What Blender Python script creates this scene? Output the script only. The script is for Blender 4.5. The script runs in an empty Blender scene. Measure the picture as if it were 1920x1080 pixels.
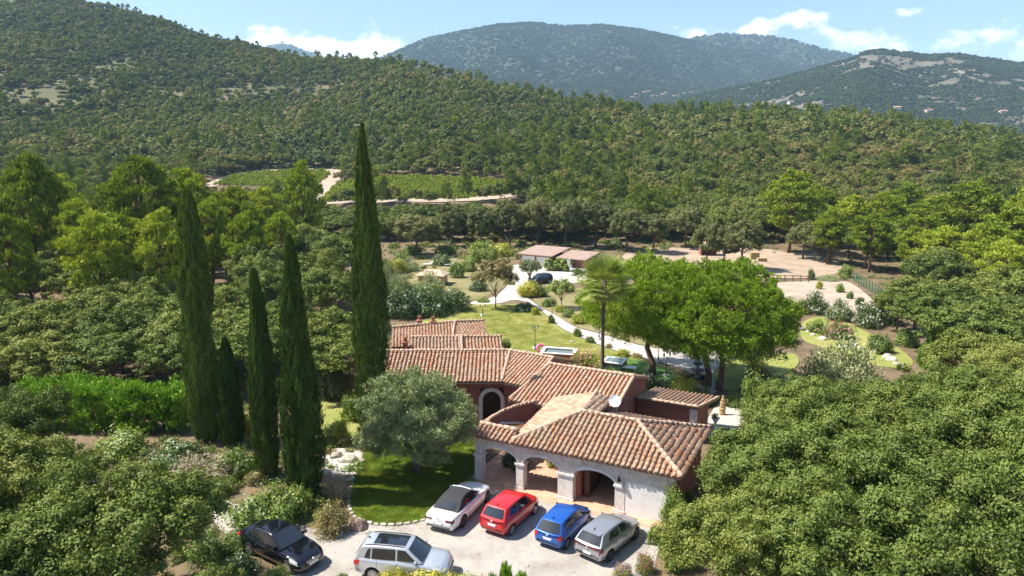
import bpy, bmesh, math, random
import numpy as np
from mathutils import Vector, Matrix, noise as mnoise
from mathutils.geometry import delaunay_2d_cdt

R = math.radians
SC = bpy.context.scene
COL = SC.collection

# ------------------------------------------------------------------ camera
PITCH, CAM_H, FPX = R(10.5), 18.8, 1280.0
cam_d = bpy.data.cameras.new('camera'); cam_d.lens = 24.0; cam_d.sensor_width = 36.0
cam_d.clip_start = 0.5; cam_d.clip_end = 30000
cam = bpy.data.objects.new('camera', cam_d); COL.objects.link(cam)
cam.location = (0, 0, CAM_H); cam.rotation_euler = (R(90) - PITCH, 0, 0)
SC.camera = cam

# ------------------------------------------------------------------ sky and sun
SUN_EL, SUN_AZ = R(55), R(274)            # azimuth from +Y towards +X
world = bpy.data.worlds.new('World'); SC.world = world; world.use_nodes = True
def build_sky():
    nt = world.node_tree; nt.nodes.clear(); N = nt.nodes.new; L = nt.links.new
    out = N('ShaderNodeOutputWorld'); bg = N('ShaderNodeBackground'); bg.inputs['Strength'].default_value = 0.09
    sky = N('ShaderNodeTexSky'); sky.sky_type = 'NISHITA'; sky.sun_disc = False
    sky.sun_elevation = SUN_EL; sky.sun_rotation = SUN_AZ
    sky.altitude = 200; sky.air_density = 1.0; sky.dust_density = 1.0; sky.ozone_density = 2.0
    tc = N('ShaderNodeTexCoord'); sep = N('ShaderNodeSeparateXYZ'); L(tc.outputs['Generated'], sep.inputs[0])
    # small cumulus low over the horizon, thinning out upwards; ragged by noise
    mp = N('ShaderNodeMapping'); mp.inputs['Scale'].default_value = (1, 1, 1.5); L(tc.outputs['Generated'], mp.inputs[0])
    n = N('ShaderNodeTexNoise'); n.inputs['Scale'].default_value = 24; n.inputs['Detail'].default_value = 10; n.inputs['Roughness'].default_value = 0.6
    L(mp.outputs[0], n.inputs['Vector'])
    big = N('ShaderNodeTexNoise'); big.inputs['Scale'].default_value = 3.4; big.inputs['Detail'].default_value = 2; L(mp.outputs[0], big.inputs['Vector'])
    def math_(op, a_, b_):
        q = N('ShaderNodeMath'); q.operation = op
        for k_, v_ in ((0, a_), (1, b_)):
            if isinstance(v_, (int, float)): q.inputs[k_].default_value = v_
            else: L(v_, q.inputs[k_])
        if op == 'MULTIPLY_ADD': q.inputs[2].default_value = -0.35
        return q.outputs[0]
    b1 = N('ShaderNodeMapRange'); b1.interpolation_type = 'SMOOTHSTEP'
    for k, v in zip(('From Min', 'From Max', 'To Min', 'To Max'), (0.16, 0.30, 0.0, -0.35)): b1.inputs[k].default_value = v
    L(sep.outputs['Z'], b1.inputs[0])
    tot = math_('ADD', math_('MULTIPLY', big.outputs[0], 0.55), b1.outputs[0])
    for (cx, cy_, sx, sy, amp) in ((590, 84, 100, 20, .40), (735, 74, 52, 24, .46), (510, 90, 60, 18, .40), (660, 98, 130, 18, .40), (490, 52, 26, 8, .22), (1300, 62, 50, 20, .34), (1400, 52, 75, 14, .36), (1505, 34, 48, 15, .42), (1655, 74, 44, 20, .40), (1715, 20, 34, 9, .34), (1480, 66, 120, 14, .20), (1790, 72, 40, 12, .2), (200, 40, 200, 20, .3), (2100, 60, 200, 26, .36), (-200, 70, 200, 26, .36)):
        x0 = (cx - 960) / 1280; y0 = (540 - cy_) / 1280; cp, sp_ = math.cos(PITCH), math.sin(PITCH)
        d0 = Vector((x0, cp + y0 * sp_, -sp_ + y0 * cp)).normalized()
        vm = N('ShaderNodeVectorMath'); vm.operation = 'SUBTRACT'; L(tc.outputs['Generated'], vm.inputs[0]); vm.inputs[1].default_value = d0
        vs2 = N('ShaderNodeVectorMath'); vs2.operation = 'MULTIPLY'; L(vm.outputs[0], vs2.inputs[0]); vs2.inputs[1].default_value = (1200 / sx, 1200 / sx, 1200 / sy)
        vl = N('ShaderNodeVectorMath'); vl.operation = 'LENGTH'; L(vs2.outputs[0], vl.inputs[0])
        f_ = N('ShaderNodeMapRange'); f_.interpolation_type = 'SMOOTHSTEP'
        for k, v in zip(('From Min', 'From Max', 'To Min', 'To Max'), (0.0, 1.5, amp, 0.0)): f_.inputs[k].default_value = v
        L(vl.outputs['Value'], f_.inputs[0]); tot = math_('ADD', tot, f_.outputs[0])
    tot = math_('ADD', tot, math_('MULTIPLY_ADD', n.outputs[0], 1.7))
    mr = N('ShaderNodeMapRange'); mr.interpolation_type = 'SMOOTHSTEP'
    for k, v in zip(('From Min', 'From Max', 'To Min', 'To Max'), (0.97, 1.27, 0.0, 0.85)): mr.inputs[k].default_value = v
    L(tot, mr.inputs[0])
    mix = N('ShaderNodeMix'); mix.data_type = 'RGBA'
    mix.inputs[7].default_value = (8.0, 8.1, 8.4, 1)
    L(mr.outputs[0], mix.inputs[0]); L(sky.outputs[0], mix.inputs[6])
    L(mix.outputs[2], bg.inputs[0]); L(bg.outputs[0], out.inputs[0])
build_sky()
sun_d = bpy.data.lights.new('sun', 'SUN'); sun_d.energy = 5.0; sun_d.angle = R(0.55); sun_d.color = (1.0, 0.94, 0.85)
sun = bpy.data.objects.new('sun', sun_d); COL.objects.link(sun)
SUN_TO = Vector((math.sin(SUN_AZ) * math.cos(SUN_EL), math.cos(SUN_AZ) * math.cos(SUN_EL), math.sin(SUN_EL)))
sun.rotation_euler = (-SUN_TO).to_track_quat('-Z', 'Y').to_euler(); sun.location = SUN_TO * 200
vs = SC.view_settings; vs.view_transform = 'Standard'; vs.look = 'None'; vs.gamma = 1.0; vs.use_curve_mapping = False
vs.exposure = 1.15
cy = SC.cycles
cy.use_denoising = True; cy.max_bounces = 5; cy.diffuse_bounces = 3; cy.glossy_bounces = 3; cy.transmission_bounces = 4
cy.volume_bounces = 1; cy.transparent_max_bounces = 8; cy.sample_clamp_indirect = 4.0; cy.caustics_reflective = False; cy.caustics_refractive = False
cy.use_adaptive_sampling = True; cy.adaptive_threshold = 0.02

# ------------------------------------------------------------------ layout helpers
CP, SP = math.cos(PITCH), math.sin(PITCH)
def ray(px, py):
    x = (px - 960) / FPX; y = (540 - py) / FPX
    return np.array([x, CP + y * SP, -SP + y * CP])
def at(px, py, Y):
    d = ray(px, py); t = Y / d[1]; return np.array([0, 0, CAM_H]) + t * d
def vnoise(x, y, seed=0):
    x = np.asarray(x, float); y = np.asarray(y, float)
    xi = np.floor(x).astype(np.int64); yi = np.floor(y).astype(np.int64); xf = x - xi; yf = y - yi
    def h(a, b):
        n = (a * 374761393 + b * 668265263 + seed * 1442695041) & 0xFFFFFFFF
        n = ((n ^ (n >> 13)) * 1274126177) & 0xFFFFFFFF
        return ((n ^ (n >> 16)) & 0xFFFF) / 65535.0
    u = xf * xf * (3 - 2 * xf); v = yf * yf * (3 - 2 * yf)
    return (h(xi, yi) * (1 - u) + h(xi + 1, yi) * u) * (1 - v) + (h(xi, yi + 1) * (1 - u) + h(xi + 1, yi + 1) * u) * v
def fbm(x, y, seed=0, o=4):
    s = 0; a = 0.5
    for k in range(o):
        s = s + a * vnoise(x * 2 ** k, y * 2 ** k, seed + k * 17); a *= 0.5
    return s / (1 - 0.5 ** o)
def sstep(a, b, x):
    t = np.clip((np.asarray(x, float) - a) / (b - a), 0, 1); return t * t * (3 - 2 * t)

# the wooded ridge behind the estate: crest line given by bearing, distance and how high it stands
RC = np.array([-700, -300, 0, 150, 300, 380, 480, 620, 720, 830, 900, 1000, 1200, 1500, 1700, 1920, 2300, 2700], float)
RY = np.array([-20, -25, -18, -8, 10, 42, 80, 108, 104, 118, 140, 171, 198, 206, 224, 244, 262, 270], float)
RD = np.array([900, 900, 900, 900, 880, 850, 800, 750, 700, 650, 600, 540, 490, 450, 420, 390, 380, 380], float)
def ridge_params(t):
    px = 960 + t * FPX / 1.0
    py = np.interp(px, RC, RY); D = np.interp(px, RC, RD)
    # smooth
    for k in (-60, -30, 30, 60):
        py = py + np.interp(px + k, RC, RY); D = D + np.interp(px + k, RC, RD)
    return py / 5, D / 5
def gz(x, y):
    x = np.asarray(x, float); y = np.asarray(y, float)
    site = -1.5 * sstep(43, 56, y) + 0.5 * sstep(128, 160, y)
    Y = np.maximum(y, 1.0); t = x / Y / 1.0
    t = np.clip(t, -1.35, 1.35)
    py, D = ridge_params(t * 0.985)
    g = np.clip((Y - 160) / (D - 160), 0, None)
    h = 1 - np.clip(1 - g, 0, 1) ** 1.4
    pyc = 407 + (py - 407) * h
    ang = np.arctan((540 - pyc) / FPX) - PITCH
    zc = CAM_H + Y * np.tan(ang) - 7.0
    z0 = CAM_H + 160 * np.tan(np.arctan((540 - 407) / FPX) - PITCH) - 7.0
    hill = zc - z0 - 1.0
    # far side of the crest drops into the next valley
    angr = np.arctan((540 - py) / FPX) - PITCH
    zr = CAM_H + D * np.tan(angr) - 7.0 - z0 - 1.0
    back = zr - (Y - D) * 0.30
    hill = np.where(Y > D, np.maximum(back, -30), hill)
    amp = sstep(180, 420, Y)
    hill = hill + amp * 9.0 * (fbm(x / 90, y / 90, 5) - 0.5) + amp * 16 * (fbm(x / 210, y / 260, 9, 2) - 0.5) * sstep(0, 0.3, g) * (1 - sstep(0.8, 1.0, g))
    return np.where(Y < 160, site, hill)
def gzf(x, y): return float(gz(x, y))
_MY = np.geomspace(8, 1200, 900)
def ground(px, py, z=None):
    """world point of the ground seen at a photo position (site survey)"""
    d = ray(px, py); o = np.array([0, 0, CAM_H])
    if z is not None: return o + d * ((z - CAM_H) / d[2])
    T = _MY / d[1]; h = CAM_H + T * d[2] - gz(T * d[0], _MY)
    i = int(np.argmax(h < 0)) if (h < 0).any() else len(T) - 1
    i = max(i, 1); f = h[i - 1] / (h[i - 1] - h[i] + 1e-12); t = T[i - 1] + (T[i] - T[i - 1]) * min(1, max(0, f))
    p = o + t * d; p[2] = gzf(p[0], p[1]); return p

# ------------------------------------------------------------------ scene helpers
def tag(o, label=None, cat=None, group=None, kind=None):
    if label: o['label'] = label
    if cat: o['category'] = cat
    if group: o['group'] = group
    if kind: o['kind'] = kind
    return o
def thing(name, label, cat, loc=(0, 0, 0), rz=0.0, group=None, scale=None):
    o = bpy.data.objects.new(name, None); COL.objects.link(o); o.empty_display_size = 0.2
    o.location = loc; o.rotation_euler = (0, 0, rz)
    if scale is not None: o.scale = scale
    return tag(o, label, cat, group)
def link_mesh(name, me, mat=None, parent=None):
    o = bpy.data.objects.new(name, me); COL.objects.link(o)
    if parent is not None: o.parent = parent
    if mat is not None and not me.materials: me.materials.append(mat)
    return o
def np_mesh(name, V, Fq, v=None, smooth=False):
    """mesh out of numpy arrays; Fq is (n,3) or (n,4)"""
    V = np.ascontiguousarray(V, np.float32); Fq = np.ascontiguousarray(Fq, np.int32)
    me = bpy.data.meshes.new(name); k = Fq.shape[1]
    me.vertices.add(len(V)); me.vertices.foreach_set('co', V.ravel())
    me.loops.add(Fq.size); me.loops.foreach_set('vertex_index', Fq.ravel())
    me.polygons.add(len(Fq)); me.polygons.foreach_set('loop_start', np.arange(0, Fq.size, k, dtype=np.int32))
    if v is not None:
        a = me.attributes.new('v', 'FLOAT', 'FACE'); a.data.foreach_set('value', np.asarray(v, np.float32))
    me.update(calc_edges=True)
    me.polygons.foreach_set('use_smooth', np.full(len(Fq), smooth, bool))
    return me
class MB:
    """collects polygons of one part"""
    def __init__(s): s.v = []; s.f = []; s.m = []
    def poly(s, pts, m=0):
        b = len(s.v); s.v += [tuple(map(float, p)) for p in pts]; s.f.append(tuple(range(b, b + len(pts)))); s.m.append(m)
    def add(s, vs, fs, m=0):
        b = len(s.v); s.v += [tuple(map(float, p)) for p in vs]; s.f += [tuple(b + i for i in f) for f in fs]; s.m += [m] * len(fs)
    def box(s, x0, x1, y0, y1, z0, z1, m=0):
        s.add([(x0, y0, z0), (x1, y0, z0), (x1, y1, z0), (x0, y1, z0), (x0, y0, z1), (x1, y0, z1), (x1, y1, z1), (x0, y1, z1)],
              [(0, 3, 2, 1), (4, 5, 6, 7), (0, 1, 5, 4), (1, 2, 6, 5), (2, 3, 7, 6), (3, 0, 4, 7)], m)
    def obox(s, c, ax, ay, az, m=0):
        """oriented box: centre and three half-axis vectors"""
        c, ax, ay, az = map(np.asarray, (c, ax, ay, az)); vs = []
        for k in (-1, 1):
            for (i, j) in ((-1, -1), (1, -1), (1, 1), (-1, 1)): vs.append(c + ax * i + ay * j + az * k)
        s.add(vs, [(0, 3, 2, 1), (4, 5, 6, 7), (0, 1, 5, 4), (1, 2, 6, 5), (2, 3, 7, 6), (3, 0, 4, 7)], m)
    def prism(s, pts, d, m=0):
        """closed outline (3d points) pushed along d"""
        pts = [np.asarray(p, float) for p in pts]; d = np.asarray(d, float); n = len(pts)
        s.add(pts + [p + d for p in pts], [tuple(reversed(range(n))), tuple(range(n, 2 * n))] + [(i, (i + 1) % n, n + (i + 1) % n, n + i) for i in range(n)], m)
    def tube(s, path, rad, k=8, m=0, cap=True):
        path = [np.asarray(p, float) for p in path]; n = len(path)
        if np.isscalar(rad): rad = [rad] * n
        b = len(s.v); ref = np.array([0.31, 0.95, 0.05])
        for i, p in enumerate(path):
            d = path[min(i + 1, n - 1)] - path[max(i - 1, 0)]; d = d / (np.linalg.norm(d) + 1e-9)
            if abs(d @ ref) > 0.95: r2 = np.array([1.0, 0, 0])
            else: r2 = ref
            u = np.cross(d, r2); u /= np.linalg.norm(u); w = np.cross(d, u)
            for j in range(k):
                a = 2 * math.pi * j / k; q = p + rad[i] * (u * math.cos(a) + w * math.sin(a)); s.v.append(tuple(q))
        for i in range(n - 1):
            for j in range(k): s.f.append((b + i * k + j, b + i * k + (j + 1) % k, b + (i + 1) * k + (j + 1) % k, b + (i + 1) * k + j)); s.m.append(m)
        if cap:
            s.f.append(tuple(b + j for j in reversed(range(k)))); s.m.append(m)
            s.f.append(tuple(b + (n - 1) * k + j for j in range(k))); s.m.append(m)
    def lathe(s, prof, c=(0, 0, 0), k=12, m=0):
        b = len(s.v); n = len(prof)
        for (r, z) in prof:
            for j in range(k):
                a = 2 * math.pi * j / k; s.v.append((c[0] + r * math.cos(a), c[1] + r * math.sin(a), c[2] + z))
        for i in range(n - 1):
            for j in range(k): s.f.append((b + i * k + j, b + i * k + (j + 1) % k, b + (i + 1) * k + (j + 1) % k, b + (i + 1) * k + j)); s.m.append(m)
        if prof[0][0] > 1e-4: s.f.append(tuple(b + j for j in reversed(range(k)))); s.m.append(m)
        if prof[-1][0] > 1e-4: s.f.append(tuple(b + (n - 1) * k + j for j in range(k))); s.m.append(m)
    def mesh(s, name, mats, smooth=False, angle=None):
        me = bpy.data.meshes.new(name); me.from_pydata(s.v, [], s.f); me.update()
        mats = mats if isinstance(mats, (list, tuple)) else [mats]
        for x in mats: me.materials.append(x)
        if len(mats) > 1: me.polygons.foreach_set('material_index', np.array(s.m, np.int32))
        if smooth: me.polygons.foreach_set('use_smooth', np.ones(len(me.polygons), bool))
        if angle is not None: me.set_sharp_from_angle(angle=angle)
        return me
    def build(s, name, mats, parent=None, smooth=False, angle=None):
        return link_mesh(name, s.mesh(name, mats, smooth, angle), None, parent)

# ------------------------------------------------------------------ materials
M = {}
def new_mat(name):
    m = bpy.data.materials.new(name); m.use_nodes = True; nt = m.node_tree; nt.nodes.clear()
    out = nt.nodes.new('ShaderNodeOutputMaterial'); M[name] = m
    return m, nt, nt.nodes.new, nt.links.new, out
def ramp(N, stops):
    r = N('ShaderNodeValToRGB'); e = r.color_ramp.elements
    while len(e) < len(stops): e.new(0.5)
    for k, (p, c) in enumerate(stops): e[k].position = p; e[k].color = (*c, 1)
    return r
def leaf_mat(name, cols, transl=0.28, gloss=0.05, rough=0.5, patch=0.0, gain=1.7, warm=(1.08, 1.0, 0.82)):
    """foliage: per leaf, per tree and per stand colour variation; thin leaves let light through"""
    m, nt, N, L, out = new_mat(name)
    at_ = N('ShaderNodeAttribute'); at_.attribute_name = 'v'
    oi = N('ShaderNodeObjectInfo')
    a = N('ShaderNodeMath'); a.operation = 'MULTIPLY'; a.inputs[1].default_value = 0.5; L(at_.outputs['Fac'], a.inputs[0])
    b = N('ShaderNodeMath'); b.operation = 'MULTIPLY_ADD'; b.inputs[1].default_value = 0.5; L(oi.outputs['Random'], b.inputs[0]); L(a.outputs[0], b.inputs[2])
    last = b.outputs[0]
    if patch:
        g = N('ShaderNodeNewGeometry'); n = N('ShaderNodeTexNoise'); n.inputs['Scale'].default_value = 0.011; n.inputs['Detail'].default_value = 4
        L(g.outputs['Position'], n.inputs['Vector'])
        c = N('ShaderNodeMath'); c.operation = 'MULTIPLY_ADD'; c.inputs[1].default_value = patch; L(n.outputs[0], c.inputs[0])
        d = N('ShaderNodeMath'); d.operation = 'SUBTRACT'; d.inputs[1].default_value = patch * 0.5; L(last, d.inputs[0]); L(d.outputs[0], c.inputs[2]); last = c.outputs[0]
    cols = [tuple(min(0.8, q * gain * w_) for q, w_ in zip(c, warm)) for c in cols]
    r = ramp(N, [((i + 0.5) / len(cols), c) for i, c in enumerate(cols)]); L(last, r.inputs[0])
    df = N('ShaderNodeBsdfDiffuse'); L(r.outputs[0], df.inputs[0])
    tr = N('ShaderNodeBsdfTranslucent')
    hs = N('ShaderNodeMix'); hs.data_type = 'RGBA'; hs.blend_type = 'MULTIPLY'; hs.inputs[0].default_value = 1.0; hs.inputs[7].default_value = (1.15, 1.25, 0.5, 1)
    L(r.outputs[0], hs.inputs[6]); L(hs.outputs[2], tr.inputs[0])
    mx = N('ShaderNodeMixShader'); mx.inputs[0].default_value = transl; L(df.outputs[0], mx.inputs[1]); L(tr.outputs[0], mx.inputs[2])
    gl = N('ShaderNodeBsdfGlossy'); gl.inputs['Roughness'].default_value = rough
    m2 = N('ShaderNodeMixShader'); m2.inputs[0].default_value = gloss; L(mx.outputs[0], m2.inputs[1]); L(gl.outputs[0], m2.inputs[2])
    L(m2.outputs[0], out.inputs['Surface'])
    return m
def surf(name, cols, scale=3.0, rough=0.85, detail=6, bump=0.0, bscale=None, spec=0.3, metal=0.0, coord='Object', objrand=0.0, stretch=None):
    """noise mottled surface"""
    m, nt, N, L, out = new_mat(name)
    p = N('ShaderNodeBsdfPrincipled'); p.inputs['Roughness'].default_value = rough; p.inputs['Specular IOR Level'].default_value = spec; p.inputs['Metallic'].default_value = metal
    if coord == 'World': g = N('ShaderNodeNewGeometry'); vec = g.outputs['Position']
    else: g = N('ShaderNodeTexCoord'); vec = g.outputs['Object']
    if stretch:
        mp = N('ShaderNodeMapping'); mp.inputs['Scale'].default_value = stretch; L(vec, mp.inputs[0]); vec = mp.outputs[0]
    n = N('ShaderNodeTexNoise'); n.inputs['Scale'].default_value = scale; n.inputs['Detail'].default_value = detail; n.inputs['Roughness'].default_value = 0.65
    L(vec, n.inputs['Vector']); last = n.outputs[0]
    if objrand:
        oi = N('ShaderNodeObjectInfo'); c = N('ShaderNodeMath'); c.operation = 'MULTIPLY_ADD'; c.inputs[1].default_value = objrand
        d = N('ShaderNodeMath'); d.operation = 'SUBTRACT'; d.inputs[1].default_value = objrand * 0.5
        L(last, d.inputs[0]); L(oi.outputs['Random'], c.inputs[0]); L(d.outputs[0], c.inputs[2]); last = c.outputs[0]
    k = len(cols)
    r = ramp(N, [(0.28 + 0.44 * i / max(1, k - 1), c) for i, c in enumerate(cols)]); L(last, r.inputs[0]); L(r.outputs[0], p.inputs['Base Color'])
    if bump:
        n2 = N('ShaderNodeTexNoise'); n2.inputs['Scale'].default_value = bscale or scale * 4; n2.inputs['Detail'].default_value = 5; L(vec, n2.inputs['Vector'])
        bm_ = N('ShaderNodeBump'); bm_.inputs['Strength'].default_value = bump; bm_.inputs['Distance'].default_value = 0.05
        L(n2.outputs[0], bm_.inputs['Height']); L(bm_.outputs[0], p.inputs['Normal'])
    L(p.outputs[0], out.inputs['Surface'])
    return m
def plain(name, col, rough=0.6, metal=0.0, spec=0.4, coat=0.0):
    m, nt, N, L, out = new_mat(name)
    p = N('ShaderNodeBsdfPrincipled'); p.inputs['Base Color'].default_value = (*col, 1); p.inputs['Roughness'].default_value = rough
    p.inputs['Metallic'].default_value = metal; p.inputs['Specular IOR Level'].default_value = spec; p.inputs['Coat Weight'].default_value = coat; p.inputs['Coat Roughness'].default_value = 0.04
    L(p.outputs[0], out.inputs['Surface']); return m
# ------------------------------------------------------------------ terrain
surf('forest_floor', [(0.060, 0.048, 0.024), (0.115, 0.082, 0.045), (0.175, 0.125, 0.075), (0.10, 0.095, 0.042)], scale=0.35, rough=0.95, detail=10, bump=0.6, bscale=3.0, coord='World')
surf('hill_floor', [(0.070, 0.080, 0.032), (0.10, 0.100, 0.045), (0.17, 0.14, 0.085)], scale=0.05, rough=0.95, detail=10, coord='World')
surf('rock_floor', [(0.05, 0.058, 0.030), (0.10, 0.09, 0.06), (0.13, 0.115, 0.085), (0.27, 0.235, 0.20)], scale=0.014, rough=0.95, detail=10, coord='World')
surf('mountain_floor', [(0.028, 0.042, 0.022), (0.038, 0.050, 0.026), (0.075, 0.070, 0.048)], scale=0.006, rough=0.95, detail=10, coord='World')
def build_terrain():
    ts = np.linspace(-1.35, 1.35, 231)
    Ys = np.concatenate([np.arange(-30, 60, 1.5), np.arange(60, 160, 2.5), np.arange(160, 420, 5), np.arange(420, 1000, 9), np.geomspace(1000, 6900, 26)])
    T, Yg = np.meshgrid(ts, Ys); X = T * (np.maximum(Yg, 0) + 55)
    Z = gz(X, Yg); Z = np.where(Yg > 1400, -30.0, Z)
    V = np.stack([X, Yg, Z], -1).reshape(-1, 3); nc = len(ts); nr = len(Ys)
    i, j = np.meshgrid(np.arange(nr - 1), np.arange(nc - 1), indexing='ij'); a = (i * nc + j).ravel()
    F = np.stack([a, a + 1, a + nc + 1, a + nc], -1)
    me = np_mesh('terrain', V, F, smooth=True)
    me.materials.append(M['forest_floor']); me.materials.append(M['hill_floor'])
    mi = (Yg[:-1, :-1].ravel() > 300).astype(np.int32); me.polygons.foreach_set('material_index', mi)
    tag(link_mesh('terrain', me), kind='structure')
build_terrain()

# far mountains: crest lines by bearing, at their real distance
MTN = {}
def mountain(name, pts, D, base, seed, rock=0.0, gully=0.13, mat='mountain_floor'):
    px = np.array([p[0] for p in pts], float); py = np.array([p[1] for p in pts], float)
    cols = np.linspace(px[0], px[-1], 260); yy = np.interp(cols, px, py)
    ker = np.array([1, 2, 3, 2, 1]) / 9.0; yy = np.convolve(np.pad(yy, 2, mode='edge'), ker, 'valid')
    rid = np.array([at(a, b, D) for a, b in zip(cols, yy)]); t = rid[:, 0] / D; zr = rid[:, 2] - 4
    s = np.concatenate([np.linspace(0, 1, 90), [1.04, 1.12, 1.3]])
    S, T = np.meshgrid(s, t, indexing='ij'); ZR = np.meshgrid(s, zr, indexing='ij')[1]
    Y = D * (base + (1 - base) * S); X = T * Y
    up = np.where(S <= 1, np.clip(S, 0, 1) ** 1.15, 1 - (S - 1) * 2.2)
    k = D / 14.0
    gul = (fbm(X / k + seed, Y / (k * 2.2), seed, 4) - 0.5) + 0.6 * np.abs(fbm(X / (k * 1.6), Y / (k * 4), seed + 3, 2) - 0.5)
    env = np.clip(S, 0, 1) * (1 - np.clip(S, 0, 1) ** 3) * 3.0 + 0.03
    Z = -30 + (ZR + 30) * up + gul * env * gully * np.maximum(ZR + 30, 60)
    V = np.stack([X, Y, Z], -1).reshape(-1, 3); nr, nc = S.shape
    i, j = np.meshgrid(np.arange(nr - 1), np.arange(nc - 1), indexing='ij'); a = (i * nc + j).ravel()
    me = np_mesh(name, V, np.stack([a, a + 1, a + nc + 1, a + nc], -1), smooth=True)
    tag(link_mesh(name, me, M[mat]), kind='structure')
    MTN[name] = (X, Y, Z)
mountain('mountain_big', [(520, 180), (640, 140), (700, 115), (730, 100), (800, 70), (870, 56), (930, 45), (1000, 41), (1060, 47), (1130, 45), (1200, 54), (1260, 66), (1310, 78), (1400, 97), (1500, 122), (1600, 140), (1750, 165), (2000, 190)], 3300, 0.42, 3)
mountain('mountain_far', [(1150, 120), (1250, 88), (1300, 70), (1350, 62), (1430, 65), (1480, 72), (1540, 90), (1580, 98), (1650, 112), (1800, 130), (2200, 160)], 3750, 0.5, 8)
mountain('mountain_blue', [(380, 150), (480, 98), (505, 83), (530, 80), (560, 90), (600, 106), (700, 150), (800, 190)], 5600, 0.6, 12)
mountain('rocky_hill', [(1100, 225), (1250, 190), (1350, 166), (1440, 150), (1500, 133), (1560, 117), (1600, 106), (1625, 93), (1660, 91), (1700, 96), (1740, 101), (1800, 99), (1850, 107), (1920, 113), (2100, 126), (2400, 150)], 1750, 0.45, 21, gully=0.12, mat='rock_floor')

# ------------------------------------------------------------------ foliage generators
def unit(a): return a / (np.linalg.norm(a, axis=-1, keepdims=True) + 1e-9)
def leaf_quads(C, D, Nn, Ln, Wd):
    D = unit(D); S = unit(np.cross(D, Nn)); n = len(C)
    Ln = np.broadcast_to(np.asarray(Ln, float).reshape(-1, 1), (n, 1)); Wd = np.broadcast_to(np.asarray(Wd, float).reshape(-1, 1), (n, 1))
    V = np.stack([C - D * Ln * 0.5, C + S * Wd * 0.5 + D * Ln * 0.06, C + D * Ln * 0.5, C - S * Wd * 0.5 + D * Ln * 0.06], 1).reshape(-1, 3)
    return V, np.arange(n * 4, dtype=np.int32).reshape(-1, 4)
def rdir(g, n, zmin=-1.0, zmax=1.0):
    z = g.uniform(zmin, zmax, n); a = g.uniform(0, 2 * math.pi, n); r = np.sqrt(np.clip(1 - z * z, 0, 1))
    return np.stack([r * np.cos(a), r * np.sin(a), z], -1)
def foliage(g, CC, CR, n, Ln, Wd, sub=9, spread=0.30, shell=(0.55, 1.0), up=0.28, out_w=1.1, rnd=0.40, needle=False, flat=0.8, jit=0.5):
    """leaves grouped in twigs, twigs grouped in clumps of radius CR about CC"""
    K = len(CC); CR = np.broadcast_to(np.asarray(CR, float), (K,))
    w = CR ** 2 / (CR ** 2).sum(); per = g.choice(K, size=n, p=w)
    TD = unit(rdir(g, K * sub, -0.75, 1.0)); TR = g.uniform(*shell, K * sub); 
    tw = g.integers(0, sub, n); ti = per * sub + tw
    tc = TD * TR[:, None] * np.repeat(CR, sub)[:, None] * np.array([1, 1, flat])
    off = g.normal(0, 1, (n, 3)) * (spread * CR[per])[:, None] * np.array([1, 1, flat])
    P = CC[per] + tc[ti] + off
    outw = unit(tc[ti] + off * 0.8)
    if needle:
        Nn = unit(outw + np.array([0, 0, 0.3]) + g.normal(0, 1, (n, 3)) * 0.42); D = unit(outw * 0.45 + np.array([0, 0, up]) + g.normal(0, 1, (n, 3)) * (rnd + .1))
    else:
        Nn = unit(outw * out_w + np.array([0, 0, up]) + g.normal(0, 1, (n, 3)) * rnd); D = unit(np.cross(Nn, rdir(g, n)))
    s = g.uniform(1 - jit, 1 + jit, n)
    V, F = leaf_quads(P, D, Nn, Ln * s, Wd * s)
    cv = g.uniform(0, 1, K * sub)
    v = np.clip(0.55 * cv[ti] + 0.45 * g.uniform(0, 1, n), 0, 1)
    return V, F, v
def merge(parts):
    V = []; F = []; vv = []; b = 0
    for (a, f, v) in parts: V.append(a); F.append(f + b); vv.append(v); b += len(a)
    return np.concatenate(V), np.concatenate(F), np.concatenate(vv)
def limbs(g, h0, top, r0, targets, bend=0.25, k=6, trunk_k=9, lean=(0, 0), forks=1):
    """tapered trunk with flare and limbs that reach the clumps"""
    mb = MB(); path = []; rad = []
    n = 7
    for i in range(n):
        f = i / (n - 1); wob = r0 * 0.5
        path.append((lean[0] * f + g.normal(0, wob) * (0 < i), lean[1] * f + g.normal(0, wob) * (0 < i), -0.25 + (top + 0.25) * f))
        rad.append(r0 * (1.35 if i == 0 else 1.0) * (1 - 0.72 * f))
    mb.tube(path, rad, trunk_k)
    P = np.array(path)
    for tg in targets:
        f0 = g.uniform(h0 / top, 0.95); i = f0 * (n - 1); a = int(i); s = P[a] * (1 - (i - a)) + P[min(a + 1, n - 1)] * (i - a)
        mid = s * 0.5 + tg * 0.5 + g.normal(0, bend, 3); rr = r0 * (1 - 0.72 * f0) * 0.62
        mb.tube([s, s * 0.75 + mid * 0.25 + np.array([0, 0, -0.05]), mid, tg * 0.75 + mid * 0.25, tg], [rr, rr * 0.8, rr * 0.58, rr * 0.36, rr * 0.12], k, cap=False)
    return mb
PROTO = {}
def proto(kind, trunk_mb, crown, bark, leafm, extra=None):
    tm = trunk_mb.mesh(kind + '_trunk', M[bark], smooth=True) if trunk_mb else None
    V, F, v = crown; cm = np_mesh(kind + '_crown', V, F, v); cm.materials.append(M[leafm])
    PROTO.setdefault(kind, []).append((tm, cm, extra))

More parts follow.
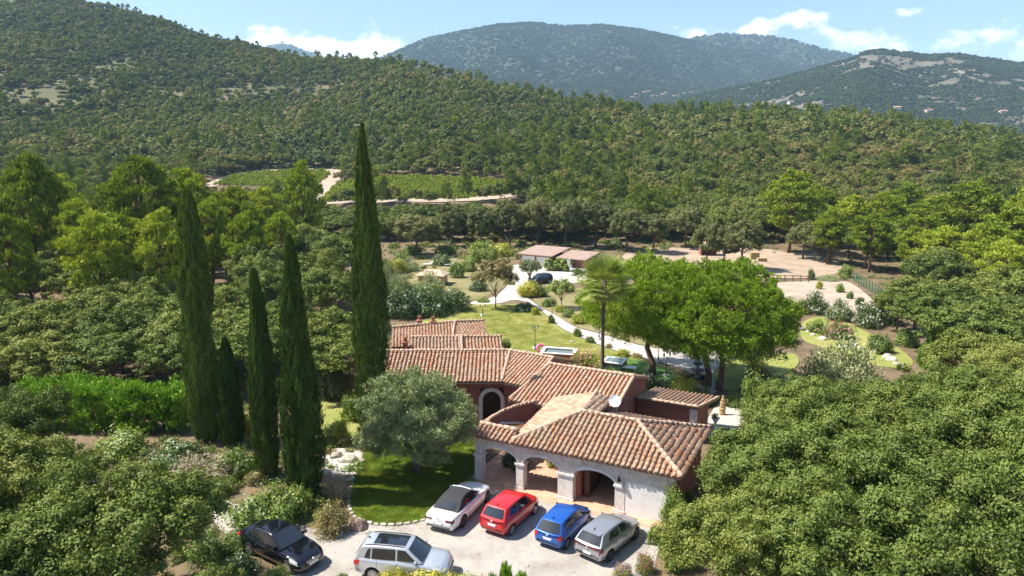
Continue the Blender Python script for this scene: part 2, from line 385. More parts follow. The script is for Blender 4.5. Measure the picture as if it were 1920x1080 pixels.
# leaf colours; gain and warmth against the blue sky fill are put in
leaf_mat('oak_leaf', [(0.034, 0.054, 0.011), (0.064, 0.094, 0.017), (0.098, 0.126, 0.022), (0.145, 0.162, 0.036)], 0.13, 0.02, 0.6, gain=1.6, warm=(1.06, 1.0, 1.0))
leaf_mat('oak_grey_leaf', [(0.052, 0.066, 0.026), (0.078, 0.094, 0.036), (0.105, 0.12, 0.048), (0.14, 0.148, 0.062)], 0.13, 0.02, 0.6, gain=1.6)
leaf_mat('pine_needle', [(0.060, 0.084, 0.012), (0.105, 0.134, 0.015), (0.150, 0.178, 0.020), (0.20, 0.215, 0.032)], 0.22, 0.01, gain=1.95, warm=(1.0, 1.0, .85))
leaf_mat('stone_pine_needle', [(0.040, 0.074, 0.009), (0.068, 0.116, 0.012), (0.098, 0.156, 0.015), (0.138, 0.195, 0.022)], 0.2, 0.01, gain=1.85)
leaf_mat('cypress_needle', [(0.022, 0.040, 0.011), (0.040, 0.064, 0.016), (0.068, 0.096, 0.024), (0.11, 0.13, 0.04)], 0.12, 0.01, gain=1.85, warm=(.96, 1.0, .9))
leaf_mat('olive_leaf', [(0.080, 0.100, 0.045), (0.115, 0.138, 0.062), (0.155, 0.175, 0.085), (0.21, 0.222, 0.125)], 0.15, 0.03, gain=1.95, warm=(1.02, 1.0, .95))
leaf_mat('shrub_leaf', [(0.040, 0.070, 0.014), (0.070, 0.115, 0.02), (0.105, 0.155, 0.026), (0.16, 0.19, 0.04)], 0.28, 0.05)
leaf_mat('yellow_leaf', [(0.10, 0.125, 0.014), (0.17, 0.195, 0.02), (0.235, 0.245, 0.03), (0.30, 0.27, 0.045)], 0.3, 0.05)
leaf_mat('dark_leaf', [(0.022, 0.044, 0.013), (0.038, 0.070, 0.018), (0.058, 0.098, 0.024), (0.088, 0.125, 0.034)], 0.2, 0.07)
leaf_mat('grey_leaf', [(0.11, 0.105, 0.075), (0.16, 0.15, 0.115), (0.21, 0.19, 0.16), (0.26, 0.235, 0.21)], 0.1, 0.03)
leaf_mat('hedge_leaf', [(0.045, 0.105, 0.010), (0.080, 0.165, 0.014), (0.125, 0.225, 0.02), (0.18, 0.25, 0.03)], 0.2, 0.02, gain=1.65)
leaf_mat('brown_leaf', [(0.085, 0.085, 0.035), (0.13, 0.12, 0.05), (0.165, 0.145, 0.07), (0.21, 0.18, 0.09)], 0.25, 0.04)
leaf_mat('hill_leaf', [(0.026, 0.044, 0.016), (0.040, 0.060, 0.022), (0.056, 0.076, 0.026), (0.076, 0.090, 0.034), (0.105, 0.100, 0.048)], 0.15, 0.01, patch=0.9, gain=1.6)
leaf_mat('far_leaf', [(0.024, 0.042, 0.020), (0.034, 0.054, 0.024), (0.044, 0.064, 0.027), (0.056, 0.074, 0.032)], 0.1, 0.0, patch=0.9, gain=1.2)
leaf_mat('hill_pine_needle', [(0.045, 0.072, 0.014), (0.070, 0.100, 0.018), (0.098, 0.128, 0.022), (0.13, 0.15, 0.03)], 0.2, 0.01, gain=1.65)
leaf_mat('hill_green_leaf', [(0.040, 0.064, 0.016), (0.062, 0.088, 0.022), (0.085, 0.108, 0.028), (0.105, 0.112, 0.04), (0.15, 0.13, 0.055)], 0.18, 0.01, patch=0.9, gain=1.5)
surf('bark', [(0.06, 0.045, 0.035), (0.12, 0.09, 0.065), (0.19, 0.15, 0.115)], scale=5, rough=0.95, bump=0.8, stretch=(1, 1, 0.25))
surf('pine_bark', [(0.06, 0.038, 0.026), (0.13, 0.08, 0.05), (0.22, 0.13, 0.085)], scale=4, rough=0.95, bump=0.8, stretch=(1, 1, 0.3))
surf('grey_bark', [(0.08, 0.072, 0.06), (0.15, 0.135, 0.115), (0.23, 0.21, 0.18)], scale=5, rough=0.95, bump=0.8, stretch=(1, 1, 0.25))

def oak(kind, seed, n, rx, rz, zc, lobes, lr, per, cr, Ln, Wd, top, leafm='oak_leaf', bark='bark', r0=0.2, lean=0.5, zmin=-0.30, stems=16):
    """crown of leafy lobes, each lobe a cluster of twig clumps"""
    g = np.random.default_rng(seed)
    k = np.arange(lobes); zz = zmin + (1 - zmin) * ((k + 0.5) / lobes); an = k * 2.39996 + g.uniform(-.35, .35, lobes); rr = np.sqrt(np.clip(1 - zz ** 2, 0.04, 1))
    d = np.stack([rr * np.cos(an), rr * np.sin(an), zz], -1); rad = g.uniform(0.50, 0.80, lobes)
    LC = d * rad[:, None] * np.array([rx, rx * g.uniform(0.88, 1.1), rz]) + np.array([0, 0, zc]); LR = lr * g.uniform(0.72, 1.25, lobes)
    li = np.repeat(k, per); cd = rdir(g, lobes * per, -0.45, 1.0)
    CC = LC[li] + cd * (LR[li] * g.uniform(0.62, 1.0, lobes * per))[:, None] * np.array([1, 1, 0.82]); CR = cr * g.uniform(0.6, 1.35, lobes * per)
    main = foliage(g, CC, CR, int(n * 0.93), Ln, Wd)
    ins = foliage(g, LC, LR * 0.6, n - int(n * 0.93), Ln * 1.2, Wd * 1.2)
    tb = limbs(g, top * 0.45, top, r0, LC[g.choice(lobes, min(stems, lobes), replace=False)], lean=(g.uniform(-lean, lean), g.uniform(-lean, lean)))
    for c in LC[:]:
        for q in range(3): tb.tube([c, c + g.normal(0, lr * .35, 3), CC[g.integers(len(CC))] * 0.3 + c * 0.7 + g.normal(0, lr * .3, 3)], [.05, .03, .01], 4, cap=False)
    proto(kind, tb, merge([main, ins]), bark, leafm)
for s_, n_ in ((11, 105000), (12, 105000)):
    oak('oak_near', s_, n_, 4.4, 3.0, 4.4, 22, 1.25, 13, 0.46, 0.125, 0.072, 4.4)
for s_ in (21, 22, 23):
    oak('oak_mid', s_, 34000, 4.4, 3.3, 4.9, 21, 1.30, 11, 0.50, 0.20, 0.12, 5.0, r0=0.24)
for s_ in (31, 32):
    oak('cork_oak', s_, 26000, 4.5, 4.4, 6.0, 22, 1.35, 10, 0.56, 0.24, 0.145, 6.4, leafm='oak_grey_leaf', r0=0.3, zmin=-0.55)
for s_ in (41, 42):
    oak('young_tree', s_, 7000, 1.9, 1.7, 2.7, 12, 0.7, 6, 0.34, 0.17, 0.1, 2.4, leafm='shrub_leaf', r0=0.09, lean=0.15)
oak('brown_tree', 51, 16000, 3.4, 2.9, 4.7, 18, 1.0, 9, 0.42, 0.2, 0.11, 3.6, leafm='brown_leaf', r0=0.11, stems=18)
def olive(kind, seed, n, rx, rz, zc, Ln, Wd, r0):
    """silvery crown of small drooping lobes on a short many-stemmed bole"""
    g = np.random.default_rng(seed); NL = 38; per = 9; k = np.arange(NL); zz = -0.82 + 1.82 * (k + .5) / NL; an = k * 2.4 + g.uniform(-.4, .4, NL); rr = np.sqrt(np.clip(1 - zz ** 2, .05, 1))
    LC = np.stack([rr * np.cos(an), rr * np.sin(an), zz], -1) * g.uniform(.58, .86, NL)[:, None] * np.array([rx, rx * .93, rz]) + np.array([0, 0, zc]); LR = rx * .27 * g.uniform(.7, 1.3, NL); li = np.repeat(k, per)
    CC = LC[li] + rdir(g, NL * per, -.6, 1.0) * (LR[li] * g.uniform(.6, 1.05, NL * per))[:, None]; CR = rx * .105 * g.uniform(.65, 1.35, NL * per)
    a = foliage(g, CC, CR, int(n * .92), Ln, Wd, needle=True, up=0.5, rnd=0.5, jit=.45); b = foliage(g, LC, LR * .6, n - int(n * .92), Ln * 1.2, Wd * 1.2, needle=True)
    mb = MB()
    for q in range(4):
        aa = q * 1.6 + 0.4; e = np.array([math.cos(aa) * rx * 0.42, math.sin(aa) * rx * 0.42, zc])
        mb.tube([(0.1 * math.cos(aa), 0.1 * math.sin(aa), -0.2), (0.12 * math.cos(aa) + g.normal(0, .06), 0.12 * math.sin(aa), zc * 0.3), e * 0.45 + np.array([0, 0, zc * .1]), e], [r0 * 1.25, r0, r0 * 0.7, r0 * 0.25], 8)
        for w_ in range(7): tg = LC[g.integers(NL)]; mb.tube([e * 0.6, (e + tg) / 2 + g.normal(0, .15, 3), tg], [r0 * .4, r0 * .25, r0 * .08], 5, cap=False)
    proto(kind, mb, merge([a, b]), 'grey_bark', 'olive_leaf')
olive('olive_big', 61, 115000, 3.65, 2.75, 3.35, 0.14, 0.045, 0.17)
olive('olive_small', 62, 9000, 2.0, 1.15, 2.25, 0.2, 0.075, 0.12)

def pine(kind, seed, n, h, w, Ln, Wd, leafm='pine_needle', z0=0.34):
    """maritime or Aleppo pine: needle pads at the branch ends, rounded open top"""
    g = np.random.default_rng(seed); CC = []; CR = []
    K = 62
    for k in range(K):
        f = (k + 0.5) / K; z = h * (z0 + (0.95 - z0) * f)
        prof = np.interp(f, [0, .15, .4, .65, .85, 1.0], [.45, .8, 1.0, .92, .62, .12])
        a = k * 2.399 + g.uniform(-.5, .5); r = w * prof * g.uniform(0.55, 1.0)
        CC.append((r * math.cos(a), r * math.sin(a), z + g.normal(0, 0.3) + 0.1 * r)); CR.append(g.uniform(0.6, 1.25) * w * 0.26)
    CC = np.array(CC); CR = np.array(CR)
    cr = foliage(g, CC, CR, n, Ln, Wd, needle=True, up=0.7, flat=0.55, sub=12, spread=0.20, rnd=0.38)
    tb = limbs(g, h * z0 * 0.9, h * 0.93, 0.24, [CC[i] + np.array([0, 0, -0.15]) for i in g.choice(K, 36, replace=False)], bend=0.15, lean=(g.uniform(-.5, .5), g.uniform(-.5, .5)))
    proto(kind, tb, cr, 'pine_bark', leafm)
for s_ in (71, 72, 73, 74): pine('pine', s_, 20000, 12.5, 4.0, 0.36, 0.15)
def stone_pine(seed, n, rx, rz, zc, lean):
    """umbrella pine: dense dome of needle tufts, lower skirt of shaded pads"""
    g = np.random.default_rng(seed); K = 420
    d = rdir(g, K, -0.30, 1.0); rad = g.uniform(0.78, 1.0, K)
    lob = rdir(g, 16, -0.2, 0.95); rad = rad * (0.90 + 0.17 * np.max(np.clip(d @ lob.T, 0, 1) ** 14, axis=1))
    off = np.array([lean[0], lean[1], zc])
    CC = d * rad[:, None] * np.array([rx, rx * 0.92, rz]) + off; CR = g.uniform(0.6, 1.2, K) * 0.66
    low = rdir(g, 240, -0.85, 0.0); CL = low * g.uniform(0.75, 1.03, 240)[:, None] * np.array([rx, rx * .95, rz * 0.80]) + off
    a = foliage(g, CC, CR, int(n * 0.70), 0.22, 0.06, needle=True, up=0.8, sub=15, spread=0.13, rnd=0.28)
    b = foliage(g, CL, np.full(240, 0.7), n - int(n * 0.70), 0.27, 0.07, needle=True, up=0.6, sub=9, spread=0.24, rnd=0.4)
    tg = [c + np.array([0, 0, -0.4]) for c in CC[g.choice(K, 24, replace=False)]] + [c for c in CL[:16]]
    tb = limbs(g, zc * 0.5, zc + rz * 0.25, 0.34, tg, bend=0.35, lean=lean, trunk_k=11)
    proto('stone_pine', tb, merge([a, b]), 'pine_bark', 'stone_pine_needle')
stone_pine(81, 100000, 6.5, 4.7, 7.2, (-0.8, 0.3)); stone_pine(82, 130000, 7.4, 5.0, 7.2, (-0.2, 0.3)); stone_pine(83, 90000, 6.2, 4.6, 6.8, (0.6, -0.4))

def cypress(seed, n, h, r, blunt=0.0):
    g = np.random.default_rng(seed)
    f = g.uniform(0, 1, n) ** 0.92; a = g.uniform(0, 2 * math.pi, n)
    prof = np.interp(f, [0, 0.04, 0.12, 0.28, 0.5, 0.7, 0.86, 0.95, 1.0], [0.6, 0.8, 0.95, 1.0, 0.86 + blunt * .1, 0.64 + blunt * .25, 0.38 + blunt * .35, 0.20 + blunt * .35, 0.03 + blunt * 0.2])
    ridge = 0.56 + 0.60 * vnoise(a * 2.1 + 3 * f, f * h * 0.38, seed) + 0.34 * (vnoise(a * 5.0, f * h * 1.6, seed + 2) - 0.5)
    ridge = np.where(a > 6.0, ridge * 0.5 + 0.5 * (0.56 + 0.60 * vnoise((a - 2 * math.pi) * 2.1 + 3 * f, f * h * 0.38, seed)), ridge)
    rr = r * prof * ridge * np.sqrt(g.uniform(0.62, 1.0, n))
    stray = g.uniform(0, 1, n) < 0.035 + 0.05 * (vnoise(a * 3, f * h * .8, seed + 9) > .72)
    rr = np.where(stray, rr * g.uniform(1.05, 1.38, n), rr)
    P = np.stack([rr * np.cos(a), rr * np.sin(a), 0.15 + f * (h - 0.3)], -1)
    o = np.stack([np.cos(a), np.sin(a), np.zeros(n)], -1)
    D = unit(o * 0.42 + np.array([0, 0, 1.0]) + g.normal(0, 0.22, (n, 3))); Nn = unit(o + g.normal(0, 0.5, (n, 3)))
    s = g.uniform(0.7, 1.35, n)
    V, F = leaf_quads(P, D, Nn, 0.27 * s, 0.062 * s)
    v = np.clip(0.6 * vnoise(a * 6, f * h * 2.2, seed + 5) + 0.4 * g.uniform(0, 1, n), 0, 1)
    mb = MB(); mb.tube([(0, 0, -0.2), (0, 0, h * 0.3), (0.05, 0, h * 0.7), (0, 0, h * 0.97)], [0.22, 0.17, 0.1, 0.02], 8)
    tm = mb.mesh('cypress_trunk', M['bark'], smooth=True); cm = np_mesh('cypress_crown', V, F, v); cm.materials.append(M['cypress_needle'])
    return tm, cm

def shrub(kind, seed, n, K, flat, Ln, Wd, leafm, needle=False, up=0.4, cr=0.34, flower=None, nflower=0, fs=1.0):
    """unit shrub: about 1 wide each way from the middle, 1 tall after scaling"""
    g = np.random.default_rng(seed)
    d = rdir(g, K, -0.1, 1.0); CC = d * g.uniform(0.45, 0.82, K)[:, None] * np.array([0.92, 0.92, flat]) + np.array([0, 0, 0.12]); CR = cr * g.uniform(0.65, 1.2, K)
    V, F, v = foliage(g, CC, CR, n, Ln, Wd, needle=needle, up=up, sub=8)
    V[:, 2] = np.maximum(V[:, 2], 0.0)
    mb = MB()
    for k in range(5):
        c = CC[g.integers(K)]; mb.tube([(g.normal(0, .06), g.normal(0, .06), -0.1), c * 0.5 + g.normal(0, .05, 3), c], [0.035, 0.025, 0.01], 5)
    ex = None
    if flower:
        fp = CC[g.integers(0, K, nflower)] + unit(rdir(g, nflower, 0.0, 1)) * 0.36
        Vf, Ff = leaf_quads(np.repeat(fp, 3, 0) + g.normal(0, 0.012, (nflower * 3, 3)), rdir(g, nflower * 3), unit(rdir(g, nflower * 3, 0.2, 1)), 0.085 * fs, 0.075 * fs)
        ex = ('blossom', np_mesh('blossom', Vf, Ff, g.uniform(0, 1, len(Ff)))); ex[1].materials.append(M[flower])
    proto(kind, mb, (V, F, v), 'bark', leafm, ex)
leaf_mat('white_petal', [(0.55, 0.54, 0.5), (0.75, 0.74, 0.7), (0.8, 0.78, 0.72)], 0.25, 0.02, gain=1.0, warm=(1, 1, 1))
leaf_mat('pink_petal', [(0.55, 0.16, 0.28), (0.68, 0.25, 0.36), (0.75, 0.4, 0.45)], 0.25, 0.02, gain=1.0, warm=(1, 1, 1))
leaf_mat('red_petal', [(0.5, 0.09, 0.04), (0.6, 0.16, 0.06), (0.62, 0.25, 0.1)], 0.25, 0.02, gain=1.0, warm=(1, 1, 1))
leaf_mat('violet_petal', [(0.42, 0.09, 0.36), (0.55, 0.16, 0.5), (0.62, 0.3, 0.6)], 0.25, 0.02, gain=1.0, warm=(1, 1, 1))
shrub('shrub_green', 101, 5200, 34, 0.85, 0.085, 0.05, 'shrub_leaf')
shrub('shrub_green', 102, 5200, 30, 0.9, 0.085, 0.05, 'shrub_leaf')
shrub('shrub_dark', 103, 5200, 34, 0.85, 0.085, 0.052, 'dark_leaf')
shrub('shrub_yellow', 104, 5200, 34, 0.85, 0.085, 0.05, 'yellow_leaf')
shrub('shrub_grey', 105, 5200, 34, 0.8, 0.085, 0.03, 'grey_leaf', needle=True)
shrub('shrub_olive', 106, 5200, 34, 0.8, 0.085, 0.032, 'olive_leaf', needle=True)
shrub('shrub_white', 107, 4800, 34, 0.85, 0.1, 0.035, 'dark_leaf', needle=True, flower='white_petal', nflower=130)
shrub('shrub_pink', 108, 4600, 34, 0.8, 0.1, 0.035, 'shrub_leaf', needle=True, flower='pink_petal', nflower=210)
shrub('shrub_red', 109, 5200, 34, 0.7, 0.085, 0.045, 'shrub_leaf', flower='red_petal', nflower=45, fs=.4)
shrub('shrub_violet', 110, 3000, 30, 0.7, 0.085, 0.045, 'shrub_leaf', flower='violet_petal', nflower=230)
shrub('shrub_brown', 111, 4200, 34, 0.75, 0.085, 0.045, 'brown_leaf')
shrub('shrub_olive_yellow', 112, 5200, 40, 0.85, 0.08, 0.05, 'brown_leaf')
shrub('juniper', 113, 4200, 22, 1.0, 0.2, 0.045, 'hedge_leaf', needle=True, up=1.4, cr=0.3)

_rot = random.Random(5)
def plant(kind, i, x, y, sc, label, cat, name=None, group=None, rz=None, z=None, sz=None):
    tm, cm, ex = PROTO[kind][i % len(PROTO[kind])]
    r = _rot.uniform(0, 6.28) if rz is None else rz
    if np.isscalar(sc): sc = (sc, sc, sc if sz is None else sz)
    o = thing(name or kind, label, cat, (x, y, (gzf(x, y) if z is None else z) - 0.03), r, group, sc)
    if tm: link_mesh('trunk' if cat == 'tree' else 'stem', tm, None, o)
    link_mesh('crown' if cat == 'tree' else 'foliage', cm, None, o)
    if ex: link_mesh(ex[0], ex[1], None, o)
    return o
# ------------------------------------------------------------------ woods on the slopes (one mass each)
def proj(P):
    P = np.asarray(P, float); X, Y, Z = P[..., 0], P[..., 1], P[..., 2] - CAM_H
    d = Y * CP - Z * SP; u = Y * SP + Z * CP
    return 960 + FPX * X / d, 540 - FPX * u / d
def in_poly(x, y, poly):
    x = np.asarray(x); y = np.asarray(y); r = np.zeros(x.shape, bool); n = len(poly)
    for i in range(n):
        (x0, y0), (x1, y1) = poly[i], poly[(i + 1) % n]
        c = ((y0 > y) != (y1 > y)) & (x < (x1 - x0) * (y - y0) / (y1 - y0 + 1e-12) + x0); r ^= c
    return r
def gpoly(pts): return [tuple(ground(a, b)[:2]) for a, b in pts]
def scatter(name, P, idx, S, coll, label, cat, seed):
    g = np.random.default_rng(seed)
    me = bpy.data.meshes.new(name); me.vertices.add(len(P)); me.vertices.foreach_set('co', np.ascontiguousarray(P, np.float32).ravel())
    a = me.attributes.new('idx', 'INT', 'POINT'); a.data.foreach_set('value', np.asarray(idx, np.int32))
    a = me.attributes.new('rot', 'FLOAT_VECTOR', 'POINT'); r = np.zeros((len(P), 3), np.float32); r[:, 2] = g.uniform(0, 6.28, len(P)); a.data.foreach_set('vector', r.ravel())
    a = me.attributes.new('scl', 'FLOAT_VECTOR', 'POINT'); a.data.foreach_set('vector', np.ascontiguousarray(S, np.float32).ravel())
    o = link_mesh(name, me); tag(o, label, cat, kind='stuff')
    nt = bpy.data.node_groups.new(name, 'GeometryNodeTree'); N = nt.nodes.new; L = nt.links.new
    nt.interface.new_socket('Geometry', in_out='INPUT', socket_type='NodeSocketGeometry'); nt.interface.new_socket('Geometry', in_out='OUTPUT', socket_type='NodeSocketGeometry')
    gi = N('NodeGroupInput'); go = N('NodeGroupOutput'); ci = N('GeometryNodeCollectionInfo'); ci.inputs['Collection'].default_value = coll
    ci.inputs['Separate Children'].default_value = True; ci.inputs['Reset Children'].default_value = True
    ip = N('GeometryNodeInstanceOnPoints'); ip.inputs['Pick Instance'].default_value = True
    def na(nm, ty):
        q = N('GeometryNodeInputNamedAttribute'); q.data_type = ty; q.inputs['Name'].default_value = nm; return q.outputs['Attribute']
    e = N('FunctionNodeEulerToRotation'); L(na('rot', 'FLOAT_VECTOR'), e.inputs[0])
    L(gi.outputs[0], ip.inputs['Points']); L(ci.outputs[0], ip.inputs['Instance']); L(na('idx', 'INT'), ip.inputs['Instance Index'])
    L(e.outputs[0], ip.inputs['Rotation']); L(na('scl', 'FLOAT_VECTOR'), ip.inputs['Scale']); L(ip.outputs[0], go.inputs[0])
    md = o.modifiers.new('scatter', 'NODES'); md.node_group = nt
    return o
def source(cname, meshes):
    c = bpy.data.collections.new(cname)
    for k, me in enumerate(meshes):
        o = bpy.data.objects.new('%s_%02d' % (cname, k), me); c.objects.link(o)
    return c
def hill_crown(seed, n, r, rz, zc, K, cr, Ln, Wd, mat, needle=False, tall=False):
    g = np.random.default_rng(seed); d = rdir(g, K, -0.3, 1.0); rad = g.uniform(0.6, 1.0, K)
    if tall:
        f = g.uniform(0, 1, K); CC = np.stack([np.cos(np.arange(K) * 2.4) * r * (1 - f * 0.75), np.sin(np.arange(K) * 2.4) * r * (1 - f * .75), zc - rz + 2 * rz * f], -1)
    else: CC = d * rad[:, None] * np.array([r, r, rz]) + np.array([0, 0, zc])
    V, F, v = foliage(g, CC, cr * g.uniform(0.7, 1.3, K), n, Ln, Wd, sub=5, needle=needle, up=0.85)
    # a few dark stems hold it up
    me = np_mesh('crown', V, F, v); me.materials.append(M[mat]); return me
NEAR_SRC = source('slope_crowns', [hill_crown(200 + k, 4200, 3.3, 2.5, 3.7, 40, 0.85, 0.36, 0.23, 'hill_green_leaf') for k in range(3)] + [hill_crown(210, 2600, 2.6, 4.2, 6.2, 32, 0.9, 0.5, 0.22, 'hill_pine_needle', True, True)])
HILL_SRC = source('hill_crowns', [hill_crown(220 + k, 520, 3.3, 2.4, 3.4, 20, 1.15, 0.95, 0.62, 'hill_leaf') for k in range(3)] + [hill_crown(230 + k, 520, 3.2, 2.4, 3.4, 20, 1.15, 0.95, 0.62, 'hill_green_leaf') for k in range(2)] + [hill_crown(240, 520, 2.5, 4.0, 5.8, 22, 0.95, 0.9, 0.5, 'hill_pine_needle', True, True)])
FAR_SRC = source('mountain_crowns', [hill_crown(250 + k, 90, 5.0, 3.0, 2.5, 8, 2.0, 3.4, 2.4, 'far_leaf') for k in range(3)])

VINE1 = gpoly([(600, 380), (622, 352), (648, 338), (700, 332), (830, 333), (930, 339), (985, 351), (975, 364), (860, 374), (700, 377)])
VINE2 = gpoly([(400, 348), (432, 332), (500, 323), (606, 320), (618, 329), (596, 346), (560, 352)])
TRACKS = [gpoly([(585, 384), (592, 374), (700, 374), (870, 373), (980, 363), (1002, 346), (1010, 349), (988, 368), (870, 380), (700, 381)]),
          gpoly([(585, 384), (588, 352), (622, 326), (606, 318), (640, 318), (646, 330), (622, 356), (606, 376)]),
          gpoly([(380, 352), (392, 342), (430, 328), (500, 318), (610, 315), (610, 322), (500, 325), (436, 335), (404, 352)])]
def slope_wood():
    g = np.random.default_rng(301); P = []; I = []; S = []; P2 = []; I2 = []; S2 = []
    Y = 170.0
    while Y < 960:
        sp = 4.9 if Y < 330 else 4.9 + (Y - 330) * 0.0016
        half = 0.86 * (Y + 20); xs = np.arange(-half, half, sp * 1.08); n = len(xs)
        x = xs + g.uniform(-.5, .5, n) * sp; y = Y + g.uniform(-.5, .5, n) * sp
        t = x / y; _, D = ridge_params(t * 0.985)
        keep = (y < D + 25) & ~((960 + FPX * t > 588) & (960 + FPX * t < 1000) & (y > 221) & (y < 234)) & ~((960 + FPX * t > 380) & (960 + FPX * t < 625) & (y > 268) & (y < 300))
        for poly in [VINE1, VINE2] + TRACKS: keep &= ~in_poly(x, y, poly)
        px = 960 + FPX * t
        # clearings with bare rock and dry grass
        bare = fbm(x / 55, y / 55, 77, 3); keep &= ~((bare > 0.70) & (g.uniform(0, 1, n) < 0.75) & (y > 330))
        scar = (((px - 790) / 45) ** 2 + ((y - 575) / 18) ** 2 < 1) | (((px - 430) / 22) ** 2 + ((y - 560) / 22) ** 2 < 1) | (((px - 45) / 55) ** 2 + ((y - 880) / 30) ** 2 < 1) | (((px - 25) / 35) ** 2 + ((y - 540) / 12) ** 2 < 1) | (((px - 215) / 40) ** 2 + ((y - 855) / 16) ** 2 < 1)
        keep &= ~(scar & (g.uniform(0, 1, n) < 0.8))
        x, y, px, D = x[keep], y[keep], px[keep], D[keep]; n = len(x)
        z = gz(x, y) - 0.2; sc = g.uniform(0.50, 1.15, n) * (0.80 + 0.35 * vnoise(x / 30, y / 30, 4)) * np.where(y > 330, 1.02, 1.06)
        front = (px > 585) & (px < 1000) & (y < 232); sc = np.where(front, np.minimum(sc, 0.55), sc)
        front2 = (px > 380) & (px < 625) & (y > 205) & (y < 300); sc = np.where(front2, np.minimum(sc, 0.5), sc); front = front | front2
        sx = sc * g.uniform(0.9, 1.2, n); szz = sc * g.uniform(0.8, 1.2, n)
        pine_p = 0.10 + 0.22 * sstep(600, 700, px) * (1 - sstep(1050, 1250, px)) * (y < 420) + 0.35 * (np.abs(y - D) < 25) * (px > 950) + 0.15 * (np.abs(y - D) < 20)
        isp = (g.uniform(0, 1, n) < pine_p) & ~front
        pt = np.stack([x, y, z], -1)
        nr = y < 330
        idn = np.where(isp, 3, g.integers(0, 3, n)); gre = (fbm(x / 120, y / 120, 31, 2) + 0.25 * sstep(600, 1000, px) * (1 - sstep(500, 650, y)) > 0.52)
        idh = np.where(isp, 5, np.where(gre, 3 + g.integers(0, 2, n), g.integers(0, 3, n)))
        s3 = np.stack([sx, sx, szz], -1)
        P.append(pt[nr]); I.append(idn[nr]); S.append(s3[nr]); P2.append(pt[~nr]); I2.append(idh[~nr]); S2.append(s3[~nr])
        Y += sp * 0.94
    c = np.concatenate
    scatter('slope_forest', c(P), c(I), c(S), NEAR_SRC, 'mixed green oak and pine wood covering the lower slope', 'forest', 1)
    scatter('hill_forest', c(P2), c(I2), c(S2), HILL_SRC, 'dark oak forest covering the hillside up to the ridge', 'forest', 2)
slope_wood()
def mountain_wood(name, mt, n, size, label, seed, rock):
    X, Y, Z = MTN[mt]; g = np.random.default_rng(seed); nr, nc = X.shape
    i = g.uniform(18, 90, n); j = g.uniform(0, nc - 1.001, n); i = np.minimum(i, 89.0)
    a = i.astype(int); b = j.astype(int); u = i - a; w = j - b; a2 = np.minimum(a + 1, nr - 1)
    f = lambda A: (A[a, b] * (1 - w) + A[a, b + 1] * w) * (1 - u) + (A[a2, b] * (1 - w) + A[a2, b + 1] * w) * u
    P = np.stack([f(X), f(Y), f(Z) - 0.5], -1); px, py = proj(P)
    keep = (px > -40) & (px < 1960) & (py > 20) & (py < 300)
    if rock:
        r = fbm(P[:, 0] / 140, P[:, 1] / 90 + P[:, 2] / 60, seed + 1, 4); keep &= ~((r > 0.635 - 0.05 * sstep(1500, 1900, px)) & (g.uniform(0, 1, n) < 0.93))
    P = P[keep]; m = len(P); s = size * g.uniform(0.6, 1.35, m)
    scatter(name, P, g.integers(0, 3, m), np.stack([s, s, s * g.uniform(.8, 1.2, m)], -1), FAR_SRC, label, 'forest', seed)
mountain_wood('mountain_forest', 'mountain_big', 42000, .95, 'dark forest on the big rounded mountain', 401, 0)
mountain_wood('far_forest', 'mountain_far', 14000, 1.2, 'dark forest on the farther mountain crest', 402, 0)
mountain_wood('blue_forest', 'mountain_blue', 3000, 2.0, 'blue hazy wood on the small distant peak', 403, 0)
mountain_wood('rocky_hill_forest', 'rocky_hill', 44000, 0.68, 'scrub between pale rocks on the hill to the right', 404, 1)
# ------------------------------------------------------------------ trees that can be told apart
ORD = ['first', 'second', 'third', 'fourth', 'fifth', 'sixth', 'seventh', 'eighth', 'ninth', 'tenth', 'eleventh', 'twelfth', 'thirteenth', 'fourteenth', 'fifteenth', 'sixteenth', 'seventeenth', 'eighteenth', 'nineteenth', 'twentieth', 'twenty-first', 'twenty-second', 'twenty-third', 'twenty-fourth', 'twenty-fifth']
TREES = []                                      # occupied spots
def place_top(kind, i, px, py, Y, wpx, label, name, group, unit_h, unit_w, zbase=None):
    top = at(px, py, Y); z0 = gzf(top[0], Y); h = top[2] - z0; d = Y * CP + (CAM_H - top[2]) * SP
    w = wpx / FPX * d
    TREES.append((top[0], Y, w / 2))
    return plant(kind, i, top[0], Y, (w / unit_w, w / unit_w, h / unit_h), label, 'tree', name, group)
# five cypresses
CYP = [((390, 826), 353, 17.2, 2.75, 0.6, 'tall ragged cypress on the left of the cypress group, above the bright conifer hedge'),
       ((437, 836), 420, 7.6, 2.0, 0.1, 'shortest of the five cypresses, between the ragged one and the slim one'),
       ((503, 895), 483, 12.9, 1.8, 0.35, 'slim cypress in the middle of the group, second from the drive'),
       ((571, 930), 546, 15.1, 2.7, 0.0, 'broad pointed cypress nearest the black saloon and the drive'),
       ((701, 808), 684, 21.7, 3.05, 0.0, 'tallest cypress, standing behind the round olive tree beside the main house roof')]
for k, ((bx, by), tx, h, w, bl, lab) in enumerate(CYP):
    p = ground(bx, by); tm, cm = cypress(500 + k, int(12000 + h * 1900), h, w / 2 * 0.86, bl)
    o = thing('cypress_tree', lab, 'tree', (p[0], p[1], p[2] - .03), 0, 'cypresses beside the drive'); link_mesh('trunk', tm, None, o); link_mesh('crown', cm, None, o)
    TREES.append((p[0], p[1], w / 2))
# big olive in front of the house
p = ground(781, 886); plant('olive_big', 0, p[0], p[1], 1.03, 'large round silvery olive tree on the small lawn before the house', 'tree', 'olive_tree', rz=0.6); TREES.append((p[0], p[1], 3.8))
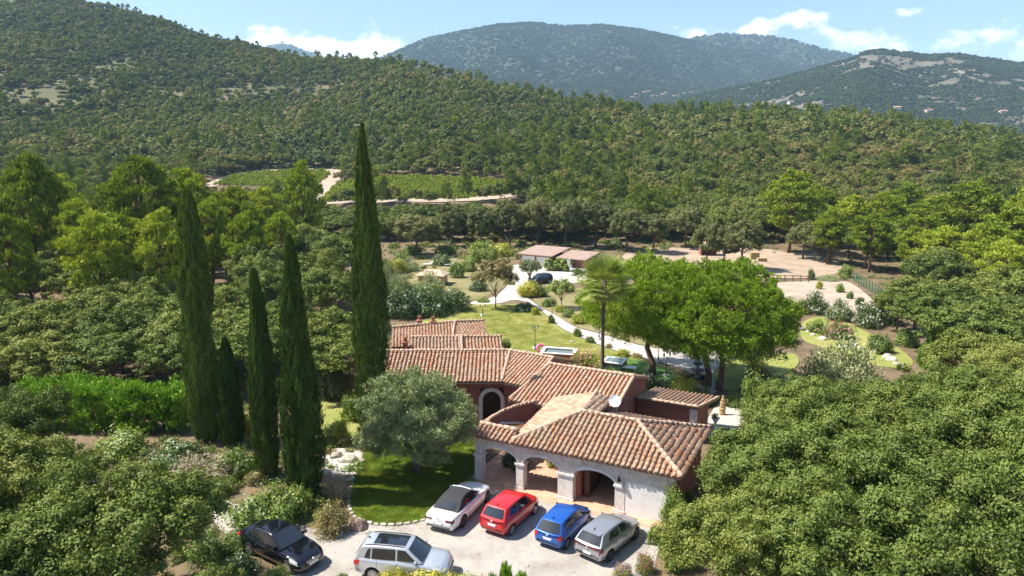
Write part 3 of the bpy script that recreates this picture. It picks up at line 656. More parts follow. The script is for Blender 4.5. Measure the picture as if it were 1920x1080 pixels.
# stone pines by the path
for k, (bx, by, sc, lab) in enumerate([(1223, 702, 0.98, 'stone pine with forked trunk next to the palm, left of the other two'), (1325, 724, 0.98, 'biggest stone pine with bright domed crown behind the fountain'), (1347, 731, 0.92, 'stone pine whose trunk forks low, right of the fountain')]):
    p = ground(bx, by); plant('stone_pine', k, p[0], p[1], sc, lab, 'tree', 'stone_pine', 'stone pines in the garden', rz=0); TREES.append((p[0], p[1], 6))
# maritime pines rising over the oaks: top position, distance, crown width
LP = [(50, 291, 100, 120, 'big pine at the left edge of the wood, topping the oaks'), (262, 296, 105, 150, 'widest pine in the left wood, left of the ragged cypress top'), (345, 322, 112, 105, 'pine right behind the top of the ragged cypress'), (172, 405, 82, 115, 'low bright pine in front of the tall pines in the left wood'),
      (296, 393, 84, 100, 'yellow-green pine just left of the ragged cypress stem'), (432, 352, 112, 100, 'pine between the ragged cypress and the pointed cypress, below the vineyard track'), (492, 356, 120, 80, 'narrow pine in front of the upper vineyard'), (566, 310, 136, 72, 'pointed pine left of the tallest cypress, before the forked track'), (388, 372, 100, 80, 'pine touching the right side of the ragged cypress'), (8, 402, 78, 85, 'short pine at the left frame edge below the big pine'), (112, 352, 125, 70, 'pine between the two biggest pines of the left wood')]
XP = [(100, 332, 118, 95), (208, 347, 128, 85), (300, 342, 130, 85), (455, 397, 98, 80), (522, 400, 106, 72), (20, 332, 130, 95), (138, 382, 98, 82), (225, 402, 92, 80), (350, 422, 88, 70)]
XQ = [(1545, 352, 160, 72), (1700, 347, 160, 82), (1780, 362, 150, 82), (1860, 420, 110, 92), (1640, 402, 126, 72), (1938, 352, 130, 100), (1722, 424, 118, 72), (1832, 458, 98, 82)]
RP = [(1490, 326, 150, 105, 'tall bright pine with bare trunks at the back of the sandy yard'), (1602, 366, 142, 78, 'pine right of the tall yard pine'), (1664, 361, 147, 80, 'round-topped pine in the middle of the right wood'), (1735, 384, 136, 80, 'pine left of the yellowish big pine in the right wood'), (1822, 348, 122, 125, 'biggest yellow-green pine at the back of the right wood'), (1905, 384, 102, 120, 'pine at the right frame edge below the ridge'), (1893, 452, 88, 95, 'lower pine at the right frame edge'), (1775, 428, 112, 95, 'shaggy pine below the biggest pine of the right wood'), (1560, 392, 135, 60, 'small pine beside the yard, left of the right wood')]
for k, (px, py, Y, w, lab) in enumerate(LP + RP): place_top('pine', k, px, py, Y, w, lab, 'pine_tree', 'pines rising over the oaks', 12.4, 8.0)
for nm_, L_ in (('left', XP), ('right', XQ)):
    for k, (px, py, Y, w) in enumerate(sorted(L_)): place_top('pine', k + 1, px, py, Y, w, '%s small pine from the left between the bigger pines of the %s wood' % (ORD[k], nm_), 'pine_tree', 'smaller pines of the woods', 12.4, 8.0)
# cork oaks behind the far garage, yard oaks
CO = [(781, 392, 146, 100, 'dark round oak standing alone left of the cork oaks'), (845, 372, 160, 72, 'cork oak next to the dark round oak'), (903, 378, 158, 72, 'third cork oak of the row, left of the far garage'), (955, 366, 160, 80, 'cork oak directly behind the left end of the far garage'), (1008, 362, 160, 74, 'tallest cork oak of the row behind the far garage'), (1062, 364, 157, 74, 'cork oak behind the middle of the far garage roof'), (1118, 366, 158, 92, 'broad cork oak behind the palm top'), (1178, 384, 152, 78, 'cork oak at the edge of the sandy yard, right of the palm'), (1228, 392, 150, 70, 'oak with a thin trunk at the sandy yard left of the stable'), (1290, 380, 158, 84, 'oak behind the small stable'), (1330, 405, 131, 66, 'oak beside the small stable, over the stone pine crown'), (1398, 402, 128, 92, 'oak with leaning trunk in the sandy yard beside the hay bales'), (1362, 430, 134, 60, 'low oak between the stable and the leaning oak'), (1512, 408, 142, 66, 'oak at the far end of the sandy yard below the tall pine'), (1560, 412, 137, 80, 'oak at the corner of the sandy yard and the green fence')]
for k, (px, py, Y, w, lab) in enumerate(CO): place_top('cork_oak', k, px, py, Y, w, lab, 'cork_oak', 'cork oaks behind the estate', 10.9, 9.6)
p = ground(930, 578); plant('brown_tree', 0, p[0], p[1], 0.98, 'olive-brown many-stemmed tree at the top of the lawn by the path fork', 'tree', 'garden_tree'); TREES.append((p[0], p[1], 3))
p = ground(993, 524); plant('olive_small', 0, p[0], p[1], 1.0, 'small pruned olive tree before the white garage doors', 'tree', 'olive_tree'); TREES.append((p[0], p[1], 2))
for (bx, by, s, lab) in [(1052, 578, 0.95, 'round young tree on bare soil left of the palm crown'), (1084, 532, 0.62, 'small yellow-green tree beside the far drive'), (1100, 600, 0.9, 'young tree hidden between the palm and the stone pine')]:
    p = ground(bx, by); plant('young_tree', int(bx), p[0], p[1], s, lab, 'tree', 'young_tree'); TREES.append((p[0], p[1], 2))
# big oaks close to the camera
NR = [(1448, 30.8, .84, 'oak whose crown leans against the garage roof corner'), (1392, 25.8, .74, 'nearest oak beside the drive, over the pink flowers'), (1512, 36.5, .88, 'oak behind the garage corner, on the right'), (1520, 41.5, .72, 'oak below the grey-leaved tree, beside the terrace'), (1632, 38.5, .85, 'oak in the middle of the right grove'), (1560, 30.5, .95, 'oak in the second row of the right grove, below the middle'), (1700, 35.5, .95, 'oak right of the grove middle'), (1835, 38.5, .92, 'oak with dark gaps on the right side of the grove'), (1700, 28.2, .95, 'broad oak low in the right grove'), (1850, 32, 1.0, 'oak near the right frame edge, halfway down the grove'), (1530, 24.5, .86, 'oak at the bottom edge of the picture, left part of the right grove'), (1690, 23.4, .86, 'oak at the bottom edge of the picture, middle of the right grove'), (1865, 25.4, .98, 'oak in the bottom right corner'), (1960, 36, .95, 'oak cut off by the right frame edge'), (1975, 29.5, .95, 'oak cut off by the frame just above the bottom right corner'), (1760, 44, .68, 'oak at the upper edge of the right grove'), (1905, 49, .85, 'bright oak at the upper right of the grove')]
for k, (px, Y, s, lab) in enumerate(NR):
    x = at(px, 800, Y)[0]; x = (px - 960) / FPX * (Y * CP + (CAM_H - 4.4 * s) * SP)
    plant('oak_near', k, x, Y, s, lab, 'tree', 'holm_oak', 'oaks of the grove on the right'); TREES.append((x, Y, 4 * s))
NL = [(240, 25.3, .95, 'large near oak at the bottom, left of the black saloon'), (8, 37.0, .8, 'sparse oak at the left edge below the hedge'), (-25, 28.5, .95, 'dark oak in the bottom left corner'), (95, 33.0, .62, 'small oak over the stony ground at the lower left'), (85, 23.6, .8, 'oak at the bottom edge near the bottom left corner'), (385, 22.2, .55, 'leafy oak branch top at the bottom edge under the black saloon')]
for k, (px, Y, s, lab) in enumerate(NL):
    x = (px - 960) / FPX * (Y * CP + (CAM_H - 4.4 * s) * SP)
    plant('oak_near', k, x, Y, s, lab, 'tree', 'holm_oak', 'oaks at the lower left'); TREES.append((x, Y, 4 * s))

# the woods left and right of the garden, row by row from the front
GARDEN = gpoly([(640, 720), (640, 560), (690, 500), (720, 470), (850, 455), (1160, 455), (1300, 450), (1560, 470), (1640, 520), (1700, 600), (1720, 700), (1500, 800), (1350, 900), (700, 900)])
def wood(side, rows, x0, x1, group, word):
    g = np.random.default_rng(int(rows[0][0] * 7 + x0)); tot = 0
    for r, (Y, sp, hmin, hmax) in enumerate(rows):
        px = x0; spots = []
        while px < (x1 if side > 0 or Y < 125 else 585):
            Yj = Y + g.uniform(-1.8, 1.8); d = Yj * CP + 13 * SP
            x = (px - 960) / FPX * d; w = g.uniform(0.85, 1.15) * sp
            inside = bool(in_poly(np.array([x]), np.array([Yj]), GARDEN)[0])
            near = any((x - a) ** 2 + (Yj - b) ** 2 < (c * 0.55 + 1.2) ** 2 for a, b, c in TREES)
            if not inside and not near: spots.append((x, Yj, w))
            px += sp * FPX / d * g.uniform(0.82, 1.12)
        spots.sort()
        for k, (x, Yj, w) in enumerate(spots):
            h = g.uniform(hmin, hmax); s = w * 1.22 / 8.6
            lab = '%s oak from the left in the %s row of the %s' % (ORD[k], ORD[r], word)
            plant('oak_mid' if g.uniform() < 2 else 'cork_oak', int(g.integers(9)), x, Yj, (s, s, h / 9.0), lab, 'tree', 'oak_tree', group); tot += 1
    return tot
wood(-1, [(58, 6.6, 5.8, 7.4), (64, 6.8, 6.4, 8.0), (71, 7, 6.6, 8.6), (79, 7.2, 7, 9), (88, 7.4, 7, 9.2), (98, 7.6, 8, 10.5), (109, 7.8, 8, 11), (121, 8, 8.5, 12), (134, 8.2, 9, 12.5), (148, 8.4, 9, 12.5), (162, 8.6, 8, 11)], -60, 735, 'oaks of the left wood', 'left wood')
wood(1, [(73, 7.2, 6.6, 8.4), (82, 7.4, 7, 9), (92, 7.6, 7, 9.2), (103, 7.8, 7, 9.5), (115, 8, 7, 9.8), (128, 8.2, 7, 10), (142, 8.4, 7.5, 10), (157, 8.6, 8, 10.5)], 1380, 1995, 'oaks of the right wood', 'right wood')
wood(1, [(58, 6.8, 6, 7.6), (65, 7, 6.4, 8)], 1830, 1995, 'oaks at the right frame edge', 'stand at the right edge')
place_top('oak_mid', 1, 1772, 512, 72, 165, 'broad oak over the dirt slope beside the mesh fence', 'oak_tree', 'oaks of the right wood', 9.0, 9.6)
place_top('oak_mid', 2, 1690, 530, 80, 90, 'oak at the end of the mesh fence, over its dark bush', 'oak_tree', 'oaks of the right wood', 9.0, 9.6)
wood(1, [(171, 7.6, 6.6, 8.2), (182, 7.6, 6.6, 8.2), (193, 7.6, 6.4, 8.0)], 620, 1010, 'oaks of the belt below the vineyard', 'belt below the vineyard')
wood(1, [(168, 7.6, 8, 10), (180, 7.6, 8, 10), (192, 7.6, 8, 10)], 1010, 1560, 'oaks behind the sandy yard', 'belt behind the sandy yard')
# ------------------------------------------------------------------ drives, paths, lawns and yards
def sheet(name, poly, mat, dz, step=1.2, kind='structure', smooth_n=3, label=None):
    """ground cover laid on the terrain, outline in metres"""
    P = np.array(poly, float)
    for _ in range(smooth_n):                       # round the outline
        Q = np.empty((len(P) * 2, 2)); N_ = np.roll(P, -1, 0); Q[0::2] = P * .75 + N_ * .25; Q[1::2] = P * .25 + N_ * .75; P = Q
    lo, hi = P.min(0), P.max(0); gx, gy = np.meshgrid(np.arange(lo[0], hi[0], step), np.arange(lo[1], hi[1], step)); gx = gx.ravel(); gy = gy.ravel()
    k = in_poly(gx, gy, [tuple(p) for p in P]); n = len(P)
    vs_ = [Vector(p) for p in P] + [Vector((a, b)) for a, b in zip(gx[k], gy[k])]
    r = delaunay_2d_cdt(vs_, [(i, (i + 1) % n) for i in range(n)], [], 1, 1e-4)
    V = np.array([(v.x, v.y) for v in r[0]]); F = np.array([f for f in r[2] if len(f) == 3], np.int32)
    Z = gz(V[:, 0], V[:, 1]) + dz
    me = np_mesh(name, np.column_stack([V, Z]), F, smooth=True)
    if len(me.polygons) and me.polygons[0].normal.z < 0: me.flip_normals()
    o = link_mesh(name, me, M[mat]); return tag(o, label, kind=kind), P
surf('drive_concrete', [(0.19, 0.168, 0.145), (0.29, 0.262, 0.23), (0.36, 0.332, 0.297), (0.26, 0.232, 0.20)], scale=0.42, rough=0.9, detail=12, bump=0.25, bscale=14, coord='World')
surf('path_stone', [(0.34, 0.31, 0.275), (0.43, 0.395, 0.35), (0.48, 0.445, 0.40)], scale=0.8, rough=0.9, detail=10, bump=0.2, bscale=8, coord='World')
surf('sand', [(0.22, 0.165, 0.11), (0.33, 0.25, 0.18), (0.39, 0.31, 0.23)], scale=0.25, rough=0.95, detail=12, bump=0.4, bscale=2, coord='World')
surf('pale_soil', [(0.24, 0.185, 0.135), (0.36, 0.29, 0.225), (0.42, 0.35, 0.28)], scale=0.3, rough=0.95, detail=12, bump=0.5, bscale=2, coord='World')
surf('dry_grass', [(0.13, 0.135, 0.045), (0.20, 0.175, 0.075), (0.28, 0.225, 0.125)], scale=0.25, rough=0.95, detail=12, bump=0.4, bscale=6, coord='World')
surf('lawn_grass', [(0.15, 0.18, 0.036), (0.205, 0.23, 0.052), (0.25, 0.25, 0.07), (0.31, 0.28, 0.11)], scale=0.16, rough=0.95, detail=12, bump=0.5, bscale=20, coord='World')
surf('front_grass', [(0.085, 0.145, 0.014), (0.125, 0.19, 0.018), (0.165, 0.225, 0.026)], scale=0.5, rough=0.95, detail=12, bump=0.6, bscale=25, coord='World')
surf('turf', [(0.05, 0.13, 0.02), (0.07, 0.16, 0.026), (0.09, 0.185, 0.03)], scale=0.6, rough=0.95, detail=8, bump=0.3, bscale=25, coord='World')
surf('turf_light', [(0.16, 0.25, 0.05), (0.19, 0.28, 0.06)], scale=0.6, rough=0.95, coord='World')
surf('track_soil', [(0.26, 0.205, 0.15), (0.34, 0.28, 0.215), (0.40, 0.335, 0.265)], scale=0.1, rough=0.95, detail=10, coord='World')
surf('vine_soil', [(0.22, 0.19, 0.09), (0.30, 0.25, 0.13)], scale=0.1, rough=0.95, coord='World')
surf('stone', [(0.27, 0.235, 0.19), (0.42, 0.37, 0.31), (0.54, 0.49, 0.42)], scale=2.2, rough=0.9, detail=9, bump=0.6, bscale=7, objrand=0.35)
surf('red_rock', [(0.19, 0.125, 0.09), (0.29, 0.20, 0.15), (0.36, 0.27, 0.21)], scale=1.6, rough=0.9, detail=9, bump=0.7, bscale=6, objrand=0.3)
gp = gpoly
PARK = gp([(330, 915), (400, 930), (470, 955), (540, 978), (610, 1000), (655, 975), (700, 986), (760, 986), (820, 970), (870, 935), (893, 905), (1040, 948), (1245, 984), (1240, 1010), (1222, 1080), (1180, 1300), (500, 1300), (560, 1085), (500, 1045), (420, 1000), (340, 950)])
sheet('driveway', PARK, 'drive_concrete', 0.012, 1.0, smooth_n=2)
LAWN1 = gp([(660, 970), (700, 985), (760, 985), (818, 969), (868, 935), (893, 905), (893, 850), (880, 800), (780, 790), (700, 815), (672, 870), (660, 905), (652, 940)])
_, KERB = sheet('front_lawn', LAWN1, 'front_grass', 0.022, 0.7)
sheet('side_path', gp([(590, 850), (640, 838), (690, 850), (680, 880), (660, 905), (620, 895), (600, 875)]), 'path_stone', 0.017)
sheet('side_lawn', gp([(592, 742), (640, 735), (700, 745), (690, 800), (670, 838), (610, 840), (596, 800)]), 'lawn_grass', 0.012)
sheet('back_lawn', gp([(850, 580), (885, 571), (935, 571), (990, 569), (1016, 584), (1034, 602), (1055, 620), (1091, 635), (1149, 659), (1215, 676), (1262, 690), (1300, 720), (1290, 760), (1180, 760), (1000, 720), (880, 680), (780, 680), (740, 640), (790, 600)]), 'lawn_grass', 0.03, 1.5)
sheet('turf_green', gp([(1135, 664), (1180, 672), (1225, 686), (1258, 694), (1266, 715), (1235, 736), (1190, 728), (1150, 700), (1120, 680)]), 'turf', 0.045, 1.0)
sheet('turf_strip', gp([(1148, 677), (1175, 690), (1205, 690), (1222, 676), (1228, 683), (1208, 700), (1170, 702), (1145, 688)]), 'turf_light', 0.055, 0.8)
sheet('garden_path', gp([(1300, 700), (1262, 686), (1215, 674), (1149, 657), (1091, 633), (1055, 618), (1034, 600), (1016, 582), (992, 567), (962, 561), (937, 570), (883, 572), (880, 566), (919, 561), (945, 545), (962, 520), (955, 500), (975, 494), (1020, 506), (1108, 504), (1104, 531), (1030, 531), (985, 527), (966, 552), (992, 560), (1010, 575), (1046, 593), (1076, 614), (1113, 623), (1155, 635), (1215, 653), (1264, 655), (1330, 648), (1440, 654), (1450, 668), (1390, 690), (1350, 735), (1310, 750), (1290, 725)]), 'path_stone', 0.04, 1.5, smooth_n=2)
sheet('pine_lawn', gp([(1335, 690), (1380, 672), (1440, 668), (1495, 660), (1500, 690), (1440, 715), (1370, 735), (1340, 730)]), 'lawn_grass', 0.055, 1.2)
sheet('bare_bed', gp([(1046, 592), (1012, 574), (995, 560), (1020, 553), (1080, 552), (1180, 560), (1300, 600), (1330, 640), (1264, 653), (1215, 651), (1155, 633), (1113, 621), (1076, 612)]), 'dry_grass', 0.03, 1.5)
sheet('path_bed', gp([(968, 552), (985, 529), (1028, 533), (1060, 540), (1050, 552), (1000, 560)]), 'dry_grass', 0.032, 1.2)
sheet('left_garden', gp([(735, 560), (745, 500), (790, 480), (930, 478), (960, 495), (960, 520), (940, 545), (880, 566), (800, 575)]), 'dry_grass', 0.02, 1.5)
sheet('sandy_yard', gp([(1165, 478), (1200, 464), (1300, 464), (1440, 466), (1560, 482), (1590, 505), (1540, 522), (1440, 522), (1340, 505), (1220, 494), (1170, 488)]), 'sand', 0.03, 2.0)
sheet('planting_plot', gp([(1438, 530), (1500, 528), (1585, 524), (1618, 545), (1655, 580), (1600, 592), (1500, 578), (1448, 560)]), 'pale_soil', 0.035, 1.5)
sheet('dirt_slope', gp([(1690, 570), (1740, 560), (1800, 590), (1830, 640), (1770, 660), (1710, 620)]), 'sand', 0.03, 1.5)
sheet('side_terrace', gp([(1318, 800), (1345, 750), (1400, 745), (1412, 775), (1380, 820), (1350, 860)]), 'path_stone', 0.03, 0.8, smooth_n=1)
sheet('right_lawn', gp([(1500, 600), (1560, 590), (1620, 620), (1700, 660), (1720, 690), (1640, 690), (1540, 650), (1500, 640)]), 'lawn_grass', 0.03, 1.5)
sheet('east_lawn', gp([(1345, 770), (1440, 750), (1520, 780), (1500, 850), (1400, 860), (1340, 820)]), 'lawn_grass', 0.02, 1.5)
sheet('stony_bank', gp([(50, 850), (110, 845), (210, 880), (330, 918), (380, 932), (330, 940), (200, 915), (70, 900)]), 'sand', 0.02, 1.0)
for k, T in enumerate(TRACKS): sheet('dirt_track', T, 'track_soil', 0.25, 3.0, smooth_n=1)
for nm, T in (('vineyard_soil', VINE1), ('vineyard_soil', VINE2)): sheet(nm, T, 'vine_soil', 0.15, 4.0, smooth_n=1)
# bare rock and dry soil showing on the hillside
def scars():
    for k, (px, Y, rx, ry) in enumerate([(790, 575, 13, 9), (430, 560, 4, 6), (45, 880, 20, 9)]):
        c = ((px - 960) / FPX * Y, Y); a = np.linspace(0, 2 * math.pi, 22, endpoint=False)
        r = 0.7 + 0.6 * vnoise(np.cos(a) * 2 + k * 5, np.sin(a) * 2, 9)
        sheet('bare_hillside', [(c[0] + rx * q * math.cos(b), c[1] + ry * q * math.sin(b)) for b, q in zip(a, r)], 'pale_soil', 0.4, 4.0, smooth_n=2)
scars()
# vines in rows
leaf_mat('vine_leaf', [(0.07, 0.11, 0.014), (0.11, 0.16, 0.018), (0.155, 0.2, 0.024), (0.2, 0.2, 0.035)], 0.25, 0.01, gain=1.6)
def vineyard(name, poly, ang, label, seed):
    g = np.random.default_rng(seed); P = np.array(poly); c = P.mean(0); ca, sa = math.cos(ang), math.sin(ang); pts = []
    for r in np.arange(-80, 80, 2.1):
        q = np.arange(-90, 90, 1.1); q = q + g.uniform(-.3, .3, len(q))
        x = c[0] + q * ca - r * sa; y = c[1] + q * sa + r * ca; k = in_poly(x, y, poly); pts.append(np.stack([x[k], y[k]], -1))
    pts = np.concatenate(pts); z = gz(pts[:, 0], pts[:, 1]); m = len(pts); s = g.uniform(0.8, 1.25, m)
    scatter(name, np.column_stack([pts, z]), g.integers(0, 2, m), np.stack([s * 0.95, s * 0.95, s * 1.25], -1), VINE_SRC, label, 'vineyard', seed)
def vine_mesh(seed):
    g = np.random.default_rng(seed); CC = np.stack([g.uniform(-.6, .6, 8), g.uniform(-.35, .35, 8), g.uniform(.35, .9, 8)], -1)
    V, F, v = foliage(g, CC, 0.35, 150, 0.34, 0.26, sub=4); me = np_mesh('vine', V, F, v); me.materials.append(M['vine_leaf']); return me
VINE_SRC = source('vines', [vine_mesh(1), vine_mesh(2)])
vineyard('vine_rows', VINE1, 0.12, 'rows of bright green vines in the vineyard right of the forked track', 71)
vineyard('vine_rows', VINE2, 0.25, 'rows of vines in the upper vineyard left of the forked track', 72)
# kerb stones round the small lawn
def kerb():
    root = bpy.data.objects.new('lawn_kerb', None); COL.objects.link(root); tag(root, kind='structure')
    g = np.random.default_rng(9); mb = MB(); mb.box(-.15, .15, -.09, .09, -.05, .1)
    bm = bmesh.new(); bm.from_mesh(mb.mesh('kerb_stone', M['stone'])); bmesh.ops.bevel(bm, geom=bm.edges, offset=0.03, segments=1, affect='EDGES'); me = bpy.data.meshes.new('kerb_stone'); bm.to_mesh(me); bm.free(); me.materials.append(M['stone'])
    P = KERB; L_ = 0
    for i in range(len(P)):
        a, b = P[i], P[(i + 1) % len(P)]; d = np.linalg.norm(b - a); px, py = proj(np.array([a[0], a[1], 0]))
        if py < 905 and not (650 < px < 676): continue
        L_ += d
        if L_ < 0.32: continue
        L_ = 0; o = link_mesh('kerb_stone', me, None, root); o.location = (a[0], a[1], 0.0); o.rotation_euler = (0, 0, math.atan2(b[1] - a[1], b[0] - a[0]) + g.normal(0, .06)); o.scale = (g.uniform(.9, 1.08), g.uniform(.85, 1.2), g.uniform(.8, 1.15))
kerb()

# ------------------------------------------------------------------ grass, litter and undergrowth
leaf_mat('grass_blade', [(0.07, 0.115, 0.012), (0.10, 0.15, 0.016), (0.135, 0.18, 0.022), (0.19, 0.20, 0.04)], 0.3, 0.02, gain=1.3)
leaf_mat('pale_grass_blade', [(0.11, 0.13, 0.026), (0.15, 0.165, 0.036), (0.19, 0.19, 0.05), (0.25, 0.225, 0.085)], 0.3, 0.02, gain=1.7)
leaf_mat('litter_leaf', [(0.11, 0.07, 0.035), (0.17, 0.115, 0.06), (0.23, 0.17, 0.10)], 0.1, 0.02, gain=1.0)
def tuft(seed, n, r, h, w, mat):
    g = np.random.default_rng(seed); b = np.column_stack([g.normal(0, r, n), g.normal(0, r, n), np.zeros(n)]); D = unit(np.column_stack([g.normal(0, .45, n), g.normal(0, .45, n), np.ones(n)])); L_ = h * g.uniform(.6, 1.2, n)
    V, F = leaf_quads(b + D * (L_ * .45)[:, None], D, rdir(g, n), L_, w); me = np_mesh('grass_tuft', V, F, g.uniform(0, 1, n)); me.materials.append(M[mat]); return me
GRASS1 = source('front_grass_tufts', [tuft(1, 70, .16, .085, .012, 'grass_blade'), tuft(2, 70, .16, .07, .012, 'grass_blade')])
GRASS2 = source('back_grass_tufts', [tuft(3, 60, .3, .09, .02, 'pale_grass_blade'), tuft(4, 60, .3, .08, .02, 'pale_grass_blade')])
def strew(name, poly, per, src, nsrc, smin, smax, label, cat, seed, avoid=(), dz=0.0, mask=None):
    g = np.random.default_rng(seed); P = np.array(poly); lo, hi = P.min(0), P.max(0); n = int((hi - lo).prod() * per); x = g.uniform(lo[0], hi[0], n); y = g.uniform(lo[1], hi[1], n); k = in_poly(x, y, [tuple(q) for q in P])
    for a in avoid: k &= ~in_poly(x, y, a)
    if mask is not None: k &= mask(x, y, g)
    x, y = x[k], y[k]; s = g.uniform(smin, smax, len(x)); scatter(name, np.column_stack([x, y, gz(x, y) + dz]), g.integers(0, nsrc, len(x)), np.stack([s, s, s * g.uniform(.7, 1.2, len(x))], -1), src, label, cat, seed)
strew('grass', KERB, 42, GRASS1, 2, .8, 1.2, 'short green grass of the small front lawn', 'grass', 81, dz=.015)
BL = gp([(850, 582), (885, 574), (935, 574), (985, 572), (1012, 586), (1030, 604), (1051, 622), (1087, 637), (1145, 661), (1180, 672), (1180, 700), (1000, 700), (900, 670)])
strew('grass', BL, 7, GRASS2, 2, .7, 1.2, 'dry pale grass of the large back lawn', 'grass', 82, dz=.02)
def under_src():
    out = []
    for k, mt in enumerate(('shrub_leaf', 'oak_leaf', 'brown_leaf', 'olive_leaf')):
        g = np.random.default_rng(900 + k); CC = rdir(g, 12, 0.0, 1) * g.uniform(.3, .8, 12)[:, None] * np.array([1, 1, .7]); V, F, v = foliage(g, CC, .36, 420, .17, .09, sub=5); V[:, 2] = np.maximum(V[:, 2], 0); me = np_mesh('undergrowth', V, F, v); me.materials.append(M[mt]); out.append(me)
    return source('undergrowth_plants', out)
UND = under_src()
SHEETS = [PARK, LAWN1, VINE1, VINE2] + TRACKS + [gp(q) for q in ([(850, 580), (885, 571), (935, 571), (990, 569), (1016, 584), (1091, 635), (1215, 676), (1300, 720), (1290, 760), (1000, 720), (740, 660), (790, 600)], [(1300, 700), (1215, 674), (1091, 633), (1016, 582), (962, 561), (880, 572), (945, 545), (955, 495), (1108, 500), (1104, 531), (985, 527), (966, 552), (1046, 593), (1155, 635), (1264, 655), (1440, 654), (1390, 690), (1310, 750)], [(1120, 480), (1300, 464), (1560, 482), (1590, 505), (1540, 522), (1440, 522), (1200, 498)], [(1438, 530), (1585, 524), (1655, 580), (1600, 592), (1448, 560)], [(1690, 570), (1740, 560), (1800, 590), (1830, 640), (1770, 660), (1710, 620)], [(590, 850), (690, 850), (680, 880), (620, 895)], [(592, 742), (700, 745), (690, 800), (610, 840)], [(730, 730), (1000, 690), (1200, 700), (1345, 800), (1280, 990), (880, 900), (860, 780), (740, 780)])]
strew('undergrowth', [(-75, 42), (-24, 42), (-8, 60), (-8, 96), (-10, 130), (40, 150), (60, 95), (24, 50), (22, 24), (70, 30), (140, 175), (-150, 175)], 0.085, UND, 4, .35, 1.15, 'low scrub and dry weeds on the ground under the trees', 'undergrowth', 83, avoid=SHEETS, mask=lambda x, y, g: fbm(x / 7, y / 7, 3, 3) + g.uniform(-.15, .15, len(x)) > .46)
strew('undergrowth', [(-24, 20), (-24, 44), (-11, 44), (-8, 36), (-14, 30), (-16, 20)], 0.9, UND, 4, .35, 1.0, 'low scrub round the cypress feet and the pale bank', 'undergrowth', 84, avoid=[PARK, LAWN1])
strew('undergrowth', [(-28, 138), (-30, 205), (110, 205), (100, 165), (60, 160), (14, 142)], 0.11, UND, 4, .7, 1.9, 'bushes and weeds under the oak belt behind the far garage', 'undergrowth', 85, avoid=SHEETS)
def litter():
    g = np.random.default_rng(91); P = np.array(PARK); lo, hi = P.min(0), np.minimum(P.max(0), [20, 45]); n = 9000; x = g.uniform(lo[0], hi[0], n); y = g.uniform(lo[1], hi[1], n); k = in_poly(x, y, PARK)
    d = np.full(n, 9.0)
    for i in range(len(P)):
        a, b = P[i], P[(i + 1) % len(P)]; ab = b - a; t = np.clip(((x - a[0]) * ab[0] + (y - a[1]) * ab[1]) / (ab @ ab), 0, 1); d = np.minimum(d, np.hypot(x - a[0] - t * ab[0], y - a[1] - t * ab[1]))
    k &= (g.uniform(0, 1, n) < np.exp(-d / .55) + .05); x, y = x[k], y[k]; m = len(x)
    V, F = leaf_quads(np.column_stack([x, y, gz(x, y) + .024]), unit(np.column_stack([g.normal(0, 1, (m, 2)), g.normal(0, .1, m)])), unit(np.column_stack([g.normal(0, .25, (m, 2)), np.ones(m)])), .09 * g.uniform(.6, 1.5, m), .05)
    me = np_mesh('leaf_litter', V, F, g.uniform(0, 1, m)); tag(link_mesh('leaf_litter', me, M['litter_leaf']), 'dry fallen leaves along the edges of the driveway', 'leaves', kind='stuff')
litter()
# ------------------------------------------------------------------ the villa
def tile_mat(name, cols, lichen):
    m, nt, N, L, out = new_mat(name)
    at_ = N('ShaderNodeAttribute'); at_.attribute_name = 'v'; g = N('ShaderNodeNewGeometry')
    n = N('ShaderNodeTexNoise'); n.inputs['Scale'].default_value = 9; n.inputs['Detail'].default_value = 8; n.inputs['Roughness'].default_value = 0.7; L(g.outputs['Position'], n.inputs['Vector'])
    nb = N('ShaderNodeTexNoise'); nb.inputs['Scale'].default_value = 0.9; nb.inputs['Detail'].default_value = 3; L(g.outputs['Position'], nb.inputs['Vector'])
    a = N('ShaderNodeMath'); a.operation = 'MULTIPLY_ADD'; a.inputs[1].default_value = 0.35; L(n.outputs[0], a.inputs[0])
    b = N('ShaderNodeMath'); b.operation = 'MULTIPLY_ADD'; b.inputs[1].default_value = 0.62; b.inputs[2].default_value = 0.03; L(at_.outputs['Fac'], b.inputs[0]); L(b.outputs[0], a.inputs[2])
    r = ramp(N, [((i + 0.3) / len(cols), c) for i, c in enumerate(cols)]); L(a.outputs[0], r.inputs[0])
    mul = N('ShaderNodeMath'); mul.operation = 'MULTIPLY'; L(n.outputs[0], mul.inputs[0]); L(nb.outputs[0], mul.inputs[1])
    mr = N('ShaderNodeMapRange'); mr.interpolation_type = 'SMOOTHSTEP'
    for k, v in zip(('From Min', 'From Max', 'To Min', 'To Max'), (0.24, 0.36, 0.0, 0.75)): mr.inputs[k].default_value = v
    L(mul.outputs[0], mr.inputs[0]); mx = N('ShaderNodeMix'); mx.data_type = 'RGBA'; L(mr.outputs[0], mx.inputs[0]); L(r.outputs[0], mx.inputs[6]); mx.inputs[7].default_value = (*lichen, 1)
    p = N('ShaderNodeBsdfPrincipled'); p.inputs['Roughness'].default_value = 0.85; p.inputs['Specular IOR Level'].default_value = 0.2; L(mx.outputs[2], p.inputs['Base Color'])
    bp = N('ShaderNodeBump'); bp.inputs['Strength'].default_value = 0.35; bp.inputs['Distance'].default_value = 0.02; L(n.outputs[0], bp.inputs['Height']); L(bp.outputs[0], p.inputs['Normal'])
    L(p.outputs[0], out.inputs['Surface'])
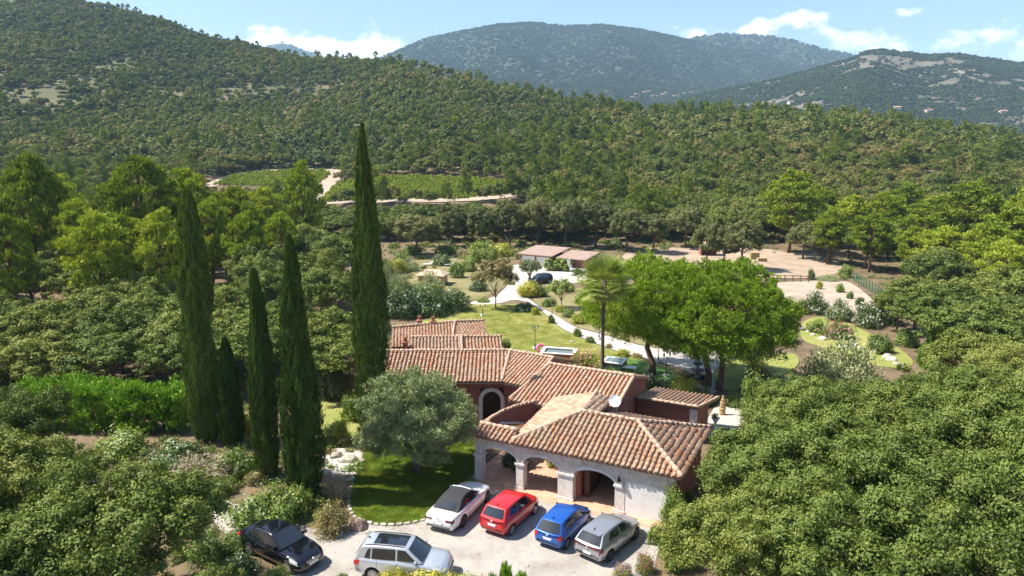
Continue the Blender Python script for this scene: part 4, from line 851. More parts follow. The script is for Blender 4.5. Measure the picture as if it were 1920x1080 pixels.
tile_mat('old_tile', [(0.20, 0.118, 0.072), (0.29, 0.172, 0.105), (0.35, 0.215, 0.14), (0.40, 0.275, 0.19), (0.42, 0.185, 0.085)], (0.33, 0.27, 0.19))
tile_mat('pink_tile', [(0.31, 0.165, 0.098), (0.40, 0.215, 0.128), (0.445, 0.26, 0.165), (0.49, 0.34, 0.235), (0.45, 0.175, 0.082)], (0.40, 0.31, 0.225))
tile_mat('pale_tile', [(0.30, 0.175, 0.115), (0.38, 0.235, 0.16), (0.43, 0.29, 0.20), (0.47, 0.34, 0.245)], (0.40, 0.32, 0.22))
surf('tile_bed', [(0.20, 0.115, 0.075), (0.30, 0.185, 0.125)], scale=4, rough=0.95, coord='World')
surf('ridge_mortar', [(0.37, 0.235, 0.165), (0.46, 0.315, 0.23), (0.52, 0.39, 0.295)], scale=5, rough=0.95, bump=0.6, coord='World')
surf('red_render', [(0.235, 0.085, 0.058), (0.29, 0.115, 0.078), (0.33, 0.145, 0.10)], scale=1.3, rough=0.95, detail=8, bump=0.2, bscale=20, coord='World')
surf('stone_render', [(0.40, 0.325, 0.265), (0.54, 0.475, 0.415), (0.64, 0.59, 0.535), (0.49, 0.41, 0.34)], scale=2.4, rough=0.95, detail=10, bump=0.7, bscale=5, coord='World')
surf('white_render', [(0.62, 0.595, 0.555), (0.74, 0.72, 0.69), (0.78, 0.765, 0.74)], scale=1.6, rough=0.9, detail=9, bump=0.25, bscale=10, coord='World')
surf('white_stone', [(0.50, 0.455, 0.40), (0.64, 0.60, 0.55), (0.72, 0.69, 0.65)], scale=3.0, rough=0.9, detail=9, bump=0.4, bscale=8, coord='World')
surf('terracotta_floor', [(0.42, 0.22, 0.135), (0.52, 0.30, 0.20), (0.58, 0.37, 0.26)], scale=2.0, rough=0.8, detail=8, coord='World')
surf('ochre_render', [(0.42, 0.25, 0.13), (0.50, 0.32, 0.18), (0.54, 0.37, 0.22)], scale=1.5, rough=0.95, coord='World')
plain('interior_shade', (0.05, 0.042, 0.036), 0.9)  # near-black that stands in for shade behind the gable arch
plain('dark_wood', (0.09, 0.045, 0.025), 0.6)
plain('white_paint', (0.78, 0.78, 0.77), 0.45)
plain('window_glass', (0.02, 0.025, 0.03), 0.06, spec=0.8)
plain('black_iron', (0.02, 0.022, 0.022), 0.5, metal=0.3)

def tile_shape(l=0.42, r0=0.115, r1=0.095, seg=5):
    """one barrel tile, x across, y up the slope"""
    V = []; F = []
    for (y, r, z) in ((0, r0, 0.03), (l, r1, 0.0)):
        for k in range(seg + 1):
            a = math.pi * k / seg; V.append((r * math.cos(a), y, z + r * math.sin(a) * 0.9))
    for k in range(seg): F.append((k, k + 1, seg + 2 + k, seg + 1 + k))
    b = len(V)                                     # thickness of the front lip
    for k in range(seg + 1):
        a = math.pi * k / seg; V.append(((r0 - .02) * math.cos(a), 0.0, 0.03 + (r0 - .02) * math.sin(a) * 0.9))
    for k in range(seg): F.append((k + 1, k, b + k, b + k + 1))
    return np.array(V), np.array(F, np.int32)
TV, TF = tile_shape()
TILE_ME = {}
def tile_mesh(mat, q):
    if (mat, q) not in TILE_ME:
        me = np_mesh('tile', TV, TF, np.full(len(TF), (q + 0.5) / 9), smooth=True); me.materials.append(M[mat]); TILE_ME[(mat, q)] = me
    return TILE_ME[(mat, q)]
class TileField:
    def __init__(s): s.items = []
    def slope(s, e0, ea, up, poly, mat, sp=0.30, ex=0.34, seed=0, lift=0.015):
        """e0 origin on the eave, ea along the eave, up up the slope (unit vectors), poly outline in (along, up)"""
        g = np.random.default_rng(seed); e0, ea, up = map(lambda q: np.asarray(q, float), (e0, ea, up)); nn = np.cross(ea, up)
        P = np.array(poly); i = math.floor(P[:, 0].min() / sp)
        while i * sp < P[:, 0].max():
            a = (i + 0.5) * sp; j = 0
            while True:
                b = -0.06 + j * ex
                if b > P[:, 1].max(): break
                if in_poly(np.array([a]), np.array([max(b + 0.17, 0.02)]), poly)[0]:
                    pos = e0 + ea * (a + g.normal(0, .012)) + up * (b + g.normal(0, .012)) + nn * (lift + g.uniform(0, .012))
                    s.items.append((pos, ea, up, nn, mat, g.uniform(0, 1), g.normal(0, .02), g.uniform(.94, 1.06)))
                j += 1
            i += 1
    def emit(s, parent_single, n_single, parent_rest, M_inv):
        it = s.items
        if n_single:
            it = sorted(it, key=lambda q: q[0][1])
            it = sorted(it, key=lambda q: np.linalg.norm(q[0] - np.array([0, 0, CAM_H])))
        for (pos, ea, up, nn, mat, q, rz, sc) in it[:n_single]:
            o = link_mesh('tile', tile_mesh(mat, int(q * 9)), None, parent_single)
            mt = Matrix((( ea[0], up[0], nn[0], pos[0]), (ea[1], up[1], nn[1], pos[1]), (ea[2], up[2], nn[2], pos[2]), (0, 0, 0, 1)))
            o.matrix_local = M_inv @ mt @ Matrix.Rotation(rz, 4, 'Z') @ Matrix.Diagonal((sc, 1, sc, 1))
        rest = it[n_single:]; mats = sorted({q[4] for q in rest})
        if not rest: return
        V = []; F = []; v = []; mi = []; nv = len(TV)
        for k, (pos, ea, up, nn, mat, q, rz, sc) in enumerate(rest):
            c, s_ = math.cos(rz), math.sin(rz); L_ = TV * np.array([sc, 1, sc]); x = L_[:, 0] * c - L_[:, 1] * s_; y = L_[:, 0] * s_ + L_[:, 1] * c
            V.append(pos + x[:, None] * ea + y[:, None] * up + L_[:, 2:3] * nn); F.append(TF + k * nv); v.append(np.full(len(TF), q)); mi.append(np.full(len(TF), mats.index(mat), np.int32))
        W = np.concatenate(V); mm = np.array(M_inv); W = W @ mm[:3, :3].T + mm[:3, 3]
        me = np_mesh('roof_tiles', W, np.concatenate(F), np.concatenate(v), smooth=True)
        for q in mats: me.materials.append(M[q])
        me.polygons.foreach_set('material_index', np.concatenate(mi))
        tag(link_mesh('roof_tiles', me, None, parent_rest), kind='stuff')
class Frame:
    """a building's own axes on the ground"""
    def __init__(s, o, ang): s.o = np.array([o[0], o[1], o[2] if len(o) > 2 else 0.0]); s.ang = ang; s.u = np.array([math.cos(ang), math.sin(ang), 0]); s.v = np.array([-math.sin(ang), math.cos(ang), 0])
    def w(s, x, y, z): return s.o + s.u * x + s.v * y + np.array([0, 0, z])
def slope_from(fr, pts, tf, bed, mat, seed, **kw):
    """roof plane through local points: the first two are the eave, in order left to right seen from outside"""
    W = [fr.w(*p) for p in pts]; ea = W[1] - W[0]; ea /= np.linalg.norm(ea)
    q = W[2] - W[0]; up = q - ea * (q @ ea); up /= np.linalg.norm(up)
    poly = [((p - W[0]) @ ea, (p - W[0]) @ up) for p in W]
    tf.slope(W[0], ea, up, poly, mat, seed=seed, **kw)
    nn = np.cross(ea, up); bed.prism([np.array(p) - np.array([0, 0, 0.0]) for p in pts], (0, 0, -0.13))
def cap_line(fr, a, b, mb, r=0.13, n=None):
    """row of mortared ridge tiles"""
    a = np.array(a, float); b = np.array(b, float); L_ = np.linalg.norm(b - a); n = n or max(2, int(L_ / 0.36)); g = np.random.default_rng(int(L_ * 1000))
    for k in range(n):
        p = a + (b - a) * k / n; q = a + (b - a) * (k + 1.12) / n; r0 = r * g.uniform(.93, 1.08)
        mb.tube([p + np.array([0, 0, g.normal(0.02, .01)]), q + np.array([0, 0, g.normal(0.02, .01)])], [r0, r0 * 0.9], 8)
def arch(x0, x1, zs, zt, n=10):
    c = (x0 + x1) / 2; hw = (x1 - x0) / 2
    return [(c - hw * math.cos(math.pi * k / n), zs + (zt - zs) * math.sin(math.pi * k / n)) for k in range(n + 1)]
def wall_poly(mb, fr_pts, y0, th, axis='x', m=0):
    """outline in (along, z) extruded through the wall thickness"""
    if axis == 'x': mb.prism([(a, y0, z) for a, z in fr_pts], (0, th, 0), m)
    else: mb.prism([(y0, a, z) for a, z in fr_pts], (th, 0, 0), m)

def villa():
    A0 = R(-27); fr = Frame((-2.0, 38.3), A0)
    root = thing('villa', 'long red Provencal villa with old barrel-tile roofs and a white arched garage wing', 'house', (-2.0, 38.3, 0), A0)
    inv = Matrix.Translation((-2.0, 38.3, 0)) @ Matrix.Rotation(A0, 4, 'Z'); inv = inv.inverted()
    tf = TileField(); tg = TileField()
    # ---- garage wing roof: hip with ridge, link to the main house
    EZ, RZ, E0 = 2.88, 4.12, -0.30
    bed = MB()
    S1 = 12.15; SL = 2.25; RL = 5.4; RR = 8.75; RW = 3.05; BW = 7.1
    slope_from(fr, [(SL, E0, EZ), (S1, E0, EZ), (RR, RW, RZ), (RL, RW, RZ)], tg, bed, 'old_tile', 1)                    # front
    slope_from(fr, [(S1, E0, EZ), (S1, BW, EZ), (RR, RW, RZ)], tf, bed, 'pink_tile', 2)                                # right hip
    slope_from(fr, [(S1, BW, EZ), (6.3, BW, EZ), (6.3, RW, RZ), (RR, RW, RZ)], tf, bed, 'old_tile', 3)                   # back
    slope_from(fr, [(SL, 6.2, 3.5), (SL, E0 + .02, EZ), (RL, RW, RZ), (5.15, 6.2, 4.35)], tf, bed, 'pale_tile', 4)     # left, over the covered walk
    slope_from(fr, [(6.25, RW + .1, RZ + .0), (6.25, 6.2, 4.05), (5.15, 6.2, 4.34), (RL, RW + .1, RZ + .02)], tf, bed, 'pale_tile', 5)
    # narrow roof over the two arches, then the strip round the patio
    slope_from(fr, [(-0.55, E0, EZ), (SL, E0, EZ), (SL, 0.62, 3.23), (-0.2, 0.62, 3.23)], tg, bed, 'old_tile', 6)
    slope_from(fr, [(SL, 1.25, 2.98), (0.1, 1.25, 2.98), (-.2, 0.64, 3.22), (SL, 0.64, 3.22)], tf, bed, 'old_tile', 7)
    strip = [(-0.55, -0.26), (-0.62, 1.4), (-0.55, 3.0), (-0.15, 4.5), (0.55, 5.7)]; inner = [(0.1, 0.7), (0.02, 1.6), (0.12, 2.9), (0.5, 4.2), (1.2, 5.5)]
    for k in range(4):
        (a0, a1), (b0, b1), (c0, c1), (d0, d1) = strip[k + 1], strip[k], inner[k], inner[k + 1]
        slope_from(fr, [(a0, a1, EZ), (b0, b1, EZ), (c0, c1, 3.3), (d0, d1, 3.3)], tf, bed, 'old_tile', 8 + k)
    roof = bed.build('garage_roof', M['tile_bed'], root)
    caps = MB()
    for a, b in [((S1, E0, EZ + .1), (RR, RW, RZ + .1)), ((RR, RW, RZ + .1), (RL, RW, RZ + .1)), ((SL + .1, E0 + .25, EZ + .13), (RL, RW, RZ + .1)), ((S1, BW, EZ + .1), (RR, RW, RZ + .1)), ((RL, RW, RZ + .1), (5.15, 6.2, 4.44)), ((-.2, 0.63, 3.33), (SL, 0.63, 3.33))]: cap_line(fr, a, b, caps)
    for k in range(4): cap_line(fr, (*inner[k], 3.36), (*inner[k + 1], 3.36), caps, 0.11)
    tag(caps.build('ridge_caps', M['ridge_mortar'], roof, smooth=True), kind='stuff')
    # ---- garage front
    mb = MB(); top = 2.78
    out = [(-0.22, 1.62), (0.2, 1.62)] + arch(0.2, 2.55, 1.66, 2.22) + [(2.55, 1.62), (2.98, 1.62)] + arch(2.98, 5.2, 1.66, 2.22) + [(5.2, 1.62), (6.05, 1.62)] + arch(6.05, 8.55, 1.5, 2.12) + [(8.55, 1.6), (9.05, 1.6), (9.05, 0), (11.75, 0), (11.75, 1.75), (11.75, top), (-0.22, top)]
    wall_poly(mb, out, 0.0, 0.42)
    mb.build('front_wall', M['stone_render'], root)
    sk = MB(); sk.prism([(9.12, -0.035, 0.02), (11.72, -0.035, 0.02), (11.72, -0.035, 1.78), (10.9, -0.035, 1.9), (10.0, -.035, 1.96), (9.12, -0.035, 1.9)], (0, 0.03, 0)); sk.build('white_panel', M['white_render'], root)
    for (a, b) in ((-0.24, 0.22), (2.53, 3.0), (5.16, 6.08), (8.52, 9.08)):
        c = MB(); c.box(a, b, -0.05, 0.47, 0.16, 1.5); c.box(a - .05, b + .05, -0.1, 0.52, 0, 0.16); c.box(a - .07, b + .07, -0.12, 0.54, 1.5, 1.62)
        col = c.build('column', M['white_stone'], root)
    for (a, b, zs, zt) in ((0.2, 2.55, 1.66, 2.22), (2.98, 5.2, 1.66, 2.22), (6.05, 8.55, 1.5, 2.12)):
        c = MB(); pa = arch(a, b, zs, zt, 14); pb = arch(a - .16, b + .16, zs, zt + .2, 14)
        for k in range(14):
            q = [(pa[k][0], -0.03, pa[k][1]), (pa[k + 1][0], -0.03, pa[k + 1][1]), (pb[k + 1][0], -0.03, pb[k + 1][1]), (pb[k][0], -0.03, pb[k][1])]; c.prism(q, (0, .48, 0))
        c.build('arch_moulding', M['white_stone'], root)
    w = MB(); w.box(11.35, 11.75, 0.42, 6.6, 0, 2.78); w.box(6.0, 11.35, 6.2, 6.6, 0, 2.78); w.box(6.05, 6.3, 0.42, 6.2, 0, 2.78); w.build('garage_wall', M['red_render'], root)
    c = MB(); c.box(6.3, 11.3, 0.45, 6.15, 2.55, 2.62); c.build('garage_ceiling', M['dark_wood'], root)
    f = MB(); f.box(-0.6, 11.75, -0.75, 6.6, -0.05, 0.035); f.build('terracotta_floor', M['terracotta_floor'], root)
    # garage contents: shelf board and hanging things
    b = MB(); b.box(6.45, 6.75, 0.8, 2.6, 0.05, 1.7); b.build('garage_cupboard', M['dark_wood'], root)
    la = MB(); la.box(8.72, 8.86, -0.28, -0.05, 1.9, 1.95); la.lathe([(0.05, 0), (0.09, .06), (0.075, .24), (0.02, .33)], (8.79, -0.24, 1.93), 6); la.build('wall_lantern', M['black_iron'], root)
    # ---- patio walls
    pw = MB()
    for k in range(4):
        (a0, a1), (b0, b1) = inner[k], inner[k + 1]; d = np.array([b0 - a0, b1 - a1]); d /= np.linalg.norm(d); n = np.array([-d[1], d[0]]) * 0.25
        lo = [2.35, 2.62, 2.55, 2.2, 1.6][k]; lo2 = [2.62, 2.62, 2.2, 1.6][k]
        pts = [(a0, a1, lo), (b0, b1, lo2), (b0, b1, 3.24), (a0, a1, 3.24)]; pw.prism(pts, (n[0], n[1], 0))
    pw.build('patio_wall', M['red_render'], root)
    am = MB()
    for k in range(4):
        (a0, a1), (b0, b1) = inner[k], inner[k + 1]; lo = [2.35, 2.62, 2.55, 2.2][k]; lo2 = [2.62, 2.62, 2.2, 1.6][k]
        am.tube([(a0 + .02, a1, lo), (b0 + .02, b1, lo2)], 0.08, 6)
    am.build('arch_edge', M['white_stone'], root)
    # arcade under the main house eave
    ar = MB(); out = [(0.9, 0), (1.25, 0)] + arch(1.25, 3.1, 1.8, 2.5) + [(3.1, 0), (3.5, 0)] + arch(3.5, 5.2, 1.8, 2.5) + [(5.2, 0), (6.2, 0), (6.2, 3.1), (0.9, 3.1)]
    wall_poly(ar, out, 6.15, 0.35); ar.build('patio_arcade', M['red_render'], root)
    for a, b in ((1.25, 3.1), (3.5, 5.2)):
        c = MB(); pa = arch(a, b, 1.8, 2.5, 12); pb = arch(a - .14, b + .14, 1.8, 2.66, 12)
        for k in range(12): c.prism([(pa[k][0], 6.1, pa[k][1]), (pa[k + 1][0], 6.1, pa[k + 1][1]), (pb[k + 1][0], 6.1, pb[k + 1][1]), (pb[k][0], 6.1, pb[k][1])], (0, .44, 0))
        c.box(a - .14, a, 6.1, 6.54, 0, 1.8); c.box(b, b + .14, 6.1, 6.54, 0, 1.8); c.build('arch_moulding', M['white_stone'], root)
    # ---- main house, front wing (C) with gable to the right
    bed = MB()
    slope_from(fr, [(-0.75, 5.4, 3.12), (6.45, 5.4, 3.12), (6.45, 10.0, 4.42), (0.1, 10.0, 4.42)], tf, bed, 'pink_tile', 21)
    slope_from(fr, [(6.45, 14.0, 3.25), (0.1, 14.0, 3.25), (0.1, 10.02, 4.42), (6.45, 10.02, 4.42)], tf, bed, 'pink_tile', 22)
    cr = bed.build('main_roof', M['tile_bed'], root)
    caps = MB(); cap_line(fr, (0.1, 10, 4.55), (6.45, 10, 4.55), caps); cap_line(fr, (6.4, 5.45, 3.2), (6.4, 10, 4.5), caps, 0.11); cap_line(fr, (-.7, 5.45, 3.22), (0.12, 10, 4.5), caps, 0.11); tag(caps.build('ridge_caps', M['ridge_mortar'], cr, smooth=True), kind='stuff')
    w = MB(); w.prism([(6.25, 5.75, -1.6), (6.25, 13.7, -1.6), (6.25, 13.7, 3.15), (6.25, 10.0, 4.25), (6.25, 5.75, 3.05)], (-0.3, 0, 0)); w.box(0.2, 5.95, 5.75, 6.05, 2.2, 3.0); w.box(0.2, 5.95, 13.4, 13.7, -1.6, 3.1); w.box(0.0, .3, 5.75, 13.7, -1.6, 3.0); w.build('main_wall', M['red_render'], root)
    # gable arch: flat dark panel on the wall, painting the shade of an opening
    gr = MB(); pa = arch(6.8, 8.3, 1.2, 1.9); gr.prism([(6.255, y, z) for y, z in [(6.8, -1)] + pa + [(8.3, -1)]], (0.02, 0, 0)); gr.build('gable_shade_panel', M['interior_shade'], root)
    # ---- long wing (A) and bent wing (B): own axes
    fa = Frame((-0.9, 48.2), R(0)); bd = MB(); W = lambda x, y, z: (x, y, z)
    invA = inv
    def slope_w(pts, mat, seed):
        Wp = [np.array(p, float) for p in pts]; ea = Wp[1] - Wp[0]; ea /= np.linalg.norm(ea); q = Wp[2] - Wp[0]; up = q - ea * (q @ ea); up /= np.linalg.norm(up)
        tf.slope(Wp[0], ea, up, [((p - Wp[0]) @ ea, (p - Wp[0]) @ up) for p in Wp], mat, seed=seed)
        bd.prism([tuple(inv @ Vector(p)) for p in Wp], (0, 0, -0.13))
    e1 = (-9.9, 48.25, 2.82); e2 = (-0.75, 48.25, 2.82); e3 = (1.15, 47.0, 2.82); r1 = (-9.9, 52.0, 4.02); r2 = (-0.15, 52.05, 4.05); r3 = (3.15, 50.0, 4.05)
    slope_w([e1, e2, r2, r1], 'pink_tile', 31); slope_w([e2, e3, r3, r2], 'pink_tile', 32)
    slope_w([(0.6, 56, 2.85), (-9.9, 56, 2.85), r1, r2], 'pink_tile', 33); slope_w([(5.4, 53.2, 2.85), (0.6, 56, 2.85), r2, r3], 'pink_tile', 34)
    lr = bd.build('long_roof', M['tile_bed'], root)
    caps = MB(); iv = lambda p, dz=.12: tuple(np.array(inv @ Vector(p)) + np.array([0, 0, dz]))
    for a, b in ((r1, r2), (r2, r3), (e2, r2), (e3, r3)): cap_line(fr, iv(a), iv(b), caps)
    tag(caps.build('ridge_caps', M['ridge_mortar'], lr, smooth=True), kind='stuff')
    wl = MB()
    def wbox(p, q, th, z0, z1, mb_):
        p = np.array(p, float); q = np.array(q, float); d = (q - p) / np.linalg.norm(q - p); n = np.array([-d[1], d[0]]) * th
        pts = [tuple(inv @ Vector((*a, z0))) for a in (p, q, q + n, p + n)]; mb_.prism(pts, (0, 0, z1 - z0))
    wbox((-9.5, 48.75), (-2.35, 48.75), .35, -1.6, 2.72, wl); wbox((-2.35, 48.75), (-0.6, 48.75), .35, 2.2, 2.72, wl); wbox((-0.6, 48.75), (1.4, 47.45), .35, -1.6, 2.72, wl); wbox((-9.5, 55.5), (-9.5, 48.75), .35, -1.6, 2.75, wl); wbox((0.5, 55.6), (-9.5, 55.6), .35, -1.6, 2.75, wl); wbox((5.0, 52.9), (0.5, 55.6), .35, -1.6, 2.75, wl)
    wl.build('long_wall', M['red_render'], root)
    ea_ = MB()
    for a, b in (((-9.8, 48.35), (-0.75, 48.35)), ((-0.75, 48.35), (1.15, 47.1))): wbox(a, b, .3, 2.62, 2.71, ea_)
    ea_.build('eave_moulding', M['white_stone'], root)
    ad = MB(); pa = arch(-2.2, -0.85, 1.2, 1.95, 12); pb = arch(-2.5, -0.55, 1.2, 2.2, 12)
    for k in range(12):
        q = [tuple(inv @ Vector((a, 48.6, z))) for a, z in (pa[k], pa[k + 1], pb[k + 1], pb[k])]; d = inv.to_3x3() @ Vector((0, .4, 0)); ad.prism(q, tuple(d))
    wbox((-2.5, 48.6), (-2.2, 48.6), .4, -1.6, 1.2, ad); wbox((-0.85, 48.6), (-0.55, 48.6), .4, -1.6, 1.2, ad); ad.build('entrance_arch', M['white_stone'], root)
    de = MB(); wbox((-2.2, 50.2), (-0.7, 50.2), .1, -1.5, 2.2, de); de.build('entrance_door', M['dark_wood'], root)
    # ---- low annex on the right, roof falling to the garden
    bed = MB(); slope_from(fr, [(11.0, 16.2, 1.75), (6.3, 16.2, 1.75), (6.3, 11.0, 2.62), (10.6, 11.0, 2.62)], tf, bed, 'old_tile', 41); an = bed.build('annex_roof', M['tile_bed'], root)
    w = MB(); w.box(6.3, 10.0, 11.25, 11.55, -1.6, 2.45); w.prism([(10.35, 11.25, -1.6), (10.35, 16.0, -1.6), (10.35, 16.0, 1.6), (10.35, 11.25, 2.42)], (-.3, 0, 0)); w.box(6.3, 10.05, 15.7, 16.0, -1.6, 1.6); w.build('annex_wall', M['red_render'], root)
    w = MB(); w.box(10.0, 10.42, 11.18, 11.6, -1.6, 2.43); w.build('annex_corner_pillar', M['white_stone'], root)
    caps = MB(); cap_line(fr, (6.4, 11.0, 2.72), (10.6, 11.0, 2.72), caps, .11); cap_line(fr, (10.6, 11.0, 2.7), (11.0, 16.2, 1.83), caps, .1); tag(caps.build('ridge_caps', M['ridge_mortar'], an, smooth=True), kind='stuff')
    tg.emit(roof, 300, root, inv)
    tf.emit(None, 0, root, inv)
villa()

def outhouse(name, label, o, ang, roofs, walls, chimneys=(), mat='pink_tile', z0=-1.6, door=None):
    fr = Frame(o, ang); root = thing(name, label, 'house', o, ang); inv = (Matrix.Translation(o) @ Matrix.Rotation(ang, 4, 'Z')).inverted()
    tf = TileField(); bed = MB(); caps = MB()
    for k, (pts, m) in enumerate(roofs): slope_from(fr, pts, tf, bed, m, 50 + k)
    rf = bed.build('roof', M['tile_bed'], root)
    for (a, b) in walls.get('caps', ()): cap_line(fr, a, b, caps)
    if caps.v: tag(caps.build('ridge_caps', M['ridge_mortar'], rf, smooth=True), kind='stuff')
    w = MB()
    for b in walls['boxes']: w.box(*b)
    for pr in walls.get('prisms', ()): w.prism(*pr)
    w.build('wall', M[walls.get('mat', 'red_render')], root)
    for (x, y, z, h) in chimneys:
        c = MB(); c.box(x - .22, x + .22, y - .22, y + .22, z, z + h); c.box(x - .3, x + .3, y - .3, y + .3, z + h, z + h + .08); c.lathe([(.16, 0), (.13, .35), (.18, .37), (.18, .42)], (x, y, z + h + .08), 8); c.build('chimney', M['red_render'], rf)
    tf.emit(None, 0, root, inv)
    return root
outhouse('pool_house', 'low pink-tiled building behind the long wing, with a small brick chimney', (-4.7, 57.6, -1.5), R(6),
         [([(-4.2, -1.9, 3.3), (0.3, -1.9, 3.3), (0.3, 2.2, 4.75), (-4.2, 2.2, 4.75)], 'pale_tile'), ([(0.4, -1.9, 3.2), (4.0, -1.9, 3.2), (4.0, 2.2, 4.6), (0.4, 2.2, 4.6)], 'pink_tile'), ([(4.0, 5.5, 3.5), (-4.2, 5.5, 3.5), (-4.2, 2.2, 4.7), (4.0, 2.2, 4.6)], 'pink_tile')],
         {'boxes': [(-3.9, 3.7, -1.6, 5.2, 0, 3.15)], 'caps': [((0.35, -1.9, 3.4), (0.35, 2.2, 4.85)), ((-4.2, 2.2, 4.85), (4.0, 2.2, 4.7))]}, [(-4.6, 0.8, 2.8, 1.9)])
outhouse('guest_house', 'ochre guest house with two chimneys between the hedge and the pool house', (-7.0, 64.3, -1.5), R(8),
         [([(-4.6, -1.9, 3.2), (1.0, -1.9, 3.2), (1.6, 2.0, 4.5), (-4.6, 1.2, 4.3)], 'pink_tile'), ([(1.0, -1.9, 3.2), (4.6, -0.8, 3.2), (4.6, 2.6, 4.35), (1.6, 2.0, 4.5)], 'pink_tile'), ([(4.6, 6, 3.2), (-4.6, 5, 3.2), (-4.6, 1.2, 4.3), (4.6, 2.6, 4.35)], 'pink_tile')],
         {'boxes': [(-4.3, 1.0, -1.4, 4.6, 0, 3.1), (1.0, 4.3, -0.4, 5.4, 0, 3.1)], 'caps': [((1.0, -1.9, 3.3), (1.6, 2.0, 4.6)), ((-4.6, 1.2, 4.4), (1.6, 2.0, 4.6)), ((1.6, 2.0, 4.6), (4.6, 2.6, 4.45))], 'mat': 'ochre_render'}, [(-1.9, 2.0, 4.0, 0.75), (-0.6, 1.9, 4.0, 0.65)])
# ------------------------------------------------------------------ cars
def paint(name, col, metal=0.55, rough=0.32): return plain(name, col, rough, metal, 0.5, coat=0.9)
paint('paint_white', (0.70, 0.705, 0.72), 0.15, 0.3); paint('paint_red', (0.52, 0.012, 0.014), 0.1, 0.35); paint('paint_blue', (0.010, 0.10, 0.42), 0.35, 0.3)
paint('paint_grey', (0.36, 0.365, 0.385), 0.6, 0.34); paint('paint_silver', (0.60, 0.62, 0.65), 0.6, 0.3); paint('paint_black', (0.006, 0.006, 0.010), 0.2, 0.2)
plain('soft_top', (0.030, 0.030, 0.034), 0.85); plain('car_glass', (0.012, 0.016, 0.020), 0.05, spec=0.9, coat=0.5); plain('tyre_rubber', (0.018, 0.018, 0.019), 0.85)
plain('alloy', (0.55, 0.55, 0.56), 0.3, 0.8); plain('dark_alloy', (0.10, 0.10, 0.11), 0.35, 0.7); plain('black_plastic', (0.022, 0.022, 0.024), 0.65); plain('tail_red', (0.42, 0.008, 0.012), 0.15, coat=0.8)
plain('lamp_clear', (0.72, 0.74, 0.76), 0.1, 0.3, coat=0.9); plain('plate_white', (0.78, 0.78, 0.76), 0.5); plain('plate_blue', (0.02, 0.06, 0.35), 0.5); plain('chrome', (0.75, 0.75, 0.76), 0.15, 0.95); plain('tail_dark', (0.10, 0.008, 0.012), 0.15, coat=0.8); plain('arch_dark', (0.012, 0.012, 0.013), 0.9)
QK = [0, .12, .2, .35, .55, .68, .76, .88, 1.0]
class CarShape:
    def __init__(s, sp): s.sp = sp; s.st = np.array(sp['st'], float)        # x, half width, z bottom, z shoulder, z top
    def par(s, x): return [np.interp(x, s.st[:, 0], s.st[:, k]) for k in range(1, 5)]
    def ring(s, x, q):
        w, zb, zs, zt = s.par(x)
        yy = [0, .80 * w, .93 * w, w, w, .975 * w, .91 * w, .55 * w, 0]; zz = [zb, zb, zb + .05, zb + .35 * (zs - zb), zb + .65 * (zs - zb), zs - .07, zs, zs + .75 * (zt - zs), zt]
        return np.interp(q, QK, yy), np.interp(q, QK, zz)
    def pt(s, x, q, side, off=0.0):
        y, z = s.ring(x, q); e = 1e-3; y2, z2 = s.ring(x, min(q + e, 1)); y1, z1 = s.ring(x, max(q - e, 0)); n = np.array([0, z2 - z1, -(y2 - y1)])
        ya, za = s.ring(x + .02, q); yb, zb = s.ring(x - .02, q); tx = np.array([.04, ya - yb, za - zb]); tq = np.array([0, y2 - y1, z2 - z1])
        n = np.cross(tx, tq); n = n / (np.linalg.norm(n) + 1e-9)
        if n[1] < 0 and y > .05: n = -n
        p = np.array([x, y, z]) + n * off; return np.array([p[0], p[1] * side, p[2]])
    def patch(s, mb, x0, x1, q0, q1, side, off=0.008, nx=5, nq=4, skew=0.0):
        P = [[s.pt(x0 + (x1 - x0) * i / nx + skew * j / nq, q0 + (q1 - q0) * j / nq, side, off) for j in range(nq + 1)] for i in range(nx + 1)]
        V = [p for r in P for p in r]; F = []
        for i in range(nx):
            for j in range(nq):
                f = (i * (nq + 1) + j, (i + 1) * (nq + 1) + j, (i + 1) * (nq + 1) + j + 1, i * (nq + 1) + j + 1); F.append(f if side > 0 else f[::-1])
        mb.add(V, [f[::-1] for f in F])
def apply_boolean(me, cutter):
    o = bpy.data.objects.new('tmp_body', me); c = bpy.data.objects.new('tmp_cut', cutter); COL.objects.link(o); COL.objects.link(c)
    md = o.modifiers.new('b', 'BOOLEAN'); md.operation = 'DIFFERENCE'; md.object = c; md.solver = 'EXACT'; md.material_mode = 'TRANSFER'
    dg = bpy.context.evaluated_depsgraph_get(); dg.update(); r = bpy.data.meshes.new_from_object(o.evaluated_get(dg)); r.name = 'car_body'
    bpy.data.objects.remove(o); bpy.data.objects.remove(c); return r
